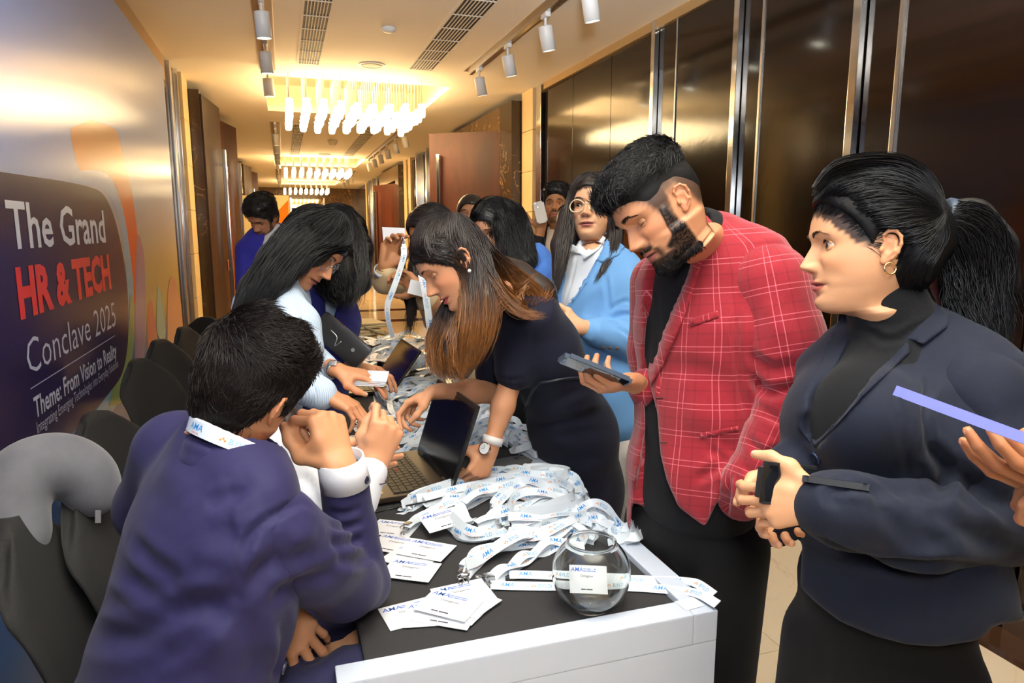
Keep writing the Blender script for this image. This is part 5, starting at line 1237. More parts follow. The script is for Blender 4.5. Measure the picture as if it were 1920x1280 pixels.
# ------------------------------------------------------------ 3. man in the red checked blazer
def plaid():
    m = bpy.data.materials.new('red_check_cloth'); m.use_nodes = True; nt = m.node_tree; b = nt.nodes['Principled BSDF']; N = nt.nodes.new; K = nt.links.new
    uv = N('ShaderNodeUVMap'); sp = N('ShaderNodeSeparateXYZ'); K(uv.outputs[0], sp.inputs[0])
    def lines(out, per, offs, w):
        acc = None
        for o in offs:
            a = N('ShaderNodeMath'); a.operation = 'ADD'; K(out, a.inputs[0]); a.inputs[1].default_value = 10+o
            md = N('ShaderNodeMath'); md.operation = 'MODULO'; K(a.outputs[0], md.inputs[0]); md.inputs[1].default_value = per
            s = N('ShaderNodeMath'); s.operation = 'LESS_THAN'; K(md.outputs[0], s.inputs[0]); s.inputs[1].default_value = w
            if acc is None: acc = s.outputs[0]
            else:
                x = N('ShaderNodeMath'); x.operation = 'MAXIMUM'; K(acc, x.inputs[0]); K(s.outputs[0], x.inputs[1]); acc = x.outputs[0]
        return acc
    lv = lines(sp.outputs[0], .070, (0, .012), .0016); lh = lines(sp.outputs[1], .060, (0, .011), .0016); wd = lines(sp.outputs[0], .070, (.038,), .004); wh = lines(sp.outputs[1], .060, (.034,), .004)
    mx = N('ShaderNodeMath'); mx.operation = 'ADD'; K(lv, mx.inputs[0]); K(lh, mx.inputs[1])
    tc = N('ShaderNodeTexCoord'); n = N('ShaderNodeTexNoise'); n.inputs['Scale'].default_value = 900; n.inputs['Detail'].default_value = 2; K(tc.outputs['Object'], n.inputs['Vector'])
    c0 = N('ShaderNodeMix'); c0.data_type = 'RGBA'; c0.inputs[6].default_value = (*lin('#781520'), 1); c0.inputs[7].default_value = (*lin('#92202c'), 1); K(n.outputs['Fac'], c0.inputs[0])
    dk = N('ShaderNodeMath'); dk.operation = 'ADD'; K(wd, dk.inputs[0]); K(wh, dk.inputs[1]); dk2 = N('ShaderNodeMath'); dk2.operation = 'MULTIPLY'; K(dk.outputs[0], dk2.inputs[0]); dk2.inputs[1].default_value = .25
    c1 = N('ShaderNodeMix'); c1.data_type = 'RGBA'; K(c0.outputs[2], c1.inputs[6]); c1.inputs[7].default_value = (*lin('#5e101b'), 1); K(dk2.outputs[0], c1.inputs[0])
    am = N('ShaderNodeMath'); am.operation = 'MULTIPLY'; K(mx.outputs[0], am.inputs[0]); am.inputs[1].default_value = .5; am.use_clamp = True
    c2 = N('ShaderNodeMix'); c2.data_type = 'RGBA'; K(c1.outputs[2], c2.inputs[6]); c2.inputs[7].default_value = (*lin('#d8707c'), 1); K(am.outputs[0], c2.inputs[0])
    K(c2.outputs[2], b.inputs['Base Color']); b.inputs['Roughness'].default_value = .85; b.inputs['Sheen Weight'].default_value = .25; b.inputs['Specular IOR Level'].default_value = .2
    bp = N('ShaderNodeBump'); bp.inputs['Strength'].default_value = .3; bp.inputs['Distance'].default_value = .002; K(n.outputs['Fac'], bp.inputs['Height']); K(bp.outputs[0], b.inputs['Normal'])
    return m
def man_red():
    f = facing(-.78, -.62); r = rightof(f); z = np.array([0, 0, 1.]); nb = P(1320, 452, 1.55)
    fw_ = unit(-RT*.76-FW*.24-UP*.60); H = make_head(P(1234, 392, 1.42), frame(fw_, UP*.8-RT*.5), .98, neck=nb, neck_r=(.062, .062), neckside=r, male=True, skin=SK_RM, lips='#a8665c', beard=('#120d0c', .93, .0045), scalp=([(.12, .062), (.088, .062), (.072, .054), (.060, .040), (.048, .018), (.040, -.004), (.030, -.030), (.016, -.030), (.006, .012), (-.020, .016), (-.036, -.018), (-.055, -.050), (-.08, -.060), (-.12, -.060)], '#14100e', .024, .9), eyes=dict(up=.015, lo=.015, mid=-.42), brow_n=330, jaw=1.03, cheek=.35)
    wr = P(1192, 716, 1.565); er = P(1245, 770, 1.75)
    h1 = make_hand(wr, unit(-RT*.80-UP*.05-FW*.55), unit(UP*.85-RT*.15+FW*.25), True, curl=((.55, 1.0, .6), (.6, 1.0, .6), (.62, 1.0, .6), (.65, 1.0, .6)), thumb=((.45, .65, .6), (.75, .35, .55), (.85, -.1, .5)), s=.98, elbow=er, skin=SK_RM, spread=.12)
    h2 = make_hand(P(1388, 930, 1.52), unit(-UP*.8-RT*.25+FW*.55), unit(FW*.5-RT*.8), False, curl=((.4, .4, .2),)*4, s=.85, elbow=P(1480, 740, 1.44), skin=SK_RM, nails=None)
    b = Field(); hc = P(1303, 930, 1.65); torso(b, [(nb, .05, .05), (P(1335, 520, 1.57), .15, .07), (P(1320, 780, 1.57), .13, .08), (hc, .14, .10)], r)
    ft = [hc*[1, 1, 0]+s_*r*.11+f*.02 for s_ in (-1, 1)]; legs(b, hc, r, f, ft, (.075, .055, .04))
    p = person([H, h1, h2, skinfield(b, .014, SK_RM)], 'bearded man in a red checked blazer looking down at his phone'); head_details(H, p)
    # dark shirt
    s = Field(); torso(s, [(P(1312, 438, 1.54), .062, .058), (P(1322, 470, 1.55), .085, .075), (P(1335, 515, 1.56), .17, .085), (P(1330, 640, 1.56), .165, .108), (P(1315, 790, 1.57), .143, .098), (P(1304, 930, 1.59), .148, .105)], r, .03)
    s.ell(P(1285, 425, 1.51), (.058, .055, .045), H['R'], .006, sub=True)
    so, sb, V, F = garment('shirt', s, .0085, cloth('black_shirt', '#0c0d11', .85, .04), p, strokes=[([(1225, 520), (1235, 600), (1222, 760)], .006, -.003)])
    patch('shirt_collar', [(1268, 470), (1300, 440), (1300, 455), (1288, 490), (1262, 522), (1248, 505)], sb, MATS['black_shirt'], p, .006, .003, 6)
    pm = plaid()
    g = Field(); st = [(P(1330, 452, 1.56), .080, .066), (P(1338, 482, 1.56), .16, .082), (P(1338, 520, 1.56), .208, .100), (P(1334, 620, 1.56), .195, .125), (P(1318, 760, 1.57), .165, .115), (P(1306, 880, 1.58), .172, .122), (P(1306, 985, 1.59), .180, .128)]
    torso(g, st, r, .03)
    LSH = P(1447, 535, 1.44); LEL = P(1485, 735, 1.42); LWR = P(1408, 905, 1.40)
    g3 = Field(); g3.chain([LSH, P(1472, 640, 1.42), LEL], [.082, .075, .068], .03); g3.chain([LEL, P(1452, 830, 1.40), LWR, P(1392, 935, 1.44)], [.068, .061, .054, .046], .02); g3.ell(LSH+(nb-LSH)*.18, (.07, .07, .075), np.eye(3), .03)
    g.ell(P(1385, 900, 1.46), (.06, .05, .06), np.eye(3), .04)
    RSH = P(1235, 530, 1.69); g2 = Field(); g2.chain([RSH, P(1228, 660, 1.70), P(1236, 755, 1.70)], [.070, .062, .056], .03); g2.chain([P(1236, 755, 1.70), P(1212, 725, 1.60)], [.055, .044], .02)
    cuts = [([(1200, 440), (1300, 400), (1306, 440), (1288, 520), (1245, 620), (1216, 715), (1232, 770), (1238, 850), (1250, 900), (1272, 950), (1322, 988), (1340, 1400), (1150, 1400), (1188, 940), (1210, 800), (1205, 700), (1212, 600), (1200, 500)], .9, 1.60, .006), ([(1322, 988), (1345, 940), (1362, 905), (1400, 945), (1436, 955), (1480, 960), (1480, 1400), (1300, 1400)], .9, 2, .008), ([(1186, 940), (1230, 960), (1230, 1400), (1150, 1400)], .9, 2, .006)]
    def uvs2(V, F):
        c = V[F].mean(1); d_ = lambda a, b: np.linalg.norm(c-a-np.clip(((c-a)@(b-a))/((b-a)@(b-a)), 0, 1)[:, None]*(b-a), axis=1)
        U1 = uv_limb(V, LSH, LEL); U2 = uv_limb(V, LEL, LWR); lo_ = d_(LEL, LWR) < d_(LSH, LEL); out = U1[F]; out[lo_] = U2[F][lo_]
        bad = out[:, :, 0].max(1)-out[:, :, 0].min(1) > .2; out[bad, :, 0] = out[bad][:, :1, 0]; return out.reshape(-1, 2)
    def uvf(V, F):
        c = V[F].mean(1); ax_, wax = .0, 0
        def dseg(a, b): ab = b-a; t = np.clip(((c-a)@ab)/(ab@ab), 0, 1); return np.linalg.norm(c-a-t[:, None]*ab, axis=1)
        dU = dseg(LSH+(LEL-LSH)*.12, LEL); dL = dseg(LEL, LWR); dR = np.minimum(dseg(RSH, P(1230, 760, 1.66)), dseg(P(1230, 760, 1.66), P(1195, 712, 1.53)))
        lab = np.zeros(len(F), int)
        u0 = (V-nb)@RT*1.12; spine_ = (V-nb); v0 = V[:, 2]+.12*(V-nb)@RT; ang = np.arctan2((V-nb)@r, (V-nb)@f)
        U = np.stack([ang*.16, V[:, 2]-.10*((V-nb)@unit(-r))], 1)
        U1 = uv_limb(V, LSH, LEL); U2 = uv_limb(V, LEL, LWR); U3 = uv_limb(V, RSH, P(1230, 760, 1.66)); out = np.zeros((len(F), F.shape[1], 2))
        for k, uu in enumerate((U, U1, U2, U3)): m_ = lab == k; out[m_] = uu[F[m_]]
        # keep faces that straddle the angle wrap compact
        d = out[:, :, 0].max(1)-out[:, :, 0].min(1); bad = d > .2; out[bad, :, 0] = out[bad][:, :1, 0]
        return out.reshape(-1, 2)
    strokes = [([(1385, 560), (1380, 640), (1392, 740), (1410, 800)], .008, -.007), ([(1405, 700), (1440, 735), (1500, 725)], .012, -.011), ([(1400, 660), (1450, 690), (1505, 680)], .012, -.006), ([(1430, 770), (1470, 790), (1490, 770)], .010, -.008),
        ([(1400, 820), (1430, 850), (1470, 840)], .010, -.007), ([(1388, 870), (1420, 895), (1450, 885)], .010, -.007), ([(1362, 865), (1340, 880), (1300, 900)], .010, -.008), ([(1365, 870), (1340, 850), (1325, 840)], .009, -.006),
        ([(1368, 885), (1362, 930), (1355, 975)], .010, -.012), ([(1375, 880), (1395, 920), (1400, 950)], .009, -.007), ([(1280, 760), (1340, 790), (1400, 800)], .03, .006), ([(1250, 700), (1300, 690), (1380, 730)], .02, -.004), ([(1440, 560), (1470, 640)], .02, .004)]
    jo, jb, V, F = garment('checked_blazer', g, .0075, pm, p, strokes, subdiv=1, uvf=uvf, cuts=cuts); LAY['red'] = jb; garment('sleeve', g3, .0075, pm, p, strokes, subdiv=1, uvf=uvs2); garment('sleeve', g2, .0085, pm, p, [([(1205, 640), (1225, 660), (1240, 650)], .010, -.006)], subdiv=1, uvf=lambda V, F: uv_limb(V, RSH, P(1236, 755, 1.70)))
    def puv(W, V2): return np.stack([V2[:, 0]*1.55/CF-.18*V2[:, 1]*1.5/CF, -V2[:, 1]*1.5/CF+.35*V2[:, 0]*1.5/CF], 1)
    patch('lapel', [(1310, 380), (1318, 398), (1345, 425), (1338, 452), (1318, 464), (1296, 458), (1318, 485), (1300, 545), (1272, 620), (1240, 690), (1220, 722), (1214, 700), (1225, 640), (1248, 560), (1270, 500), (1292, 450), (1300, 410)], jb, pm, p, .014, .008, 7, uvs=puv); collar('jacket_collar', P(1328, 448, 1.56), f, r, pm, p, .074, .080, .016, .014, .012, uvf=lambda V: np.stack([V@RT, V[:, 2]], 1)*.9)
    patch('front_edge', [(1232, 690), (1240, 700), (1236, 770), (1250, 860), (1238, 850), (1228, 760)], jb, pm, p, .002, .004, 7, uvs=puv)
    patch('pocket_welt', [(1292, 598), (1345, 582), (1350, 594), (1296, 612)], jb, pm, p, .003, .003, 6, uvs=lambda W, V2: puv(W, V2)*[1, 1]+.02)
    patch('pocket_flap', [(1312, 812), (1385, 798), (1386, 806), (1313, 822)], jb, pm, p, .002, .003, 6, uvs=puv)
    h_, n_ = hit(jb, 1290, 500)
    if h_ is not None: MB().lathe([(.001, .008), (.005, .0075), (.007, .005), (.005, .003)], h_, 12, unit(CAMP-h_)).build('lapel_pin', mat('gold', (.83, .55, .25), .22, 1), p, smooth=True)
    for px, py in ((1234, 746), (1242, 829)): 
        h_, n_ = hit(jb, px+6, py)
        if h_ is not None: MB().tube(np.array([h_-RT*.012, h_+RT*.012])-unit(ray(px, py))*.0025, .0016, 6).build('buttonhole', mat('dark_red_thread', (.05, .01, .015), .8), p)
    t = Field(); t.seg(P(1306, 900, 1.60), P(1304, 990, 1.62), (.138, .104), (.132, .108), r, .04); legs(t, P(1300, 1000, 1.64), r, f, [q+[0, 0, .0] for q in ft], (.096, .084, .072))
    garment('trousers', t, .011, cloth('black_trousers', '#08080a', .9), p, strokes=[([(1300, 1050), (1305, 1200)], .02, -.012), ([(1370, 950), (1385, 980)], .008, -.006)], subdiv=0)
    shoes(p, ft, f)
    # hair: swept-up top, faded sides
    hm = hairmat('jet_hair', '#0d0c0e', .38, .4)
    line = [(.12, .062), (.088, .060), (.072, .050), (.060, .040), (.048, .026), (.040, .022), (.020, .024), (.0, .034), (-.030, .030), (-.05, .012), (-.08, -.02), (-.12, -.03)]
    ho, hb, cap = hair_cap(H, p, hairmat('jet_hair_base', '#0a090a', .6, .2), .015, line, .024, .0, fn=lambda L: .35+1.25*sm(.040, .088, L[:, 2])+.55*sm(.02, .08, L[:, 1])*sm(.04, .07, L[:, 2]))
    def dr(l, rg):
        top = sm(.045, .085, l[2]); return np.array([.25*np.sign(l[0])*.2, .8, .15])*top+np.array([0, .35, -.6])*(1-top)+rg.normal(0, .30, 3)
    short_hair(H, cap, hm, p, 5200, lambda l: .009+.022*sm(.035, .085, l[2])+.012*sm(.03, .08, l[1]), dr, .0006, .20, 4)
    # clipped sides: very short stubble hair
    line2 = [(.12, .062), (.072, .052), (.056, .036), (.045, .012), (.036, -.012), (.018, -.012), (.006, .014), (-.020, .016), (-.036, -.020), (-.055, -.055), (-.08, -.062), (-.12, -.062)]
    hairline(H, p, hm, 6500, line2, lambda l, rg: np.array([0, -.2, -1.])+rg.normal(0, .3, 3), lambda l: .0055+.012*sm(.03, .06, l[2]), .00042, 6, .004, .070, .22)
    # beard hairs
    V0, F0 = H['skull']; L = H['L']; ax = abs(L[:, 0])
    zl_ = np.interp(L[:, 1], [.02, .034, .042, .06, .075], [.0, -.002, -.055, -.068, -.073]); rb_ = sm(.010, .020, L[:, 1]-.25*(L[:, 2]+.03)); bm = np.maximum.reduce([sm(.036, .050, ax)*sm(.006, -.006, L[:, 2]-zl_)*rb_, sm(-.075, -.083, L[:, 2])*rb_, gauss(L[:, 2], -.050, .005)*sm(.030, .024, ax)*sm(.07, .08, L[:, 1])])*sm(-.119, -.112, L[:, 2])
    cb = dict(V=V0, F=F0, L=L, k=bm); short_hair(H, cb, hm, p, 6000, lambda l: .008 if l[2] > -.09 else .014, lambda l, rg: np.array([np.sign(l[0])*-.1, .2, -1.])+rg.normal(0, .28, 3), .00050, .45, 8, name='beard', kmin=.3, nseg=4)
    # bracelet at the pocket hand
    return p
# ------------------------------------------------------------ 4. woman in a navy dress leaning over the table
def woman_lean():
    f = facing(-.92, -.25); r = rightof(f); z = np.array([0, 0, 1.]); nb = P(962, 545, 2.0)
    fd = unit(-RT*.78-FW*.22-UP*.62); H = make_head(P(848, 492, 1.84), frame(fd, UP*.80-RT*.55-FW*.1), 1.0, neck=nb, neck_r=(.050, .052), neckside=r, skin=SK_W7, lips='#b5524e', cheek=.6, eyes=dict(up=.015, lo=.015, mid=-.40), brow_n=150, mouth_open=.002, scalp=(HL_F, '#1d1512', .005, .95))
    wl = P(920, 838, 1.95); el = P(957, 715, 1.97); sl = P(975, 600, 1.95)
    wr = P(815, 733, 1.98); er = P(925, 735, 2.10)
    hl = make_hand(wl, unit(-UP*.75-RT*.42-FW*.1), unit(-RT*.55+FW*.3-UP*.6), False, curl=((.75, .9, .5), (.8, 1.0, .5), (.85, 1.0, .5), (.9, 1.0, .5)), thumb=((.5, .6, .4), (.8, .3, .4), (.9, 0, .4)), s=.92, elbow=el, skin=SK_W7, arm=(.025, .020, .036, .034))
    hr = make_hand(wr, unit(-RT*.80-UP*.42), unit(-UP*.8+RT*.35-FW*.2), True, curl=((.45, .75, .3), (.7, .9, .5), (.85, 1.0, .5), (.95, 1.0, .6)), thumb=((.55, .45, .55), (.85, .1, .45), (.95, -.1, .3)), s=.92, elbow=er, skin=SK_W7, arm=(.026, .021, .040, .038))
    b = Field(); hc = P(1086, 820, 2.36)
    torso(b, [(nb, .045, .045), (P(985, 590, 2.04), .14, .06), (P(1030, 690, 2.1), .12, .08), (hc, .14, .10)], r)
    b.chain([sl, el], [.045, .036], .02); b.chain([P(925, 600, 2.18), er], [.045, .038], .02)
    ft = [hc*[1, 1, 0]+s_*r*.09+RT*.03 for s_ in (-1, 1)]; legs(b, hc, r, f, ft, (.075, .055, .04))
    p = person([H, hl, hr, skinfield(b, .012, SK_W7)], 'woman in a navy dress with long highlighted hair leaning over the table'); head_details(H, p)
    g = Field(); torso(g, [(P(955, 548, 2.02), .078, .066), (P(980, 585, 2.04), .170, .090), (P(1010, 650, 2.08), .165, .112), (P(1042, 715, 2.13), .145, .105), (P(1072, 800, 2.24), .180, .130), (P(1085, 900, 2.34), .188, .132), (P(1088, 1030, 2.42), .180, .122), (P(1090, 1130, 2.45), .172, .118)], r, .04)
    g.chain([P(985, 600, 1.97), P(965, 695, 1.965)], [.066, .058], .03); g.chain([P(925, 595, 2.17), P(925, 700, 2.12)], [.062, .056], .03)
    g.ell(P(975, 655, 2.02), (.09, .07, .07), frame(f, z), .05)
    st = [([(1000, 800), (1060, 790), (1140, 770)], .016, -.006), ([(990, 770), (1060, 740), (1120, 720)], .016, -.005), ([(1010, 850), (1080, 860), (1140, 850)], .03, -.006), ([(1000, 610), (1000, 680), (990, 710)], .008, -.004), ([(925, 705), (960, 712), (992, 706)], .006, -.004)]
    dm = cloth('navy_dress_cloth', '#101225', .82, .04, .2)
    go, gb, V, F = garment('dress', g, .008, dm, p, st)
    # narrow belt
    w_, n_ = spray(gb, spl([(985, 770), (1005, 722), (1030, 714), (1075, 708), (1120, 715)], 24))
    if w_ is not None: MB().tube(w_+n_*.002, .0045, 6).build('belt', mat('navy_belt', (.01, .012, .022), .4), p, smooth=True)
    shoes(p, ft, f)
    # watch
    wd_ = unit(el-wl); c = wl+wd_*.020; sd = hr['frame'][:, 1]*0+np.cross(wd_, FW); band('watch_strap', c-wd_*.011, c+wd_*.011, hl['frame'][:, 1], (.031, .026), (.031, .026), mat('white_strap', (.8, .78, .76), .45), p, .002)
    wn = unit(-FW*.8-RT*.45+UP*.25); wc = P(910, 841, dep(c)-.030)
    MB().lathe([(.001, .0), (.018, .0), (.018, .007), (.0165, .008), (.0150, .0065)], wc, 28, wn).build('watch_case', mat('rose_gold', (.55, .32, .25), .2, 1), p, smooth=True)
    MB().lathe([(.0001, .0068), (.0155, .0068)], wc, 28, wn, cap=False).build('watch_dial', mat('pale_dial', (.75, .76, .78), .15, 0), p)
    u = unit(np.cross(wn, UP)); v = np.cross(wn, u)
    MB().tube(np.array([wc+wn*.0075, wc+wn*.0075+u*.008]), .0006, 4).tube(np.array([wc+wn*.0075, wc+wn*.0075-v*.011]), .0005, 4).build('watch_hands', mat('dark_clip', (.02, .02, .02), .3), p)
    # stud earring, nose pin
    e = H['w']((-.079, -.005, -.045)); MB().sphere(e+unit(CAMP-e)*.004, .0048, 12, 8).build('stud_earring', mat('pearl', (.9, .85, .8), .15), p, smooth=True)
    MB().tube(np.array([e+unit(CAMP-e)*.004, e-UP*.012+RT*.001, e-UP*.03]), .0005, 4).build('earring_chain', mat('gold', (.83, .55, .25), .22, 1), p)
    e = H['w']((-.0155, .098, -.034)); MB().sphere(e, .0016, 8, 6).build('nose_pin', mat('pearl'), p, smooth=True)
    # hair: centre parting, falling forward and over the shoulder
    hm = hairmat('umber_hair', '#241a16', .33); hi = mat('hair_strand_tone', vcol=True, rough=.33, spec=.5)
    hf = Field(); w = H['w']; RR = H['R']
    hf.ell(w((0, .000, .032)), np.array([.081, .090, .087]), RR, .02); hf.ell(w((0, -.035, -.022)), np.array([.072, .040, .060]), RR, .03)
    hf.ell(w((0, .066, -.034)), np.array([.085, .062, .088]), RR, .008, sub=True)
    # back fall over the shoulder
    hf.chain([P(895, 490, 1.88), P(935, 518, 1.95), P(995, 535, 1.96)], [.03, .045, .03], .03); hf.chain([P(912, 500, 1.93), P(968, 524, 1.98), P(1012, 552, 1.98), P(1045, 595, 2.02)], [.042, .048, .044, .018], .03)
    hf.chain([P(905, 500, 1.82), P(912, 560, 1.80), P(895, 620, 1.80), P(880, 680, 1.82)], [.030, .042, .045, .020], .03)
    hf.chain([P(862, 600, 1.86), P(860, 650, 1.84), P(868, 700, 1.83)], [.020, .034, .018], .03)
    hf.chain([P(845, 560, 1.92), P(828, 620, 1.92), P(835, 680, 1.92)], [.018, .026, .010], .02)
    V, F = hf.mesh(.0055, 2); mesh('hair', V, F, hm, p); mass_strands(H, V, F, hm, p); b_ = bvh(V, F)
    root = np.array(lin('#2a1f1b')); mid = np.array(lin('#5a3a24')); tip = np.array(lin('#8a5526')); tip2 = np.array(lin('#a8743c'))
    def grad(paths, a, b2, seed, amt=1.0):
        rg = np.random.default_rng(seed); out = []
        for q in paths:
            k = np.linspace(0, 1, len(q))[:, None]; t = np.clip((k-a)/(b2-a), 0, 1)*amt; br = rg.uniform(.55, 1.25); tc_ = tip if rg.random() < .7 else tip2
            c1 = root*(1-t)+mid*t; c = c1*(1-t)+tc_*t; out.append(c*br)
        return out
    G1 = [[(842, 400), (800, 410), (780, 445), (778, 485), (800, 500), (840, 495), (862, 520), (868, 580)], [(845, 400), (815, 415), (802, 450), (815, 480), (850, 480), (870, 510), (875, 580), (868, 640)], [(848, 400), (838, 425), (840, 455), (862, 480), (876, 520), (880, 590), (872, 660), (860, 700)],
          [(852, 400), (862, 430), (876, 465), (884, 510), (888, 580), (880, 650), (868, 705)], [(855, 400), (878, 430), (890, 470), (900, 520), (905, 580), (896, 650), (880, 690)], [(858, 400), (895, 430), (912, 475), (925, 525), (930, 580), (915, 640), (895, 680)]]
    ps = hairflow(b_, G1, 2200, .004, (.0, .006), 13, .002, seed=11); strands('hair_strands', ps, .00075, hi, p, cols=grad(ps, .5, 1.0, 1))
    G2 = [[(850, 402), (880, 425), (903, 452), (945, 490), (1010, 545), (1052, 625)], [(852, 404), (880, 438), (912, 476), (960, 512), (1012, 560), (1050, 608)], [(854, 405), (900, 440), (935, 490), (975, 535), (1010, 570), (1045, 600)], [(856, 408), (895, 450), (925, 505), (960, 550), (995, 580), (1030, 590)],
          [(860, 412), (892, 465), (920, 520), (945, 560), (975, 590), (1010, 592)]]
    ps = hairflow(b_, G2, 1900, .004, (.0, .008), 13, .003, seed=12); strands('hair_strands', ps, .0008, hi, p, cols=grad(ps, .40, .95, 2, 1.0))
    G3 = [[(838, 560), (815, 610), (806, 640), (812, 690), (830, 705)], [(850, 560), (835, 620), (826, 660), (840, 700), (850, 715)], [(868, 540), (858, 600), (850, 660), (862, 700), (872, 712)]]
    ps = hairflow(b_, G3, 700, .005, (.0, .008), 14, .003, seed=13, depth_fn=1.9); strands('hair_strands', ps, .0007, hi, p, cols=grad(ps, .1, .9, 3, .8))
    # loose curls on the shoulder
    G4 = [[(930, 560), (960, 578), (1000, 570), (1025, 540)], [(940, 575), (975, 588), (1015, 570), (1030, 545)], [(1000, 520), (960, 545), (935, 570), (925, 580)]]
    ps = hairflow(b_, G4, 260, .006, (.004, .02), 14, .004, seed=14); strands('hair_strands', ps, .0007, hi, p, cols=grad(ps, -.5, .5, 4))
    return p
# ------------------------------------------------------------ 5. woman in glasses and a light blue blazer
def glasses(H, par, rim, rimcol, temple=True, lw=.0235, lh=.0205, metal=0, shift=0.0, rimw=.0014):
    w = H['w']; m = mat(rim, rimcol, .2, metal, trans=0); z0 = -.004+shift; y0 = .0865
    for sx in (-1, 1):
        ring = [w((sx*.0335+lw*math.cos(a)*(1), y0-.004*abs(math.cos(a))-.0+(.0 if 1 else 0)-.006*max(0, sx*math.cos(a)), z0+lh*math.sin(a)*(1+.05*math.cos(a)))) for a in np.linspace(0, 2*math.pi, 30)]
        MB().tube(np.array(ring), rimw*H['s'], 6, cap=False).build('rim', m, par, smooth=True)
        V = np.array([w((sx*.0335, y0-.002, z0))]+ring[:-1]); n = len(ring)-1
        mesh('lens', V, [(0, 1+i, 1+(i+1) % n) for i in range(n)], mat('clear_lens', (1, 1, 1), .02, trans=1, ior=1.05, spec=.5), par)
        if temple: MB().tube(np.array([w((sx*.0575, y0-.008, z0+.004)), w((sx*.0735, .05, z0+.005)), w((sx*.077, .0, z0+.006)), w((sx*.078, -.02, z0-.004))]), .0016*H['s'], 6).build('temple', m, par, smooth=True)
    MB().tube(np.array([w((-.0105, y0, z0+.004)), w((0, y0+.006, z0+.006)), w((.0105, y0, z0+.004))]), .0014*H['s'], 6).build('bridge', m, par, smooth=True)
def woman_glasses():
    f = facing(-.55, -.83); r = rightof(f); z = np.array([0, 0, 1.]); nb = P(1112, 472, 2.38)
    H = make_head(P(1112, 392, 2.40), frame(unit(-RT*.38-FW*.92+UP*.03), UP), 1.0, neck=nb, neck_r=(.050, .050), neckside=r, skin=SK_W11, lips='#9c5a52', cheek=.35, eyes=dict(up=.46, lo=.26, mid=-.02, gaze=(.18, -.05)), brow_n=150, res=.8, fat=1.05, scalp=(HL_F, '#1d1512', .005, .95))
    el = P(1178, 640, 2.28); wl = P(1090, 612, 2.2)
    hl = make_hand(wl, unit(-RT*.9-FW*.1), unit(RT*-.2+FW*.9), False, curl=((.4, .5, .3),)*4, s=.9, elbow=el, skin=SK_W11, arm=(.024, .021, .036, .034), nails=None, vox=.004)
    b = Field(); hc = P(1160, 840, 2.42); torso(b, [(nb, .045, .045), (P(1118, 520, 2.4), .14, .06), (P(1135, 700, 2.4), .11, .08), (hc, .14, .1)], r)
    ft = [hc*[1, 1, 0]+s_*r*.10 for s_ in (-1, 1)]; legs(b, hc, r, f, ft, (.075, .055, .04))
    p = person([H, hl, skinfield(b, .014, SK_W11)], 'woman in clear-framed glasses and a light blue blazer looking at the camera'); head_details(H, p, iris='#2e221c')
    glasses(H, p, 'clear_amber_frame', (.75, .60, .38), rimw=.0021, lw=.026)
    s = Field(); torso(s, [(P(1110, 468, 2.38), .058, .052), (P(1115, 500, 2.40), .13, .066), (P(1115, 560, 2.41), .145, .084), (P(1120, 700, 2.43), .12, .07)], r, .03)
    s.ell(P(1108, 445, 2.33), (.052, .055, .045), H['R'], .006, sub=True)
    so, sb, V, F = garment('shirt', s, .009, cloth('pale_shirt', '#dfe6ee', .75, .04), p, strokes=[([(1062, 470), (1050, 520), (1045, 560)], .006, -.004), ([(1085, 470), (1070, 530), (1055, 580)], .006, -.004)])
    patch('shirt_collar', [(1082, 462), (1068, 455), (1055, 462), (1062, 470), (1092, 478)], sb, MATS['pale_shirt'], p, .008, .003, 5); patch('shirt_collar', [(1092, 478), (1128, 440), (1136, 446), (1124, 466), (1094, 488)], sb, MATS['pale_shirt'], p, .012, .003, 5)
    jm = cloth('light_blue_blazer', '#6393c6', .85, .04, .3)
    g = Field(); torso(g, [(P(1120, 478, 2.4), .085, .065), (P(1122, 505, 2.4), .155, .082), (P(1125, 545, 2.4), .185, .105), (P(1130, 640, 2.4), .165, .12), (P(1140, 720, 2.4), .165, .12), (P(1150, 778, 2.42), .185, .13)], r, .03)
    g.chain([P(1178, 535, 2.33), P(1190, 600, 2.30), P(1182, 640, 2.27)], [.068, .062, .058], .03); g.chain([P(1182, 640, 2.27), P(1112, 620, 2.22)], [.056, .046], .02)
    g.chain([P(1065, 530, 2.48), P(1058, 640, 2.5)], [.062, .055], .03)
    cuts = [([(1070, 430), (1140, 420), (1134, 456), (1100, 520), (1070, 570), (1048, 600), (1036, 560), (1040, 500), (1060, 465)], 1.8, 2.40, .006)]
    st = [([(1140, 600), (1165, 590), (1190, 590)], .008, -.008), ([(1145, 580), (1170, 565), (1192, 570)], .007, -.006), ([(1155, 610), (1175, 625), (1190, 640)], .008, -.006), ([(1135, 510), (1140, 560), (1142, 590)], .008, -.006), ([(1130, 540), (1110, 590), (1095, 650)], .02, -.006)]
    go, gb, V, F = garment('blazer', g, .0085, jm, p, st, cuts=cuts)
    patch('lapel', [(1136, 436), (1172, 462), (1160, 478), (1128, 492), (1118, 488), (1100, 530), (1058, 590), (1050, 600), (1072, 555), (1100, 510), (1128, 462)], gb, jm, p, .006, .004, 6)
    for k in range(3):
        h_, n_ = hit(gb, 1131+k*13, 651+k*1)
        if h_ is not None: MB().lathe([(.001, .003), (.006, .003), (.0065, 0)], h_, 12, n_).build('cuff_button', mat('brown_button', (.12, .07, .05), .3), p, smooth=True)
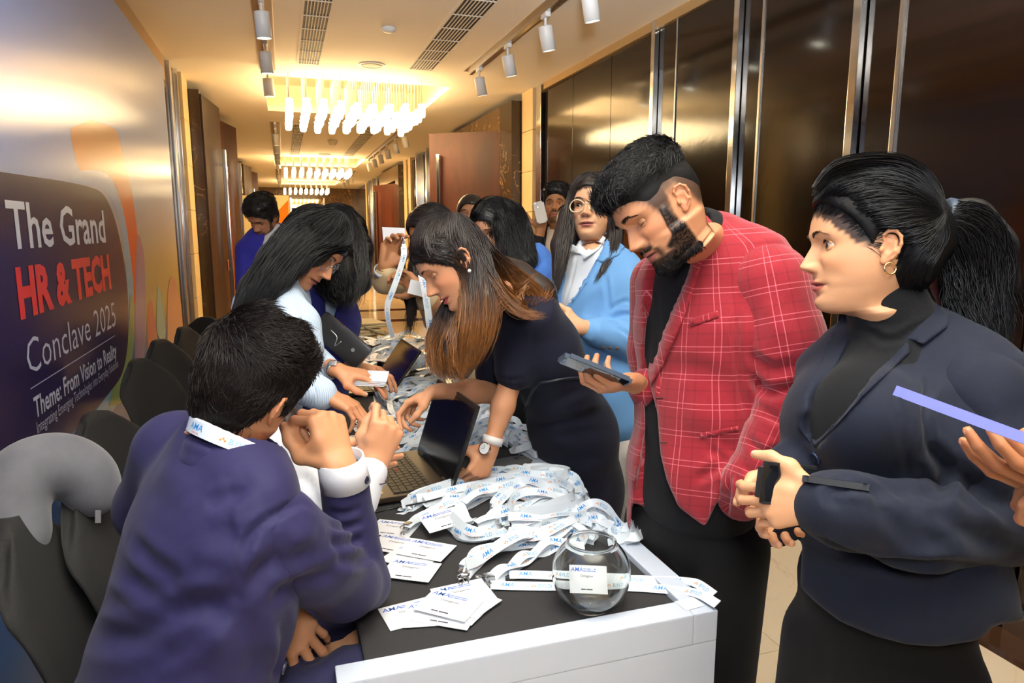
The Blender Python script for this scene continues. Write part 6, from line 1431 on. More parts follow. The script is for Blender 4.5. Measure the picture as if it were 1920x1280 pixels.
    t = Field(); t.seg(P(1152, 760, 2.42), P(1160, 840, 2.44), (.155, .115), (.165, .12), r, .04); legs(t, P(1162, 840, 2.44), r, f, ft, (.115, .105, .10)); garment('trousers', t, .014, cloth('cream_trousers', '#e8e4dc', .8), p, strokes=[([(1170, 850), (1172, 960)], .02, -.008)]); shoes(p, ft, f)
    hm = hairmat('umber_hair', '#241a16', .33); hf = Field(); w = H['w']; RR = H['R']
    hf.ell(w((0, -.012, .032)), np.array([.084, .104, .098]), RR, .02); hf.ell(w((0, .060, -.034)), np.array([.066, .060, .102]), RR, .01, sub=True)
    hf.ell(w((.062, -.005, -.04)), np.array([.026, .050, .08]), RR, .02); hf.ell(w((-.068, -.005, -.04)), np.array([.022, .045, .08]), RR, .02)
    hf.chain([P(1062, 400, 2.40), P(1050, 460, 2.36), P(1042, 520, 2.33)], [.030, .030, .014], .02); hf.chain([P(1150, 400, 2.44), P(1150, 470, 2.36), P(1128, 510, 2.29)], [.040, .036, .010], .02)
    V, F = hf.mesh(.006, 2); mesh('hair', V, F, hm, p); mass_strands(H, V, F, hm, p); b_ = bvh(V, F)
    G = [[(1108, 324), (1085, 332), (1068, 360), (1060, 400), (1050, 450), (1045, 500), (1038, 550)], [(1108, 324), (1090, 340), (1074, 370), (1068, 410), (1060, 460), (1050, 510), (1040, 560)], [(1108, 324), (1096, 340), (1080, 368), (1074, 400), (1072, 430), (1060, 480), (1046, 540)]]
    strands('hair_strands', hairflow(b_, G, 900, .003, (.0, .004), 14, .002, seed=21), .0009, hm, p)
    G = [[(1110, 324), (1130, 340), (1150, 380), (1160, 430), (1150, 480), (1120, 530)], [(1110, 324), (1125, 345), (1142, 390), (1150, 440), (1140, 490), (1116, 525)]]
    strands('hair_strands', hairflow(b_, G, 500, .003, (.0, .004), 14, .002, seed=22), .0009, hm, p)
    return p
# ------------------------------------------------------------ 6. woman with glasses in a striped shirt at the left of the table
def stripes(name, c1, c2, per, w=.5):
    m = bpy.data.materials.new(name); m.use_nodes = True; nt = m.node_tree; b = nt.nodes['Principled BSDF']; N = nt.nodes.new; K = nt.links.new
    uv = N('ShaderNodeUVMap'); sp = N('ShaderNodeSeparateXYZ'); K(uv.outputs[0], sp.inputs[0]); a = N('ShaderNodeMath'); a.operation = 'ADD'; a.inputs[1].default_value = 50; K(sp.outputs[0], a.inputs[0])
    md = N('ShaderNodeMath'); md.operation = 'MODULO'; md.inputs[1].default_value = per; K(a.outputs[0], md.inputs[0]); s = N('ShaderNodeMath'); s.operation = 'LESS_THAN'; s.inputs[1].default_value = per*w; K(md.outputs[0], s.inputs[0])
    mx = N('ShaderNodeMix'); mx.data_type = 'RGBA'; mx.inputs[6].default_value = (*lin(c1), 1); mx.inputs[7].default_value = (*lin(c2), 1); K(s.outputs[0], mx.inputs[0]); K(mx.outputs[2], b.inputs['Base Color']); b.inputs['Roughness'].default_value = .8; return m
def woman_striped():
    f = facing(.90, .12); r = rightof(f); z = np.array([0, 0, 1.]); nb = P(535, 520, 2.10)
    fd = unit(RT*.72-FW*.14-UP*.68); H = make_head(P(586, 464, 2.06), frame(fd, UP*.72+RT*.68), 1.0, neck=nb, neck_r=(.050, .050), neckside=r, skin=SK_W3, lips='#9a5548', cheek=.5, eyes=dict(up=.03, lo=.03, mid=-.36), brow_n=120, res=.8, scalp=(HL_F, '#120f10', .005, .95))
    w2 = P(632, 694, 1.98); e2 = P(560, 655, 2.1); w1 = P(612, 737, 1.90); e1 = P(545, 705, 1.98)
    hA = make_hand(w2, unit(RT*.92-UP*.20+FW*.1), unit(-UP*.85-RT*.1+FW*.2), False, curl=((.3, .4, .2), (.35, .5, .3), (.4, .5, .3), (.5, .5, .3)), thumb=((.6, .6, .35), (.9, .2, .3), (.98, -.1, .2)), s=.92, elbow=e2, skin=SK_W3, nails='#a8c8c0', arm=(.025, .020, .036, .034), vox=.003)
    hB = make_hand(w1, unit(RT*.85-UP*.45), unit(-UP*.8-RT*.4+FW*.2), True, curl=((.45, .7, .4), (.5, .7, .4), (.5, .7, .4), (.55, .7, .4)), thumb=((.6, .6, .35), (.9, .2, .3), (.98, -.1, .2)), s=.95, elbow=e1, skin=SK_W3, nails='#c09080', arm=(.027, .022, .038, .036), vox=.003)
    b = Field(); hc = P(430, 880, 2.15); torso(b, [(nb, .045, .045), (P(510, 570, 2.1), .13, .06), (P(480, 720, 2.12), .11, .08), (hc, .13, .1)], r)
    ft = [hc*[1, 1, 0]+s_*r*.09 for s_ in (-1, 1)]; legs(b, hc, r, f, ft, (.075, .055, .04))
    p = person([H, hA, hB, skinfield(b, .014, SK_W3)], 'woman with long straight black hair and glasses in a pale striped shirt'); head_details(H, p)
    glasses(H, p, 'pale_steel_frame', (.62, .68, .75), metal=1)
    g = Field(); torso(g, [(P(530, 520, 2.08), .075, .062), (P(520, 548, 2.08), .14, .085), (P(512, 580, 2.08), .170, .105), (P(505, 680, 2.1), .155, .125), (P(480, 800, 2.12), .150, .12), (P(440, 930, 2.15), .165, .13)], r, .03)
    g.chain([P(540, 572, 1.97), P(556, 610, 1.92), P(560, 660, 1.90), P(548, 712, 1.92)], [.050, .058, .058, .054], .04); g.chain([P(548, 712, 1.92), P(600, 738, 1.895)], [.056, .047], .02)
    g.chain([P(530, 570, 2.22), P(560, 650, 2.16), P(608, 690, 2.02)], [.06, .052, .042], .03)
    def uvf(V, F): return np.stack([(V-nb)@RT*1.0+(V-nb)@FH*.8, V[:, 2]], 1)
    st = [([(545, 540), (560, 600), (590, 660)], .012, -.006), ([(500, 560), (540, 620), (560, 680)], .012, -.006), ([(545, 700), (580, 690), (600, 670)], .010, -.006), ([(520, 640), (540, 700), (520, 750)], .012, -.006), ([(585, 710), (590, 740), (580, 765)], .006, -.005)]
    go, gb, V, F = garment('striped_shirt', g, .0085, stripes('blue_pinstripe', '#d4e0ee', '#a9c3e0', .0072), p, st, uvf=uvf)
    patch('shirt_collar', [(548, 520), (562, 512), (580, 528), (578, 545), (566, 535)], gb, MATS['blue_pinstripe'] if 'blue_pinstripe' in MATS else bpy.data.materials['blue_pinstripe'], p, .008, .003, 5, dfall=2.0, uvs=lambda W, V2: V2*.0015)
    c = w2-unit(w2-e2)*.012; band('watch_strap', c-unit(w2-e2)*.009, c+unit(w2-e2)*.009, hA['frame'][:, 1], (.029, .024), (.029, .024), mat('steel_links', (.6, .6, .6), .25, 1), p, .0025)
    wn = unit(-FW*.7+UP*.6); MB().box(c+wn*.026, (.018, .022, .006), frame(unit(RT), wn), bev=.002).build('watch_case', MATS['steel_links'], p)
    t = Field(); t.seg(P(445, 900, 2.15), hc, (.15, .12), (.16, .12), r, .04); legs(t, hc, r, f, ft, (.11, .09, .08)); garment('trousers', t, .015, MATS['black_trousers'], p); shoes(p, ft, f)
    hm = hairmat('jet_hair', '#0e0d0f', .36); hf = Field(); w = H['w']; RR = H['R']
    hf.ell(w((0, -.012, .034)), np.array([.082, .104, .089]), RR, .02); hf.ell(w((0, -.045, -.015)), np.array([.074, .050, .072]), RR, .03)
    hf.ell(w((0, .070, -.036)), np.array([.085, .060, .082]), RR, .008, sub=True)
    hf.chain([P(570, 440, 1.98), P(548, 480, 1.97), P(510, 530, 1.94), P(470, 590, 1.92)], [.045, .048, .045, .04], .03); hf.chain([P(565, 452, 2.04), P(522, 490, 2.0), P(480, 545, 1.98), P(450, 620, 1.95)], [.06, .055, .045, .04], .03)
    hf.ell(w((.060, .030, .010)), np.array([.030, .055, .060]), RR, .02)
    V, F = hf.mesh(.0055, 2); mesh('hair', V, F, hm, p); mass_strands(H, V, F, hm, p); b_ = bvh(V, F)
    G = [[(650, 410), (660, 430), (655, 460), (625, 465), (590, 480), (560, 520)], [(645, 402), (645, 430), (620, 455), (585, 470), (555, 500), (530, 545)], [(640, 398), (625, 425), (595, 450), (560, 480), (525, 525), (495, 580)], [(635, 396), (605, 415), (570, 445), (530, 490), (495, 540), (470, 600)],
         [(630, 395), (590, 405), (550, 435), (510, 485), (475, 540), (450, 610)], [(625, 394), (575, 400), (530, 430), (490, 485), (460, 540), (438, 610)]]
    strands('hair_strands', hairflow(b_, G, 2600, .0035, (.0, .005), 13, .0016, seed=31), .0009, hm, p)
    return p
# ------------------------------------------------------------ 7. dark-haired woman in a navy blazer beside her
def woman_navy_blazer():
    f = facing(.75, -.1); r = rightof(f); z = np.array([0, 0, 1.]); nb = P(600, 505, 2.5)
    H = make_head(P(630, 450, 2.48), frame(unit(RT*.70-FW*.25-UP*.62), UP*.75+RT*.6), 1.0, neck=nb, neckside=r, skin=SK_W3, eyes=dict(up=.08, lo=.15, mid=-.34), brow_n=80, res=.6)
    w2 = P(662, 684, 2.26); e2 = P(600, 655, 2.4)
    hA = make_hand(w2, unit(RT*.9-UP*.2), unit(-UP*.9-RT*.2), True, curl=((.35, .5, .2), (.4, .5, .3), (.45, .5, .3), (.5, .6, .3)), s=.95, elbow=e2, skin=SK_W3, vox=.0035)
    b = Field(); hc = P(560, 800, 2.55); torso(b, [(nb, .045, .045), (P(590, 560, 2.5), .13, .06), (hc, .13, .1)], r); ft = [hc*[1, 1, 0]+s_*r*.09 for s_ in (-1, 1)]; legs(b, hc, r, f, ft, (.075, .055, .04))
    p = person([H, hA, skinfield(b, .014, SK_W3)], 'dark-haired woman in a navy blazer, half hidden behind the striped shirt'); head_details(H, p, lashes=False)
    jm = cloth('violet_navy_blazer', '#26256a', .8, .04, .3)
    s = Field(); torso(s, [(P(602, 515, 2.5), .050, .048), (P(605, 560, 2.5), .12, .085), (P(607, 600, 2.5), .12, .105), (P(595, 740, 2.5), .11, .09)], r, .03); garment('shirt', s, .01, cloth('sky_shirt', '#b8cbe4', .8), p)
    g = Field(); torso(g, [(P(600, 515, 2.5), .08, .06), (P(605, 545, 2.5), .165, .09), (P(607, 600, 2.5), .17, .12), (P(595, 690, 2.5), .15, .12), (P(575, 780, 2.52), .17, .13)], r, .03)
    g.chain([P(600, 570, 2.4), P(600, 640, 2.38)], [.065, .058], .03); g.chain([P(600, 640, 2.38), P(648, 672, 2.29)], [.056, .045], .02)
    cuts = [([(610, 505), (640, 515), (636, 560), (624, 600), (612, 612), (610, 570)], 2.0, 2.5, .006)]
    go, gb, V, F = garment('blazer', g, .010, jm, p, [([(580, 660), (610, 650), (630, 640)], .012, -.008)], cuts=cuts); shoes(p, ft, f)
    t = Field(); t.seg(P(570, 770, 2.52), hc, (.14, .11), (.15, .12), r, .04); legs(t, hc, r, f, ft, (.1, .085, .07)); garment('trousers', t, .016, MATS['black_trousers'], p)
    hm = hairmat('black_hair', '#15110f', .38); hf = Field(); w = H['w']; RR = H['R']
    hf.ell(w((0, -.012, .036)), np.array([.085, .106, .092]), RR, .02); hf.ell(w((0, -.055, -.01)), np.array([.080, .062, .085]), RR, .03); hf.ell(w((0, .070, -.036)), np.array([.075, .060, .082]), RR, .008, sub=True)
    hf.chain([P(668, 420, 2.42), P(680, 470, 2.38), P(676, 530, 2.34), P(660, 560, 2.32)], [.03, .032, .032, .012], .03); hf.chain([P(640, 470, 2.3), P(635, 520, 2.26), P(648, 552, 2.25)], [.04, .05, .03], .03); hf.chain([P(620, 490, 2.36), P(612, 530, 2.32), P(625, 560, 2.30)], [.04, .04, .02], .03)
    V, F = hf.mesh(.007, 2); mesh('hair', V, F, hm, p); mass_strands(H, V, F, hm, p); b_ = bvh(V, F)
    G = [[(630, 388), (655, 400), (672, 430), (682, 480), (680, 530), (668, 570)], [(628, 388), (648, 405), (662, 440), (670, 490), (668, 540), (655, 572)], [(640, 470), (640, 500), (645, 530), (650, 560), (640, 572)], [(625, 490), (620, 520), (628, 550), (640, 566)], [(612, 490), (606, 520), (612, 545), (630, 560)]]
    strands('hair_strands', hairflow(b_, G, 1300, .006, (.0, .008), 14, .005, seed=41), .001, hm, p)
    return p
# ------------------------------------------------------------ background figures
def bg_person(label, headc, hd, fwd, up, s, f, nb, st, skin, hair, cloth_m, male, arms=(), hands=(), eyes=None, beard=None, shirt=None, cuts=(), lap=None, ft=None, legs_m=None, hairfn=None, glow=None, lips='#a05a50', strokes=(), res=.55):
    r = rightof(f); H = make_head(P(*headc, hd), frame(fwd, up), s, neck=nb, neck_r=(.052, .052), neckside=r, male=male, skin=skin, beard=beard, eyes=eyes, brow_n=110, res=res, lips=lips)
    parts = [H]; hh = []
    for h in hands: q = make_hand(**h, skin=skin); parts.append(q); hh.append(q)
    hc = np.array(st[-1][0]); b = Field(); torso(b, [(nb, .045, .045)]+[(p_, w_*.75, d_*.65) for p_, w_, d_ in st[1:]], r); feet = [hc*[1, 1, 0]+s_*r*.1 for s_ in (-1, 1)]; legs(b, hc, r, f, feet, (.075, .055, .04)); parts.append(skinfield(b, .018, skin))
    p = person(parts, label); head_details(H, p, lashes=False)
    if shirt:
        sf = Field(); torso(sf, [(p_, w_*.86, d_*.84) for p_, w_, d_ in st], r, .03); garment('shirt', sf, .012, shirt, p)
    g = Field(); torso(g, st, r, .03)
    for pts, rs in arms: g.chain(pts, rs, .02)
    go, gb, V, F = garment('jacket', g, .012, cloth_m, p, strokes, cuts=cuts)
    t = Field(); t.seg(st[-1][0], hc-np.array([0, 0, .1]), (.15, .12), (.15, .12), r, .04); legs(t, hc-np.array([0, 0, .08]), r, f, feet, (.1, .085, .07)); garment('trousers', t, .018, legs_m or MATS['black_trousers'], p); shoes(p, feet, f)
    if lap: 
        for l in lap: patch('lapel', l, gb, cloth_m, p, .006, .004, 5)
    if hairfn: hairfn(H, p)
    return p, H, hh
def man_blue():
    f = facing(.10, -.98); nb = P(512, 425, 4.28)
    def hf(H, p):
        hm = hairmat('black_hair', '#15110f', .38); _, _, cap = hair_cap(H, p, hm, .022, HL_M, .014, .004, fn=lambda L: .6+.9*sm(.03, .09, L[:, 2])); short_hair(H, cap, hm, p, 1500, .035, lambda l, rg: np.array([.2, .6, .3-1.2*(1-sm(.03, .08, l[2]))])+rg.normal(0, .4, 3), .0011, .3, 51)
    st = [(P(512, 432, 4.28), .07, .06), (P(510, 445, 4.28), .15, .085), (P(508, 470, 4.28), .195, .11), (P(500, 560, 4.3), .17, .12), (P(498, 640, 4.3), .18, .13)]
    bg_person('man in a bright blue suit looking down beside the orange display', (492, 408), 4.2, unit(-RT*.25-FW*.72-UP*.65), UP*.8-FW*.5, .98, f, nb, st, '#b98260', None, cloth('bright_blue_suit', '#2f2f9a', .8), True,
        arms=[([P(463, 470, 4.25), P(462, 540, 4.2), P(480, 590, 4.1)], [.07, .06, .05]), ([P(555, 460, 4.3), P(566, 540, 4.25)], [.07, .06])], eyes=dict(up=.02, lo=.02, mid=-.40), beard=('#15100e', .8, .003), shirt=cloth('grey_white_shirt', '#cfd2d6', .8),
        cuts=[([(535, 405), (530, 425), (512, 460), (505, 520), (500, 560), (488, 560), (490, 470), (500, 430), (520, 405)], 3.8, 4.28, .006)], hairfn=hf)
def man_phone():
    f = facing(-.25, -.97); nb = P(1046, 428, 4.12)
    def hf(H, p):
        hm = hairmat('black_hair', '#15110f', .38); _, _, cap = hair_cap(H, p, hm, .020, HL_M, .014, .004, fn=lambda L: .5+.9*sm(.03, .09, L[:, 2])); short_hair(H, cap, hm, p, 1500, .028, lambda l, rg: np.array([.2, .4, .5-1.2*(1-sm(.03, .08, l[2]))])+rg.normal(0, .5, 3), .0011, .4, 52)
    st = [(P(1048, 434, 4.12), .07, .06), (P(1050, 445, 4.12), .15, .085), (P(1048, 470, 4.12), .20, .11), (P(1048, 560, 4.12), .17, .12), (P(1050, 640, 4.12), .18, .13)]
    wr = P(1014, 432, 3.92)
    bg_person('bearded man in a black suit holding a phone up beside his face', (1044, 386), 4.05, unit(-RT*.22-FW*.95), UP, .97, f, nb, st, '#b07850', None, cloth('black_suit', '#17161a', .8), True,
        arms=[([P(1000, 470, 4.1), P(992, 510, 4.0), P(1008, 452, 3.94)], [.07, .06, .045]), ([P(1095, 465, 4.15), P(1100, 540, 4.1)], [.07, .06])], eyes=dict(up=.26, lo=.18, mid=-.02, gaze=(.1, 0)), beard=('#15100e', .75, .003), shirt=cloth('warm_white_shirt', '#e2cdb4', .8),
        cuts=[([(1028, 420), (1052, 420), (1046, 450), (1028, 490), (1018, 500), (1024, 450)], 3.6, 4.12, .006)],
        hands=[dict(wr=wr, F=unit(UP*.95+RT*.05), N=unit(FW*.75-RT*.4), right=True, curl=((.35, .6, .3), (.5, .7, .4), (.6, .8, .4), (.6, .8, .4)), s=.98, elbow=P(996, 500, 3.98), vox=.0045)], hairfn=hf)
def woman_beige():
    f = facing(-.5, -.8); nb = P(812, 480, 2.94)
    def hf(H, p):
        hm = hairmat('umber_hair', '#241a16', .33); q = Field(); w = H['w']; RR = H['R']; q.ell(w((0, -.012, .034)), np.array([.086, .108, .096]), RR, .02); q.ell(w((0, .064, -.036)), np.array([.066, .060, .098]), RR, .008, sub=True)
        q.chain([P(782, 445, 2.85), P(778, 500, 2.8), P(770, 560, 2.78), P(768, 610, 2.78)], [.026, .026, .024, .010], .02); V, F = q.mesh(.007, 2); mesh('hair', V, F, hm, p); mass_strands(H, V, F, hm, p); b_ = bvh(V, F)
        G = [[(812, 392), (795, 398), (782, 420), (778, 450), (780, 500), (772, 560), (762, 620)], [(815, 392), (800, 405), (790, 430), (786, 460), (784, 510), (776, 570), (768, 630)]]
        strands('hair_strands', hairflow(b_, G, 500, .004, (0, .005), 14, .004, seed=61), .0011, hm, p)
    st = [(P(812, 486, 2.95), .07, .06), (P(822, 500, 2.95), .13, .08), (P(835, 540, 2.95), .15, .10), (P(890, 640, 2.98), .14, .10), (P(960, 740, 3.05), .15, .11)]
    wr = P(722, 500, 2.72); bm = cloth('beige_cloth', '#cdb48c', .85)
    p, H, hh = bg_person('woman in a beige jacket holding a white card up by its lanyard', (808, 440), 2.86, unit(-RT*.7-FW*.6-UP*.35), UP, .98, f, nb, st, '#b07a55', None, bm, False,
        arms=[([P(800, 522, 2.9), P(752, 530, 2.84), P(722, 528, 2.78)], [.056, .052, .048]), ([P(722, 528, 2.78), P(724, 512, 2.74)], [.047, .042]), ([P(820, 530, 2.98), P(820, 600, 2.9), P(800, 560, 2.75)], [.06, .055, .045])],
        hands=[dict(wr=wr, F=unit(UP*.9+RT*.25), N=unit(-FW*.6+RT*.5), right=True, curl=((.5, .7, .4), (.6, .9, .4), (.6, 1.0, .4), (.65, 1.0, .4)), thumb=((.5, .6, .5), (.85, .2, .4), (.95, -.1, .2)), s=1.0, elbow=P(722, 528, 2.78), vox=.0035),
               dict(wr=P(792, 545, 2.70), F=unit(-RT*.7+UP*.5), N=unit(-FW*.5-UP*.4), right=False, curl=((.6, .9, .4),)*4, s=.95, elbow=P(812, 580, 2.8), vox=.004)], hairfn=hf, eyes=dict(up=.1, lo=.15, mid=-.3))
    wd = unit(P(722, 528, 2.78)-wr); band('shirt_cuff', wr+wd*.035, wr+wd*.012, RT, (.046, .042), (.043, .039), MATS['white_shirt'], p)
    band('bangle', wr+wd*.004, wr-wd*.002, RT, (.031, .029), (.031, .029), mat('gold', (.83, .55, .25), .22, 1), p)
    LAY['card_hand'] = hh[0]
def woman_blue_back():
    f = facing(-.6, -.7); nb = P(960, 482, 2.85)
    def hf(H, p):
        hm = hairmat('jet_hair', '#0e0d0f', .36); q = Field(); w = H['w']; RR = H['R']; q.ell(w((0, -.014, .034)), np.array([.088, .110, .098]), RR, .02); q.ell(w((0, .066, -.036)), np.array([.070, .060, .100]), RR, .008, sub=True)
        q.chain([P(958, 420, 2.78), P(972, 460, 2.76), P(990, 490, 2.72)], [.05, .055, .04], .03); q.chain([P(968, 440, 2.76), P(968, 490, 2.72)], [.04, .04], .03)
        V, F = q.mesh(.007, 2); mesh('hair', V, F, hm, p); mass_strands(H, V, F, hm, p); b_ = bvh(V, F)
        G = [[(925, 372), (905, 385), (893, 410), (897, 440)], [(928, 372), (922, 385), (935, 400), (948, 425), (955, 450), (958, 490)], [(935, 371), (940, 395), (955, 430), (968, 470), (978, 500)], [(940, 371), (965, 395), (980, 430), (988, 470), (995, 500)], [(940, 371), (975, 390), (992, 430), (1000, 470), (1010, 495)]]
        strands('hair_strands', hairflow(b_, G, 1400, .004, (0, .004), 14, .002, seed=62), .0011, hm, p)
    st = [(P(968, 490, 2.85), .07, .06), (P(978, 498, 2.85), .15, .085), (P(985, 530, 2.85), .175, .11), (P(985, 640, 2.85), .15, .11), (P(985, 720, 2.85), .17, .12)]
    bg_person('woman with sleek black hair in a bright blue jacket looking down', (922, 430), 2.82, unit(-RT*.45-FW*.80-UP*.38), UP*.9-FW*.3, 1.0, f, nb, st, '#c08a68', None, cloth('cornflower_jacket', '#4a78c8', .85), False,
        arms=[([P(1020, 515, 2.78), P(1030, 600, 2.8)], [.07, .06])], eyes=dict(up=.03, lo=.03, mid=-.36), hairfn=hf, res=.7)
def woman_far():
    f = facing(-.2, -.95); nb = P(890, 440, 4.0)
    def hf(H, p):
        q = Field(); w = H['w']; RR = H['R']; q.ell(w((0, -.012, .034)), np.array([.086, .108, .096]), RR, .02); q.ell(w((0, .064, -.036)), np.array([.064, .060, .098]), RR, .008, sub=True); V, F = q.mesh(.008, 2); mesh('hair', V, F, hairmat('umber_hair', '#241a16', .33), p)
    st = [(P(890, 448, 4.0), .07, .06), (P(890, 460, 4.0), .15, .085), (P(890, 490, 4.0), .17, .11), (P(890, 600, 4.0), .17, .12)]
    bg_person('woman whose face just shows behind the sleek black hair', (884, 405), 3.95, unit(-RT*.1-FW*.98), UP, .96, f, nb, st, '#b07a55', None, cloth('dark_top', '#1c1a1f', .85), False, hairfn=hf, eyes=dict(up=.3, lo=.2, mid=-.05))
# ------------------------------------------------------------ seated woman in a white shirt beyond the navy man
def woman_white():
    f = facing(.95, .1); r = rightof(f); z = np.array([0, 0, 1.]); nb = P(505, 790, 1.62)
    H = make_head(P(492, 700, 1.62), frame(unit(RT*.9-FW*.1-UP*.3), UP), .95, neck=nb, neckside=r, skin=SK_W7, brow_n=40, res=.5)
    wr = P(700, 872, 1.50); el = P(612, 985, 1.50); wl = P(612, 868, 1.62)
    h1 = make_hand(wr, unit(UP*.9+RT*.30), unit(-RT*.35+FW*.8), True, curl=((.75, .9, .5), (1.25, 1.4, .7), (1.3, 1.45, .7), (1.35, 1.4, .7)), thumb=((.7, .35, .6), (.95, -.1, .4), (.9, -.35, .3)), s=1.0, elbow=el, skin=SK_W7, arm=(.025, .021, .036, .034))
    h2 = make_hand(wl, unit(RT*.95-UP*.02+FW*.1), unit(UP*.5-FW*.75), False, curl=((.15, .25, .1), (.2, .25, .15), (.25, .3, .15), (.35, .3, .2)), thumb=((.75, .5, .35), (.95, .1, .3), (.98, -.1, .2)), s=.95, elbow=P(540, 880, 1.68), skin=SK_W7)
    hc = P(440, 1120, 1.62); b = Field(); torso(b, [(nb, .045, .045), (P(500, 850, 1.62), .13, .06), (P(470, 1000, 1.62), .11, .08), (hc, .13, .1)], r)
    b.chain([hc, hc+f*.42], [.07, .05], .03); b.chain([hc+f*.42, (hc+f*.44)*[1, 1, 0]+[0, 0, .08]], [.05, .04], .02)
    p = person([H, h1, h2, skinfield(b, .014, SK_W7)], 'seated woman in a white shirt, mostly hidden behind the man in navy'); head_details(H, p, lashes=False)
    sm_ = cloth('white_shirt', '#e4e6ec', .7, .0, .15); g = Field(); torso(g, [(P(508, 800, 1.62), .075, .06), (P(515, 835, 1.60), .155, .085), (P(520, 890, 1.58), .17, .11), (P(510, 1000, 1.60), .15, .12), (P(450, 1110, 1.62), .16, .13)], r, .03)
    g.chain([P(545, 850, 1.48), P(580, 925, 1.46), P(618, 978, 1.47)], [.064, .060, .058], .03); g.chain([P(618, 978, 1.47), P(662, 935, 1.48), P(692, 885, 1.495)], [.056, .05, .040], .02); g.chain([P(520, 830, 1.72), P(545, 880, 1.70), P(600, 866, 1.64)], [.055, .05, .036], .02)
    st = [([(560, 880), (590, 930), (600, 980)], .012, -.007), ([(545, 900), (560, 950), (600, 1000)], .012, -.006), ([(640, 930), (670, 950), (690, 950)], .008, -.006), ([(520, 870), (540, 920), (560, 990)], .012, -.005)]
    garment('shirt', g, .009, sm_, p, st)
    band('bangle', P(694, 886, 1.495), P(692, 890, 1.496), RT, (.043, .039), (.043, .039), mat('steel_links', (.6, .6, .6), .25, 1), p)
    t = Field(); t.ell(hc, (.15, .14, .1), np.eye(3), .04)
    for s_ in (-1, 1): t.chain([hc+r*s_*.08, hc+r*s_*.1+f*.44, (hc+r*s_*.1+f*.46)*[1, 1, 0]+[0, 0, .08]], [.09, .07, .055], .03)
    garment('trousers', t, .015, MATS['black_trousers'], p); shoes(p, [(hc+r*s_*.1+f*.46)*[1, 1, 0] for s_ in (-1, 1)], f)
    hm = hairmat('umber_hair', '#241a16', .33); q = Field(); w = H['w']; q.ell(w((0, -.012, .036)), np.array([.083, .104, .090]), H['R'], .02); q.chain([P(500, 740, 1.56), P(525, 800, 1.52), P(542, 850, 1.50), P(556, 895, 1.49)], [.05, .04, .022, .005], .03); V, F = q.mesh(.006, 2); mesh('hair', V, F, hm, p); mass_strands(H, V, F, hm, p); b_ = bvh(V, F)
    strands('hair_strands', hairflow(b_, [[(500, 740), (535, 830), (545, 870), (560, 900)], [(510, 740), (545, 830), (552, 870), (572, 905)]], 250, .005, (0, .005), 12, .003, seed=71, depth_fn=1.5), .0009, hm, p)
    return p
def hand_right():
    """arm of someone standing beyond the right edge of the view, holding up a lilac phone"""
    D = .74; s = .95; wr = P(2090, 925, .80)
    h1 = make_hand(wr, unit(-RT*.95+UP*.18), unit(UP*.85+FW*.35), True, curl=((.25, .4, .3), (.3, .4, .3), (.3, .45, .3), (.35, .45, .3)), thumb=((.6, .5, .6), (.8, .1, .6), (.9, -.2, .4)), s=s, elbow=P(2330, 1010, .86), skin='#a8704e')
    h2 = make_hand(P(2095, 985, .84), unit(-RT*.9+UP*.02), unit(UP*.6-FW*.5), False, curl=((.5, .7, .4),)*4, s=s, elbow=P(2330, 1080, .9), skin='#a8704e')
    st = [(P(2420, 700, .95), .15, .08), (P(2420, 800, .95), .19, .11), (P(2400, 1050, .95), .16, .11), (P(2400, 1250, .95), .17, .12)]; r = RT*.2+FW*.9
    b = Field(); hc = np.array(st[-1][0]); torso(b, [(p_, w_*.9, d_*.9) for p_, w_, d_ in st], r); legs(b, hc, r, -RT, [hc*[1, 1, 0]+s_*unit(r)*.1 for s_ in (-1, 1)], (.09, .07, .05))
    H = make_head(P(2425, 430, .95), frame(-RT-UP*.2, UP), .98, neck=P(2425, 640, .95), neckside=FW, skin='#a8704e', res=.5, brow_n=60)
    p = person([h1, h2, H, skinfield(b, .016, '#a8704e')], 'person at the right edge, only their hands holding a lilac phone are seen')
    g = Field(); torso(g, st, r, .03); g.chain([P(2330, 720, .9), P(2330, 950, .85), P(2120, 930, .8)], [.07, .06, .045], .03); g.chain([P(2400, 720, 1.05), P(2380, 1000, 1.0), P(2130, 985, .86)], [.06, .055, .042], .03); head_details(H, p, lashes=False); _, _, cp = hair_cap(H, p, MATS['black_hair'], .016, HL_M, .014, 0); short_hair(H, cp, MATS['black_hair'], p, 1500, .03, lambda l, rg: np.array([.2, .5, -.3])+rg.normal(0, .3, 3), .0009, .2, 53); garment('jacket', g, .014, cloth('dark_top', '#1c1a1f', .85), p)
    ring = h2['tips'][1]; band('ring', ring[0]+(ring[1]-ring[0])*.35, ring[0]+(ring[1]-ring[0])*.45, UP, (.0105, .0105), (.0105, .0105), mat('steel_links', (.6, .6, .6), .25, 1), p)
    LAY['right_hand'] = h1; return p

for fn in (man_navy, woman_right, man_red, woman_lean, woman_glasses, woman_striped, woman_navy_blazer, man_blue, man_phone, woman_beige, woman_blue_back, woman_far, woman_white, hand_right): fn()
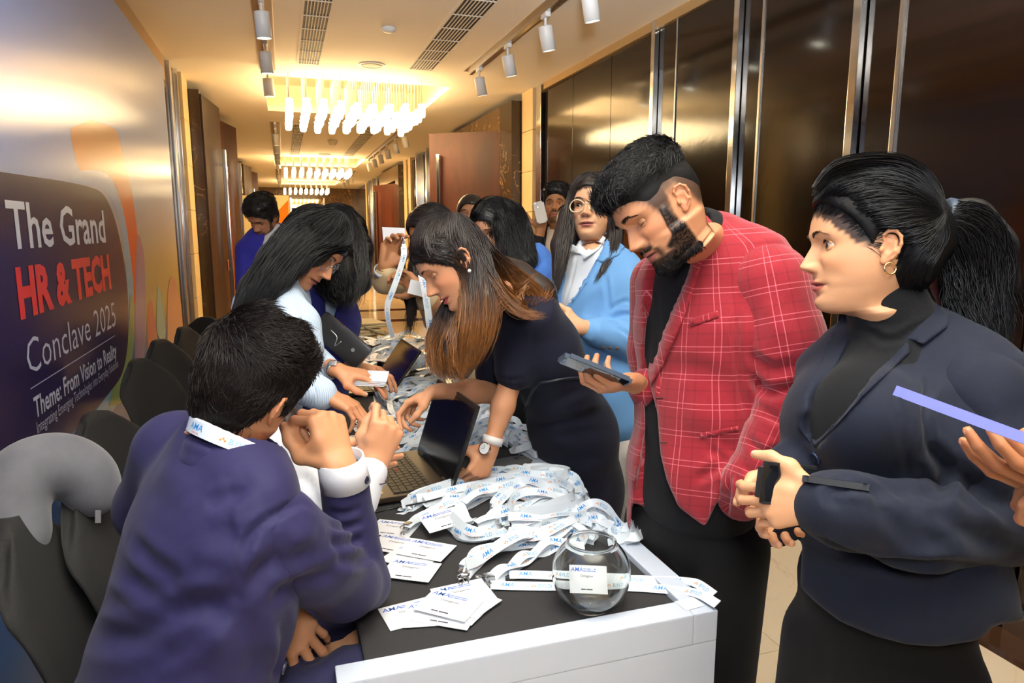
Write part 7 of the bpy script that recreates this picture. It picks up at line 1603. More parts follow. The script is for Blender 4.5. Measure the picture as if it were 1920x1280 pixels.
# ================================================================== TABLE AND WHAT LIES ON IT
ZT = .80; TX0 = atz(672, 1180, ZT)[0]; TX1 = atz(1000, 850, ZT)[0]+.005; TY0 = atz(1368, 1150, ZT)[1]; TY1 = 4.75
M_wframe = mat('white_laminate', (.54, .60, .70), .42); M_black_top = mat('black_table_cloth', (.016, .015, .016), .9, bump=.3, bscale=700)
tb = empty('registration_table', ((TX0+TX1)/2, TY0, 0), 'long registration table with black top and raised white frame', 'table')
lip = .052
MB().bx(TX0, TX1-lip, TY0+lip, TY1, ZT-.03, ZT, bev=.004).build('table_top', M_black_top, tb)
MB().bx(TX1-lip, TX1, TY0, TY1, ZT-.05, ZT+.012, bev=.003).build('side_rail', M_wframe, tb)
MB().bx(TX0-.05, TX1-lip, TY0, TY0+lip, ZT-.05, ZT+.012, bev=.003).build('end_rail', M_wframe, tb)
MB().bx(TX1-.02, TX1-.0005, TY0+.0225, TY1, .02, ZT-.0505).build('front_panel', M_wframe, tb)
MB().bx(TX0-.05, TX1-.001, TY0+.0005, TY0+.022, .02, ZT-.0505).build('end_panel', M_wframe, tb)
for x, y in ((TX0+.02, TY0+.1), (TX0+.02, 2.9), (TX0+.02, TY1-.05), (TX1-.06, TY1-.05)): MB().bx(x, x+.035, y-.018, y+.018, 0, ZT-.03).build('leg', M_brush, tb)
MB().lathe([(.001, .003), (.004, .003), (.005, 0)], (TX1-.012, TY0+.004, ZT-.15), 12, (0, -1, 0)).build('screw', M_brush, tb)
MB().lathe([(.001, .004), (.006, .004), (.007, 0)], (TX1-.002, TY0+.02, ZT-.10), 12, (1, 0, 0)).build('screw', M_brush, tb)
tp = MB().box((TX1-.04, TY0+.035, ZT+.0135), (.045, .035, .001), rotm((0, 0, 1), .1)).build('clear_tape', mat('clear_tape', (.85, .88, .92), .12, spec=.6), tb)

# ---- lanyards -------------------------------------------------------------
M_rib = mat('satin_ribbon', (.70, .77, .83), .28, spec=.5); M_pb = mat('print_blue', lin('#1f7fc4'), .4); M_pl = mat('print_light_blue', lin('#4f9bc4'), .4); M_pr = mat('print_red', lin('#d8452f'), .4); M_po = mat('print_orange', lin('#e08a3a'), .4)
M_clip = mat('steel_links', (.6, .6, .6), .25, 1); M_card = mat('card_white', (.80, .82, .86), .45); M_ink = mat('card_ink', (.03, .03, .05), .5); M_ib = mat('card_blue', lin('#2a62c0'), .45)
GA = glyph('AMA', .005, 1.02, .12); GB = glyph('BYLD', .0, 1.0); GS = glyph('South Asia', .01); GD = glyph('Delegates', 0)
def ribbon(pts, wv, w, par=None, name='lanyard', text=True, phase=0.0, flip=1, label=None, group=None, gap=.078, side=1):
    """pts (n,3) centre line, wv (n,3) width directions"""
    n = len(pts); t = np.gradient(pts, axis=0); t /= np.linalg.norm(t, axis=1)[:, None]+1e-12; wv = wv-t*(wv*t).sum(1)[:, None]; wv /= np.linalg.norm(wv, axis=1)[:, None]+1e-12
    nn = np.cross(t, wv); th = .0006
    V = np.concatenate([pts+wv*w/2+nn*th, pts-wv*w/2+nn*th, pts-wv*w/2-nn*th, pts+wv*w/2-nn*th]); F = []
    for i in range(n-1):
        for a, b in ((0, 1), (1, 2), (2, 3), (3, 0)): F.append((a*n+i, b*n+i, b*n+i+1, a*n+i+1))
    F += [(0, n, 2*n, 3*n), (4*n-1, 3*n-1, 2*n-1, n-1)]
    o = mesh(name, V, np.array(F), M_rib, par, True)
    if label: tag(o, label, 'lanyard', group)
    autosmooth(o, 50)
    if text:
        s = np.concatenate([[0], np.cumsum(np.linalg.norm(np.diff(pts, axis=0), axis=1))]); TV = []; TF = []; TM = []; b = 0
        def put(G, s0, h, off, mi, sgn):
            nonlocal b
            gv, gf = G; x = gv[:, 0]*h/.7; y = (gv[:, 1]/.7-.5)*h+off; q = s0+(x if flip > 0 else -x)
            if q.max() > s[-1] or q.min() < 0: return
            c = np.stack([np.interp(q, s, pts[:, k]) for k in range(3)], 1); ww = np.stack([np.interp(q, s, wv[:, k]) for k in range(3)], 1); m_ = np.stack([np.interp(q, s, nn[:, k]) for k in range(3)], 1)
            TV.append(c+ww*(y*(1 if flip > 0 else -1))[:, None]*1+m_*(th+.0004)*sgn); TF.extend([tuple(i+b for i in f) for f in gf]); TM.extend([mi]*len(gf)); b += len(c)
        for sgn in ((1,) if side == 1 else (-1,)):
            q = phase; k = 0
            while q < s[-1]:
                if k % 2 == 0: put(GA, q, w*.46, w*.10, 0, sgn); put(GS, q+w*.35*flip, w*.13, -w*.32, 2, sgn)
                else: put(GB, q, w*.42, 0, 1, sgn); put(GLOGO, q-w*.75*flip, w*.4, 0, 3, sgn)
                q += gap; k += 1
        if TV: mesh('printed_text', np.concatenate(TV), TF, M_pb, o, False, mats=[M_pb, M_pl, M_pr, M_po], fmat=TM)
    return o
gl = []; gf_ = []
for a in (0, 1, 2):
    c0 = np.array([.25+.28*a, .2+.22*(a % 2)]); k0 = len(gl)
    for q in range(8): gl.append(c0+.15*np.array([math.cos(q*.785), math.sin(q*.785)]))
    gf_.append(tuple(range(k0, k0+8)))
GLOGO = (np.array(gl), gf_)
def clip_metal(p, d, up, par):
    d = unit(d); s_ = unit(np.cross(d, up)); u = np.cross(s_, d); Rm_ = np.stack([d, s_, u], 1)
    MB().box(p, (.020, .016, .006), Rm_, bev=.0015).build('crimp', M_clip, par)
    a = p+d*.012; MB().tube(np.array([a, a+d*.012+s_*.004, a+d*.022, a+d*.026-s_*.005, a+d*.018-s_*.007, a+d*.012-s_*.004]), .0016, 6).build('hook', M_clip, par, smooth=True)
def zpt(q, z=0): return atz(q[0], q[1], ZT+z)
ORD = ['first', 'second', 'third', 'fourth', 'fifth', 'sixth', 'seventh', 'eighth', 'ninth', 'tenth', 'eleventh', 'twelfth', 'thirteenth', 'fourteenth', 'fifteenth', 'sixteenth', 'seventeenth', 'eighteenth']
def bundle(line, n, seed, grp, lab, spread=.010, sp2=1.9, w=.022, tilt=.9, zmax=.035, clip=None, closed_end=True, tl=None, gap=.078, flipbase=1, ampz=.008, npts=60):
    """n lanyards sharing a route across the table; each is a doubled ribbon with its own wobble"""
    rg = np.random.default_rng(seed)
    for k in range(n):
        base = np.array([zpt(q[:2], (q[2] if len(q) > 2 else 0)) for q in line]); spr = spread*sp2; jit = rg.normal(0, spr, base.shape)*[1, 1, 0]; jit[0] *= .3
        sh = rg.normal(0, spr*.5, 3)*[1, 1, 0]; c = spl(base+jit+sh, npts); m = len(c)
        t = np.gradient(c, axis=0); t[:, 2] = 0; t /= np.linalg.norm(t, axis=1)[:, None]+1e-9; h = np.stack([-t[:, 1], t[:, 0], np.zeros(m)], 1)
        x = np.linspace(0, 1, m); tau = tilt*(.70+.62*np.sin(rg.uniform(0, 6.28)+x*rg.uniform(3, 7)))+rg.normal(0, .1)
        toward = np.sign((h@RT)*0+(h@(-FH))); toward[toward == 0] = 1
        tau = np.clip(tau, .05, 1.45); wv = h*toward[:, None]*np.cos(tau)[:, None]*-1+np.array([0, 0, 1.])*np.sin(tau)[:, None]
        zz = ZT+.0015+w/2*np.sin(tau)+zmax*((k+.3*rg.random())/max(1, n))*(.6+.4*np.sin(x*math.pi))+ampz*np.sin(x*rg.uniform(6, 14)+rg.uniform(0, 6))
        c[:, 2] = np.maximum(zz, ZT+.001+w/2*np.sin(tau))
        # text must read from the camera: pick the side and reading direction that face it
        nn = np.cross(np.gradient(c, axis=0), wv); vd = c-CAMP; sd = 1 if (nn*vd).sum() < 0 else -1
        tx = topx(c); fl = 1 if (tx[-1, 0]-tx[0, 0]) > 0 else -1; upx = topx(c+wv*.01)-tx
        if upx[:, 1].mean() > 0: wv = -wv; nn = -nn; sd = -sd
        o = ribbon(c, wv, w, None, 'lanyard', True, rg.uniform(0, gap)+.01, fl, (lab[k] if isinstance(lab, list) else lab+', %s from the bottom' % ORD[k]), grp, gap, sd)
        if clip and k < clip: clip_metal(c[0]+np.array([0, 0, .004]), c[0]-c[3], (0, 0, 1), o)
def badge(q, ang, lab, grp=None, z=0, w=.112, h=.084, tilt=(0, 0), blank=False, pos=None, Rm_=None, text='Delegates'):
    c = zpt(q, z+.0012) if pos is None else np.array(pos)
    if Rm_ is None: Rm_ = rotm((0, 0, 1), ang)@rotm((1, 0, 0), tilt[0])@rotm((0, 1, 0), tilt[1])
    o = MB().box(c, (w, h, .0010), Rm_).build('badge_card', M_card); tag(o, lab, 'badge', grp)
    if not blank:
        TV = []; TF = []; TM = []; b = 0
        for (G, x, y, hh, mi) in ((GA, -.46*w, .27*h, .15*h, 1), (GLINE, -.13*w, .35*h, .035*h, 1), (GLINE, -.13*w, .28*h, .035*h, 1), ((GD if text else GLINE), -.2*w, .08*h, .085*h, 0), (GNAME, -.2*w, -.38*h, .055*h, 0)):
            gv, gf = G; V_ = np.stack([x+gv[:, 0]*hh/.7, y+gv[:, 1]*hh/.7, np.full(len(gv), .0008)], 1); TV.append(V_@Rm_.T+c); TF.extend([tuple(i+b for i in f) for f in gf]); TM.extend([mi]*len(gf)); b += len(gv)
        mesh('printed_text', np.concatenate(TV), TF, M_ink, o, False, mats=[M_ink, M_ib], fmat=TM)
    return o
def linegly(lens):
    V = []; F = []; x = 0
    for l in lens:
        k = len(V); V += [(x, 0), (x+l, 0), (x+l, .55), (x, .55)]; F.append((k, k+1, k+2, k+3)); x += l+.3
    return (np.array(V, float), F)
GLINE = linegly([2.6, 3.4, 3.0]); GNAME = linegly([2.2, 3.0])
def badges_and_lanyards():
    # --- badges, near stacks
    def A(px0, px1): d = zpt(px1)-zpt(px0); return math.atan2(d[1], d[0])
    a1 = A((741, 1120), (830, 1108))
    L = [((738, 990), A((706, 985), (770, 975)), 'white badge at the top of the near left stack, beside the laptop'), ((742, 1020), A((706, 1030), (770, 1020)), 'white badge in the middle of the near left stack'),
         ((770, 1045), A((740, 1035), (800, 1060)), 'white badge tilted under the near left stack'), ((770, 1068), A((730, 1060), (800, 1085)), 'white badge lowest in the near left stack'),
         ((800, 1030), A((745, 1020), (840, 1035))+.25, 'white badge on top of the near left stack, printed face up')]
    for i, (q, a, lab) in enumerate(L): badge(q, -.55-.12*(i % 3), lab, z=.001+.0018*i)
    L = [((773, 1148), .15, 'leftmost white badge of the near fan, half covered'), ((815, 1150), -.2, 'white badge at the bottom of the near fan'), ((838, 1150), -.6, 'white badge second in the near fan'), ((858, 1138), -.8, 'white badge third in the near fan'), ((875, 1125), -.95, 'white badge fourth in the near fan'),
         ((868, 1112), .1, 'white badge behind the near fan under the steel clips'), ((842, 1133), -.72, 'topmost white badge of the near fan, printed face up')]
    for i, (q, a, lab) in enumerate(L): badge(q, a, lab, z=.001+.0016*i)
    badge((835, 972), .15, 'single white badge lying on the lanyards in front of the laptop', z=.030, tilt=(.1, -.1))
    for i, (q, a) in enumerate([((690, 800), .1), ((672, 822), .0), ((700, 826), .2), ((678, 846), -.1), ((705, 806), .15), ((686, 836), .05), ((695, 790), .1)]): badge(q, a, 'white badge between the two laptops, %s from the bottom' % ORD[i], 'badges stacked between the laptops', z=.001+.0014*i)
    rg = np.random.default_rng(9)
    for i in range(18):
        q = (rg.uniform(662, 790), rg.uniform(632, 690)); badge(q, rg.uniform(0, 3), 'white badge in the far heap behind the second laptop, %s from the bottom' % ORD[i], 'badges in the far heap', z=.004+.002*i, tilt=(rg.normal(0, .12), rg.normal(0, .12)))
    # --- near pile
    g = 'lanyards in the near pile'
    bundle([(872, 1082, .004), (888, 1045, .02), (940, 1012, .03), (1000, 1002, .02), (1060, 1000), (1105, 1020)], 5, 101, g, ['white lanyard in the front bundle, clipped end by the near badges', 'second white lanyard of the front bundle left of the bowl', 'third white lanyard of the front bundle left of the bowl', 'fourth white lanyard of the front bundle left of the bowl', 'topmost white lanyard of the front bundle left of the bowl'], .005, tilt=.85, clip=3, zmax=.03)
    bundle([(915, 1098, .004), (935, 1068, .02), (975, 1048, .02), (1030, 1035), (1090, 1035)], 3, 102, g, ['white lanyard nearest the badges, running behind the bowl', 'second white lanyard running behind the bowl', 'third white lanyard running behind the bowl'], .004, tilt=.8, clip=2, zmax=.02)
    bundle([(842, 990, .004), (880, 1010, .01), (925, 1000, .01), (935, 965), (975, 925), (1030, 900), (1075, 915), (1088, 945)], 5, 103, g, 'white printed lanyard curling through the middle of the near pile', .007, tilt=.9, clip=3, zmax=.035)
    bundle([(790, 955), (850, 938), (915, 915), (985, 905), (1050, 920), (1070, 950), (1020, 970), (960, 978)], 5, 104, g, 'white printed lanyard curving behind the single badge in the near pile', .008, tilt=.95, zmax=.03)
    bundle([(770, 950), (760, 960), (800, 940), (870, 920), (950, 895), (1010, 895)], 4, 105, g, 'white printed lanyard along the back of the near pile', .006, tilt=1.0, zmax=.02)
    bundle([(900, 910), (935, 893), (975, 905), (1020, 920), (1055, 905), (1030, 888), (985, 885)], 4, 106, g, 'white printed lanyard looping at the top right of the near pile', .006, tilt=1.05, zmax=.03)
    bundle([(960, 990), (1020, 985), (1080, 975), (1110, 965), (1140, 985), (1170, 1005), (1190, 1000), (1185, 1025), (1160, 1030)], 5, 107, g, 'white printed lanyard looping at the right end of the near pile', .006, tilt=1.0, zmax=.03)
    bundle([(1095, 1000), (1120, 965), (1140, 990), (1150, 1020)], 3, 108, g, 'white printed lanyard standing on edge behind the bowl', .005, tilt=1.2, zmax=.02)
    bundle([(760, 1000), (800, 975), (850, 965), (880, 985)], 3, 109, g, 'white printed lanyard between the near left badges and the pile', .006, tilt=.7, clip=2, zmax=.02)
    bundle([(905, 1000), (950, 975), (1000, 958), (1050, 950), (1085, 965)], 5, 131, g, 'white printed lanyard lying over the middle of the near pile', .010, tilt=.9, zmax=.045)
    bundle([(860, 960), (910, 940), (960, 930), (1010, 935), (1060, 930)], 5, 132, g, 'white printed lanyard stretched along the ridge of the near pile', .010, tilt=.9, zmax=.045)
    bundle([(960, 1010), (1010, 1020), (1060, 1010), (1100, 990), (1130, 1000)], 4, 133, g, 'white printed lanyard behind the rim of the bowl', .010, tilt=.9, zmax=.03)
    # two lanyards running straight under the bowl and over the white rail
    for i, (ln, lab) in enumerate((([(920, 1101, .004), (960, 1103), (1040, 1104), (1120, 1104), (1200, 1106), (1270, 1112, .004), (1310, 1118, .016), (1345, 1138, .018)], 'white lanyard running straight under the bowl and over the white rail'),
                          ([(955, 1082, .004), (990, 1082), (1060, 1085), (1150, 1090), (1220, 1092), (1275, 1094, .004), (1305, 1098, .016), (1338, 1120, .018)], 'upper white lanyard running straight behind the bowl to the white rail'))):
        c = spl([zpt(q[:2], q[2] if len(q) > 2 else .002) for q in ln], 70); c[:, 2] = np.maximum(c[:, 2], ZT+.002); t = np.gradient(c, axis=0); h = np.stack([-t[:, 1], t[:, 0], 0*t[:, 0]], 1)
        o = ribbon(c+[0, 0, .006], h*(np.sign(h@UP))[:, None]*.85/np.linalg.norm(h, axis=1)[:, None]+[0, 0, .45], .020, None, 'lanyard', True, .02, 1, lab, 'lanyards under the bowl'); clip_metal(c[0], c[0]-c[3], (0, 0, 1), o)
    # --- middle piles
    g = 'lanyards in the middle piles'
    bundle([(700, 735), (715, 765), (740, 790), (775, 790), (790, 770)], 8, 111, g, 'white lanyard falling in curves beside the far laptop', .010, tilt=1.0, zmax=.05, clip=4)
    bundle([(690, 800), (730, 795), (790, 800), (820, 780), (800, 760)], 7, 112, g, 'white lanyard curling between the two laptops', .014, tilt=.8, zmax=.04, clip=4)
    bundle([(720, 830), (770, 820), (800, 800), (830, 790)], 6, 113, g, 'white lanyard lying behind the near laptop screen', .012, tilt=.8, zmax=.03)
    bundle([(740, 860), (780, 840), (800, 820)], 4, 114, g, 'white lanyard half hidden behind the near keyboard', .010, tilt=.6, zmax=.02)
    bundle([(868, 855), (885, 830), (915, 810), (940, 800), (955, 815), (930, 835)], 9, 115, g, 'white lanyard in the pile right of the near laptop screen', .014, tilt=1.0, zmax=.05)
    bundle([(930, 800), (960, 815), (985, 835), (1008, 850), (990, 860), (965, 845)], 7, 116, g, 'white lanyard bunched on the white rail behind the watch', .010, tilt=1.1, zmax=.04)
    bundle([(880, 800), (910, 785), (930, 770)], 4, 117, g, 'white lanyard under the leaning woman', .012, tilt=.8, zmax=.03)
    g = 'lanyards in the far heap'
    bundle([(770, 700), (800, 690), (830, 680), (850, 690), (830, 710)], 12, 121, g, 'white lanyard in the heap right of the far laptop', .030, tilt=.9, zmax=.07)
    bundle([(780, 720), (810, 710), (840, 715), (860, 730)], 8, 122, g, 'white lanyard low in the heap right of the far laptop', .025, tilt=.9, zmax=.05)
    bundle([(790, 690), (810, 665), (830, 660), (845, 675)], 8, 123, g, 'white lanyard at the back of the heap beyond the far laptop', .03, tilt=.9, zmax=.07)
    bundle([(690, 690), (720, 672), (750, 660), (770, 668)], 8, 124, g, 'white lanyard in the far heap under the loose badges', .03, tilt=.7, zmax=.05)
    bundle([(670, 700), (690, 715), (715, 700)], 5, 125, g, 'white lanyard behind the far keyboard', .02, tilt=.7, zmax=.03)
    bundle([(700, 650), (740, 640), (780, 650), (810, 640)], 8, 126, g, 'white lanyard at the far end of the heap', .05, tilt=.6, zmax=.05)
    bundle([(745, 745), (775, 738), (810, 728), (845, 722)], 8, 127, g, 'white lanyard on the table just right of the far laptop', .02, tilt=.8, zmax=.04)
    bundle([(735, 765), (770, 755), (805, 748), (845, 742)], 7, 128, g, 'white lanyard between the far laptop and the leaning arm', .016, tilt=.8, zmax=.04)
    # held card and hanging lanyards
    p0 = P(746, 470, 2.70)
    Rm_ = frame(UP*.96-RT*.12, -FW); Rm_ = np.stack([unit(RT+UP*-.05), unit(UP+RT*-.1), -FW], 1); badge(None, 0, 'blank white card held up in the raised hand', pos=P(739, 441, 2.745), Rm_=Rm_, blank=True, w=.090, h=.062)
    c = spl([P(757, 462, 2.655), P(757, 480, 2.65), P(750, 505, 2.64), P(738, 540, 2.62), P(727, 570, 2.62), P(728, 600, 2.62), P(736, 632, 2.64)], 60); wv = np.tile(RT, (60, 1))+np.sin(np.linspace(0, 5, 60))[:, None]*FW*.5
    o = ribbon(c, wv, .022, None, 'lanyard', True, .03, 1, 'white printed lanyard hanging from the raised card'); tag(o, 'white printed lanyard hanging from the raised card', 'lanyard'); clip_metal(c[0], c[0]-c[2], -FW, o)
    badge(None, 0, 'white card in the lower hand of the woman in beige', pos=P(786, 541, 2.66), Rm_=np.stack([unit(RT-UP*.25), unit(UP+RT*.25), -FW], 1), blank=True, w=.08, h=.055)
    c = spl([P(790, 515, 2.62), P(796, 540, 2.60), P(802, 580, 2.60), P(808, 620, 2.62), P(822, 665, 2.66)], 50); o = ribbon(c, np.tile(RT, (50, 1)), .026, None, 'lanyard', True, .02, 1, 'x'); tag(o, 'white printed lanyard hanging beside the long hair of the leaning woman', 'lanyard')
    # the seated man's lanyard
    nbz, f, r = LAY['navy_neck']; n = 60; ts = np.linspace(-2.25, 2.25, n); z = np.array([0, 0, 1.])
    c = np.stack([nbz+z*(.036+.042*math.cos(t))+(-f*.0725*math.cos(t)+r*.081*math.sin(t)) for t in ts]); wv = np.stack([z*.9+(-(c[i]-nbz)*[1, 1, 0])*4 for i in range(n)])
    nn = np.cross(np.gradient(c, axis=0), wv); sd = 1 if (nn[n//2]@(c[n//2]-CAMP)) < 0 else -1
    o = ribbon(c, wv, .022, None, 'lanyard', True, .03, 1, 'x', None, .078, sd); tag(o, 'white printed lanyard round the neck of the seated man in navy', 'lanyard')
badges_and_lanyards()

# ---- laptops ----------------------------------------------------------------
def laptop(lab, h0, h1, fl, dirb, top0, top1, depth=.235, keys=True):
    """h0,h1 hinge ends on the table, dirb towards the user, top0/top1 screen top corners"""
    h0, h1 = np.array(h0), np.array(h1); u = unit(h1-h0); W = np.linalg.norm(h1-h0); d = unit(dirb-u*(np.asarray(dirb)@u)); z = np.array([0, 0, 1.]); Rm_ = np.stack([u, d, np.cross(u, d)], 1)
    if Rm_[2, 2] < 0: Rm_[:, 2] *= -1
    L = empty('laptop', h0*[1, 1, 0]+[0, 0, ZT], lab, 'laptop'); c = (h0+h1)/2
    mb = mat('laptop_shell', (.022, .014, .009), .42, .2); mk = mat('laptop_keys', (.010, .009, .008), .5, spec=.35)
    MB().box(c+d*depth/2, (W, depth, .014), Rm_, bev=.003).build('base', mb, L)
    MB().box(c+d*(depth*.42)+z*.0072, (W*.90, depth*.50, .0012), Rm_).build('keyboard_well', mat('key_well', (.01, .01, .01), .5), L)
    if keys:
        rows = [(14, .72), (14, 1), (14, 1), (13, 1), (12, 1), (9, 1)]; y = depth*.185; kh = depth*.50/6.0
        for ri, (nk, sc) in enumerate(rows):
            x = -W*.445; tw = W*.89
            ws = np.ones(nk)
            if ri == 1: ws[-1] = 1.7
            if ri == 2: ws[0] = 1.4
            if ri == 3: ws[0] = 1.6; ws[-1] = 1.8
            if ri == 4: ws[0] = 2.1; ws[-1] = 2.3
            if ri == 5: ws[3] = 5.0
            ws = ws/ws.sum()*tw
            for wk in ws:
                MB().box(c+u*(x+wk/2)+d*(y+kh*sc/2)+z*.0088, (wk-.0028, kh*sc-.0028, .0026), Rm_, bev=.0008).build('key', mk, L); x += wk
            y += kh*sc
        MB().lathe([(.001, .004), (.0035, .0035), (.004, 0)], c+u*(-W*.03)+d*(depth*.185+kh*3.2)+z*.0085, 12).build('pointing_stub', mat('stub_red', (.7, .02, .03), .5), L)
    else:
        for ri in range(6):
            for k in range(14): MB().box(c+u*(-W*.445+W*.89*(k+.5)/14)+d*(depth*.2+depth*.5*(ri+.5)/6)+z*.0088, (W*.89/14-.003, depth*.5/6-.003, .0025), Rm_).build('key', mk, L)
    MB().box(c+d*depth*.84+z*.0073, (W*.30, depth*.22, .0014), Rm_).build('touchpad', mat('touchpad', (.03, .02, .014), .35), L)
    MB().box(c+u*W*.28+d*depth*.86+z*.0074, (W*.26, depth*.18, .0006), Rm_).build('palm_sticker', mat('tan_sticker', (.30, .19, .09), .4), L)
    for s_ in (-.34, .34): MB().tube(np.array([c+u*W*(s_-.05)+z*.009, c+u*W*(s_+.05)+z*.009]), .006, 10).build('hinge', mat('hinge_metal', (.12, .12, .12), .3, .8), L)
    t0, t1 = np.array(top0), np.array(top1); up = unit((t0+t1)/2-c); H_ = np.linalg.norm((t0+t1)/2-c); nrm = unit(np.cross(u, up)); nrm = nrm if nrm@d > 0 else -nrm; R2 = np.stack([u, up, nrm], 1)
    lid = MB().box(c+up*(H_/2+.006)-nrm*.004, (W, H_, .008), R2, bev=.002).build('lid', mat('laptop_lid', (.014, .013, .013), .35), L)
    MB().box(c+up*(H_/2+.010)+nrm*.0006, (W*.93, H_*.86, .0008), R2).build('display', mat('dark_display' + ('' if keys else '_b'), (.006, .006, .007) if keys else (.008, .008, .02), .16 if keys else .10, spec=.6), lid)
    return L
hA0, hA1 = atz(781, 847, ZT+.016), atz(846, 920, ZT+.016); perp = np.array([-(hA1-hA0)[1], (hA1-hA0)[0], 0]); perp = perp if perp@RT < 0 else -perp
def lidtop(q, h, H_): # point along the pixel ray whose height above the hinge matches the lid
    best = min(np.linspace(1.2, 4.5, 900), key=lambda d: abs(np.linalg.norm(P(*q, d)-h)-H_)+(0 if P(*q, d)[0] >= h[0]-.02 else .5)); return P(*q, best)
LA = laptop('open black laptop with brown-lit keyboard in front of the seated man', hA0, hA1, 1, unit(perp), lidtop((826, 711), hA0, .265), lidtop((888, 768), hA1, .265), .235)
hB0, hB1 = atz(706, 702, ZT+.016), atz(737, 733, ZT+.016); perp = np.array([-(hB1-hB0)[1], (hB1-hB0)[0], 0]); perp = perp if perp@RT < 0 else -perp
def unitlen(a, b, L): m = (a+b)/2; d = unit(b-a); return m-d*L/2, m+d*L/2
LB = laptop('second open laptop farther along the table with a dark blue screen', hB0, hB1, 1, unit(perp), lidtop((754, 634), hB0, .24), lidtop((785, 662), hB1, .24), .26, keys=False)
# laptop charging cable near the near laptop
tag(MB().tube(spl([zpt((850, 905), .006), zpt((846, 925), .004), zpt((800, 940), .034), zpt((740, 952), .004), zpt((697, 962), .004)], 40), .0022, 6).build('power_cable', mat('cable_black', (.01, .01, .01), .4), smooth=True), 'thin black cable along the front of the near laptop', 'cable')

# ---- glass bowl ----------------------------------------------------------------
bc = atz(1107, 1137, ZT+.001); rb = .0765
prof = []
for a in np.linspace(-88, 52, 30): prof.append((max(.0015, rb*math.cos(R(a))), rb+rb*math.sin(R(a))-.004))
zz0 = prof[0][1]; pr = [(.0015, .0)]+[(.034, .0)]+[(q[0], max(q[1], 0.0008)) for q in prof if q[1] > .006]; top = pr[-1]
pr += [(top[0]-.001, top[1]+.003), (top[0]+.001, top[1]+.005), (top[0]-.002, top[1]+.006), (top[0]-.004, top[1]+.002)]
pr += [(max(.0015, q[0]-.0028), q[1]+.001) for q in reversed(pr[2:-4])]+[(.0015, .0055)]
ob = MB().lathe(pr, bc, 64, cap=False).build('glass_bowl', mat('clear_glass', (.97, 1, .99), .0, trans=1, ior=1.46, spec=.5), smooth=True); tag(ob, 'round clear glass fish bowl at the near end of the table', 'bowl')
badge(None, 0, 'white badge standing inside the glass bowl', pos=bc+[0, .012, .050], Rm_=np.stack([unit(RT*1.0+[0, 0, -.05]), unit(UP*.9+FW*.35), unit(np.cross(RT, UP*.9+FW*.35))], 1), w=.075, h=.052)
# ---- phones and small things -----------------------------------------------------
def phone(c, u, v, W, H_, lab, col, cam=True, th=.009, screen=None, case=None):
    u = unit(u); v = unit(v-u*(v@u)); n = np.cross(u, v); Rm_ = np.stack([u, v, n], 1); bm = bmesh.new(); bmesh.ops.create_cube(bm, size=1)
    for q in bm.verts: q.co = Vector((q.co.x*W, q.co.y*H_, q.co.z*th))
    bmesh.ops.bevel(bm, geom=[e for e in bm.edges if abs(e.verts[0].co.z-e.verts[1].co.z) > th*.5], offset=W*.14, segments=6, affect='EDGES')
    V = np.array([q.co[:] for q in bm.verts])@Rm_.T+np.array(c); F = [[q.index for q in f.verts] for f in bm.faces]; bm.free()
    o = mesh('phone', V, F, mat('phone_'+lab[:12], col, .45, spec=.35), None, True); autosmooth(o, 40); tag(o, lab, 'phone')
    MB().box(np.array(c)-n*(th/2), (W*.86, H_*.93, .0006), Rm_).build('screen', mat('phone_glass', (.006, .007, .01), .05, spec=.8), o)
    if cam:
        MB().box(np.array(c)+n*(th/2+.0008)+u*W*.22*-1+v*H_*.34, (W*.42, W*.48, .002), Rm_, bev=.0009).build('camera_plate', mat('phone_'+lab[:12]), o)
        for a in (-.1, .1): MB().lathe([(.001, .002), (.0045, .002), (.0055, .0014), (.0058, 0)], np.array(c)+n*(th/2+.0016)+u*W*(-.22-a)+v*H_*(.34+a), 16, n).build('camera_lens', mat('lens_black', (.01, .01, .015), .05), o)
    return o
phone(P(1115, 694, 1.475), unit(FW*.85-RT*.2-UP*.2), unit(-RT*.93+UP*.33), .073, .155, 'slim dark blue-grey phone in the hand of the man in red', (.035, .05, .08), cam=False)
phone(P(1478, 908, 1.025), unit(UP*.95+RT*.12), unit(RT*.98+FW*.2), .062, .10, 'black phone gripped in both hands of the woman in navy', (.012, .013, .016), cam=False, th=.008)
phone(P(1566, 905, .985), unit(ray(1566, 905)), unit(RT*.98-UP*.14), .06, .085, 'second black phone lying along the sleeve of the woman in navy', (.004, .004, .006), cam=False)
phone(P(1850, 795, .72), unit(ray(1850, 795)), unit(-RT*.90+UP*.30-FW*.25), .074, .175, 'lilac phone held up at the right edge', (.13, .145, .42), cam=False, th=.011)
phone(P(1013, 398, 3.84), unit(RT*.9+UP*.2), unit(UP*.95-RT*.25), .060, .12, 'silver phone with two lenses held by the man in black', (.62, .58, .52), th=.01)
phone(zpt((952, 868), .010), unit(atz(960, 870, ZT)-atz(925, 850, ZT)), unit(atz(930, 900, ZT)-atz(965, 845, ZT))*-1, .075, .15, 'grey-green phone lying under the watch hand', (.09, .09, .075), th=.011)
phone(zpt((893, 762), .008), unit(atz(915, 770, ZT)-atz(875, 750, ZT)), unit(atz(915, 740, ZT)-atz(880, 780, ZT)), .16, .24, 'pale tablet with a black face lying behind the near laptop', (.65, .68, .72), cam=False)
o = MB().box(P(640, 638, 2.18), (.19, .085, .03), np.stack([unit(RT*.75-UP*.62), unit(UP*.75+RT*.62), -FW], 1), bev=.012).build('pouch', mat('black_leather', (.012, .011, .011), .3)); tag(o, 'black zip pouch held by the woman in the navy blazer', 'pouch'); autosmooth(o)
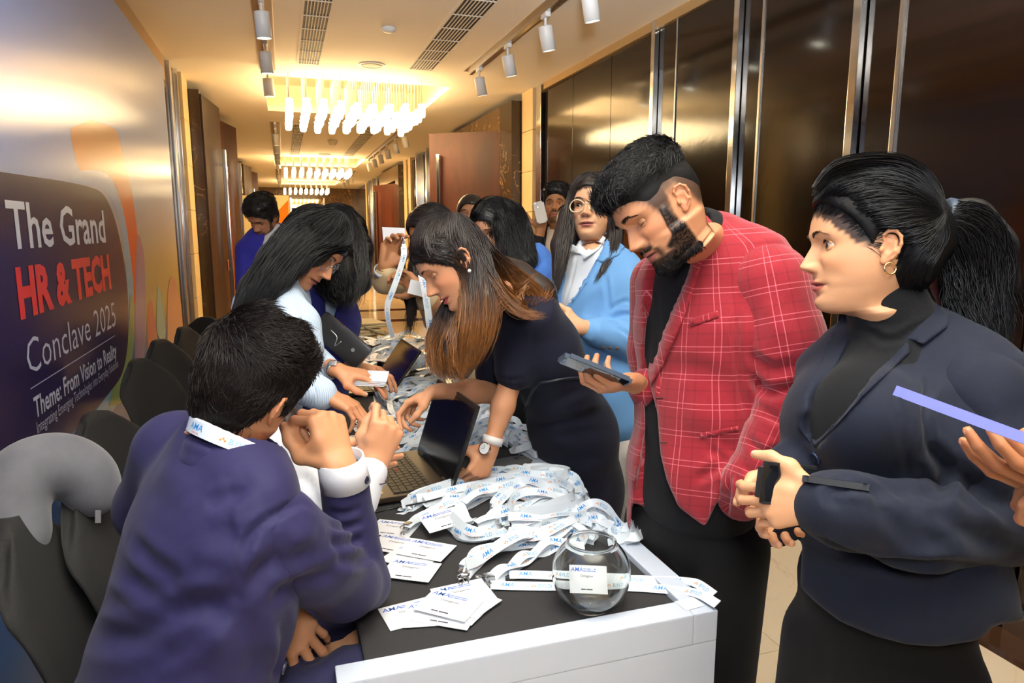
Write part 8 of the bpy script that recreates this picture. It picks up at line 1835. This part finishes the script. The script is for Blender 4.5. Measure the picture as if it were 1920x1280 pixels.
MB().tube(spl([P(620, 618, 2.155), P(632, 632, 2.15), P(628, 648, 2.15), P(640, 640, 2.15)], 20), .0015, 5).build('cord', M_clip, o, smooth=True)
MB().lathe([(.001, .003), (.006, .003), (.007, 0)], P(662, 656, 2.16), 14, -FW).build('snap_stud', M_clip, o)
# cards under the striped woman's hand
for k in range(4): badge(None, 0, 'white ticket strip held over the far keyboard, %s from the bottom' % ORD[k], 'tickets over the far keyboard', pos=P(684+k*1.5, 713-k*2.2, 1.98)+np.array([0, 0, .001*k]), Rm_=np.stack([unit(RT-UP*.04), unit(UP*.55+FW*.8), unit(np.cross(RT-UP*.04, UP*.55+FW*.8))], 1), w=.118, h=.05)
# folded kraft bags, paper clump
for k in range(5):
    q = atz(655+3*k, 634-2*k, ZT); o = MB().box(q+np.array([0, 0, .010+.018*k]), (.36, .30, .014), rotm((0, 0, 1), .25+.08*math.sin(k*2.3))@rotm((0, 1, 0), .02*math.cos(k*3)), bev=.004).build('paper_bag', mat('kraft_paper', lin('#c9b489'), .7)); tag(o, ['lowest kraft paper bag of the far stack', 'second kraft paper bag from the bottom of the far stack', 'middle kraft paper bag of the far stack', 'fourth kraft paper bag of the far stack', 'topmost kraft paper bag of the far stack'][k], 'paper bag', 'folded paper bags')
o = MB().box(atz(712, 630, ZT)+[0, 0, .03], (.22, .20, .012), rotm((0, 1, 0), .35)@rotm((0, 0, 1), .7), bev=.004).build('paper_bag', mat('olive_paper', lin('#8f825c'), .7)); tag(o, 'olive paper bag sloping off the far stack', 'paper bag')
q = Field(); rg = np.random.default_rng(4)
for k in range(9): q.ell(atz(640, 612, ZT)+[.02*rg.normal(), .03*rg.normal(), .098+.02*rg.random()], (.022, .03, .016), None, .006)
V, F = q.mesh(.006, 0); V += rg.normal(0, .0022, V.shape); tag(mesh('tissue_clump', V, F, mat('tissue', (.75, .72, .68), .8), None, False), 'crumpled white tissue on the kraft bags', 'tissue')

# ---- chairs along the backdrop -----------------------------------------------------
def make_chair():
    t = empty('banquet_chair', (0, 0, 0), 'x', 'chair', 'black-covered chairs along the backdrop'); cm = mat('black_chair_cover', (.007, .0065, .0065), .85, bump=.35, bscale=500)
    f = Field(); f.seg((0, 0, .40), (0, 0, .46), (.225, .215), (.225, .215), np.array([0, 1., 0]), .03); V, F = f.mesh(.014, 2); V[:, 2] = np.clip(V[:, 2], .39, .475); mesh('seat', V, F, cm, t)
    # backrest: tapered rounded slab, leaning back (-x)
    n, m_ = 26, 22; VV = []
    for s_ in (1, -1):
        for i in range(m_+1):
            u = i/m_; z = .40+.56*u; hw = .225-.035*u; e = 1-max(0, (u-.80)/.20)**2.4*.55
            for j in range(n+1):
                v = -1+2*j/n; y = v*hw*e if u > .8 else v*hw; zz = z-(.06*abs(v)**3.5)*sm(.6, 1, u); xx = -.185-.20*u-.045*(1-v*v)*.35+s_*(.022*(1-abs(v)**6)*(1-.5*u**6)+.004); VV.append((xx, y, zz))
    F = []; K = (m_+1)*(n+1); idx = lambda s_, i, j: s_*K+i*(n+1)+j
    for i in range(m_):
        for j in range(n): F.append((idx(0, i, j), idx(0, i, j+1), idx(0, i+1, j+1), idx(0, i+1, j))); F.append((idx(1, i, j), idx(1, i+1, j), idx(1, i+1, j+1), idx(1, i, j+1)))
    for i in range(m_):
        for j in (0, n): F.append((idx(0, i, j), idx(0, i+1, j), idx(1, i+1, j), idx(1, i, j)) if j == 0 else (idx(0, i, j), idx(1, i, j), idx(1, i+1, j), idx(0, i+1, j)))
    for j in range(n): F.append((idx(0, m_, j), idx(0, m_, j+1), idx(1, m_, j+1), idx(1, m_, j)))
    mesh('backrest', np.array(VV), np.array(F), cm, t)
    for x, y in ((.19, .18), (.19, -.18), (-.2, .18), (-.2, -.18)): MB().tube(np.array([(x, y, .40), (x*1.06, y*1.04, .0)]), [.013, .010], 10).build('leg', M_brush, t, smooth=True)
    for s_ in (-1, 1): MB().tube(np.array([(.19, s_*.18, .385), (-.2, s_*.18, .385)]), .010, 8).build('seat_rail', M_brush, t, smooth=True)
    return t
ch0 = make_chair()
def place_chair(px, py, zt, ang, lab, first=False, tx=None):
    c = ch0 if first else copy_tree(ch0); q = atz(px, py, zt); c.location = (q[0]+.39*math.cos(ang), q[1]+.39*math.sin(ang), 0); c.rotation_euler = (0, 0, ang); c['label'] = lab; return c
place_chair(28, 975, .955, R(0), 'nearest black-covered chair at the lower left corner', True)
place_chair(150, 905, .955, R(-5), 'black-covered chair carrying the grey neck pillow')
place_chair(182, 775, .955, R(-22), 'black-covered chair just behind the neck pillow chair')
place_chair(262, 675, .955, R(-25), 'black-covered chair third along the backdrop, beyond the seated man')
place_chair(300, 638, .955, R(-25), 'black-covered chair fourth along the backdrop')
place_chair(345, 614, .955, R(-20), 'black-covered chair fifth, turned, behind the dark head')
place_chair(385, 595, .955, R(75), 'black-covered chair farthest, by the end of the backdrop')
cn = copy_tree(ch0); hip0 = P(285, 1440, 1.12); cn.location = (hip0[0], hip0[1], 0.0); cn.rotation_euler = (0, 0, math.atan2(facing(.72, .7)[1], facing(.72, .7)[0])); cn['label'] = 'black-covered chair the seated man in navy sits on'
# neck pillow
q = Field(); pts = spl([P(48, 1010, 1.44), P(22, 950, 1.45), P(45, 890, 1.48), P(105, 868, 1.52), P(160, 890, 1.56), P(178, 930, 1.57)], 24)
q.chain(list(pts), list(np.interp(np.linspace(0, 1, 24), [0, .3, .75, 1], [.040, .054, .052, .042])), .03)
V, F = q.mesh(.008, 2); V, F = sub2(V, F); npil = mesh('neck_pillow', V, F, mat('grey_velvet', (.07, .07, .082), .8, sheen=.2, noise=(9, (.13, .13, .15), .25), bump=.2, bscale=300)); tag(npil, 'grey velvet travel neck pillow hooked over a chair back', 'pillow')
MB().box(P(184, 968, 1.53), (.012, .002, .028), np.stack([RT, FW, UP], 1)).build('tag', mat('dark_tag', (.15, .15, .16), .6), npil)
# red thread at the wrist of the navy man
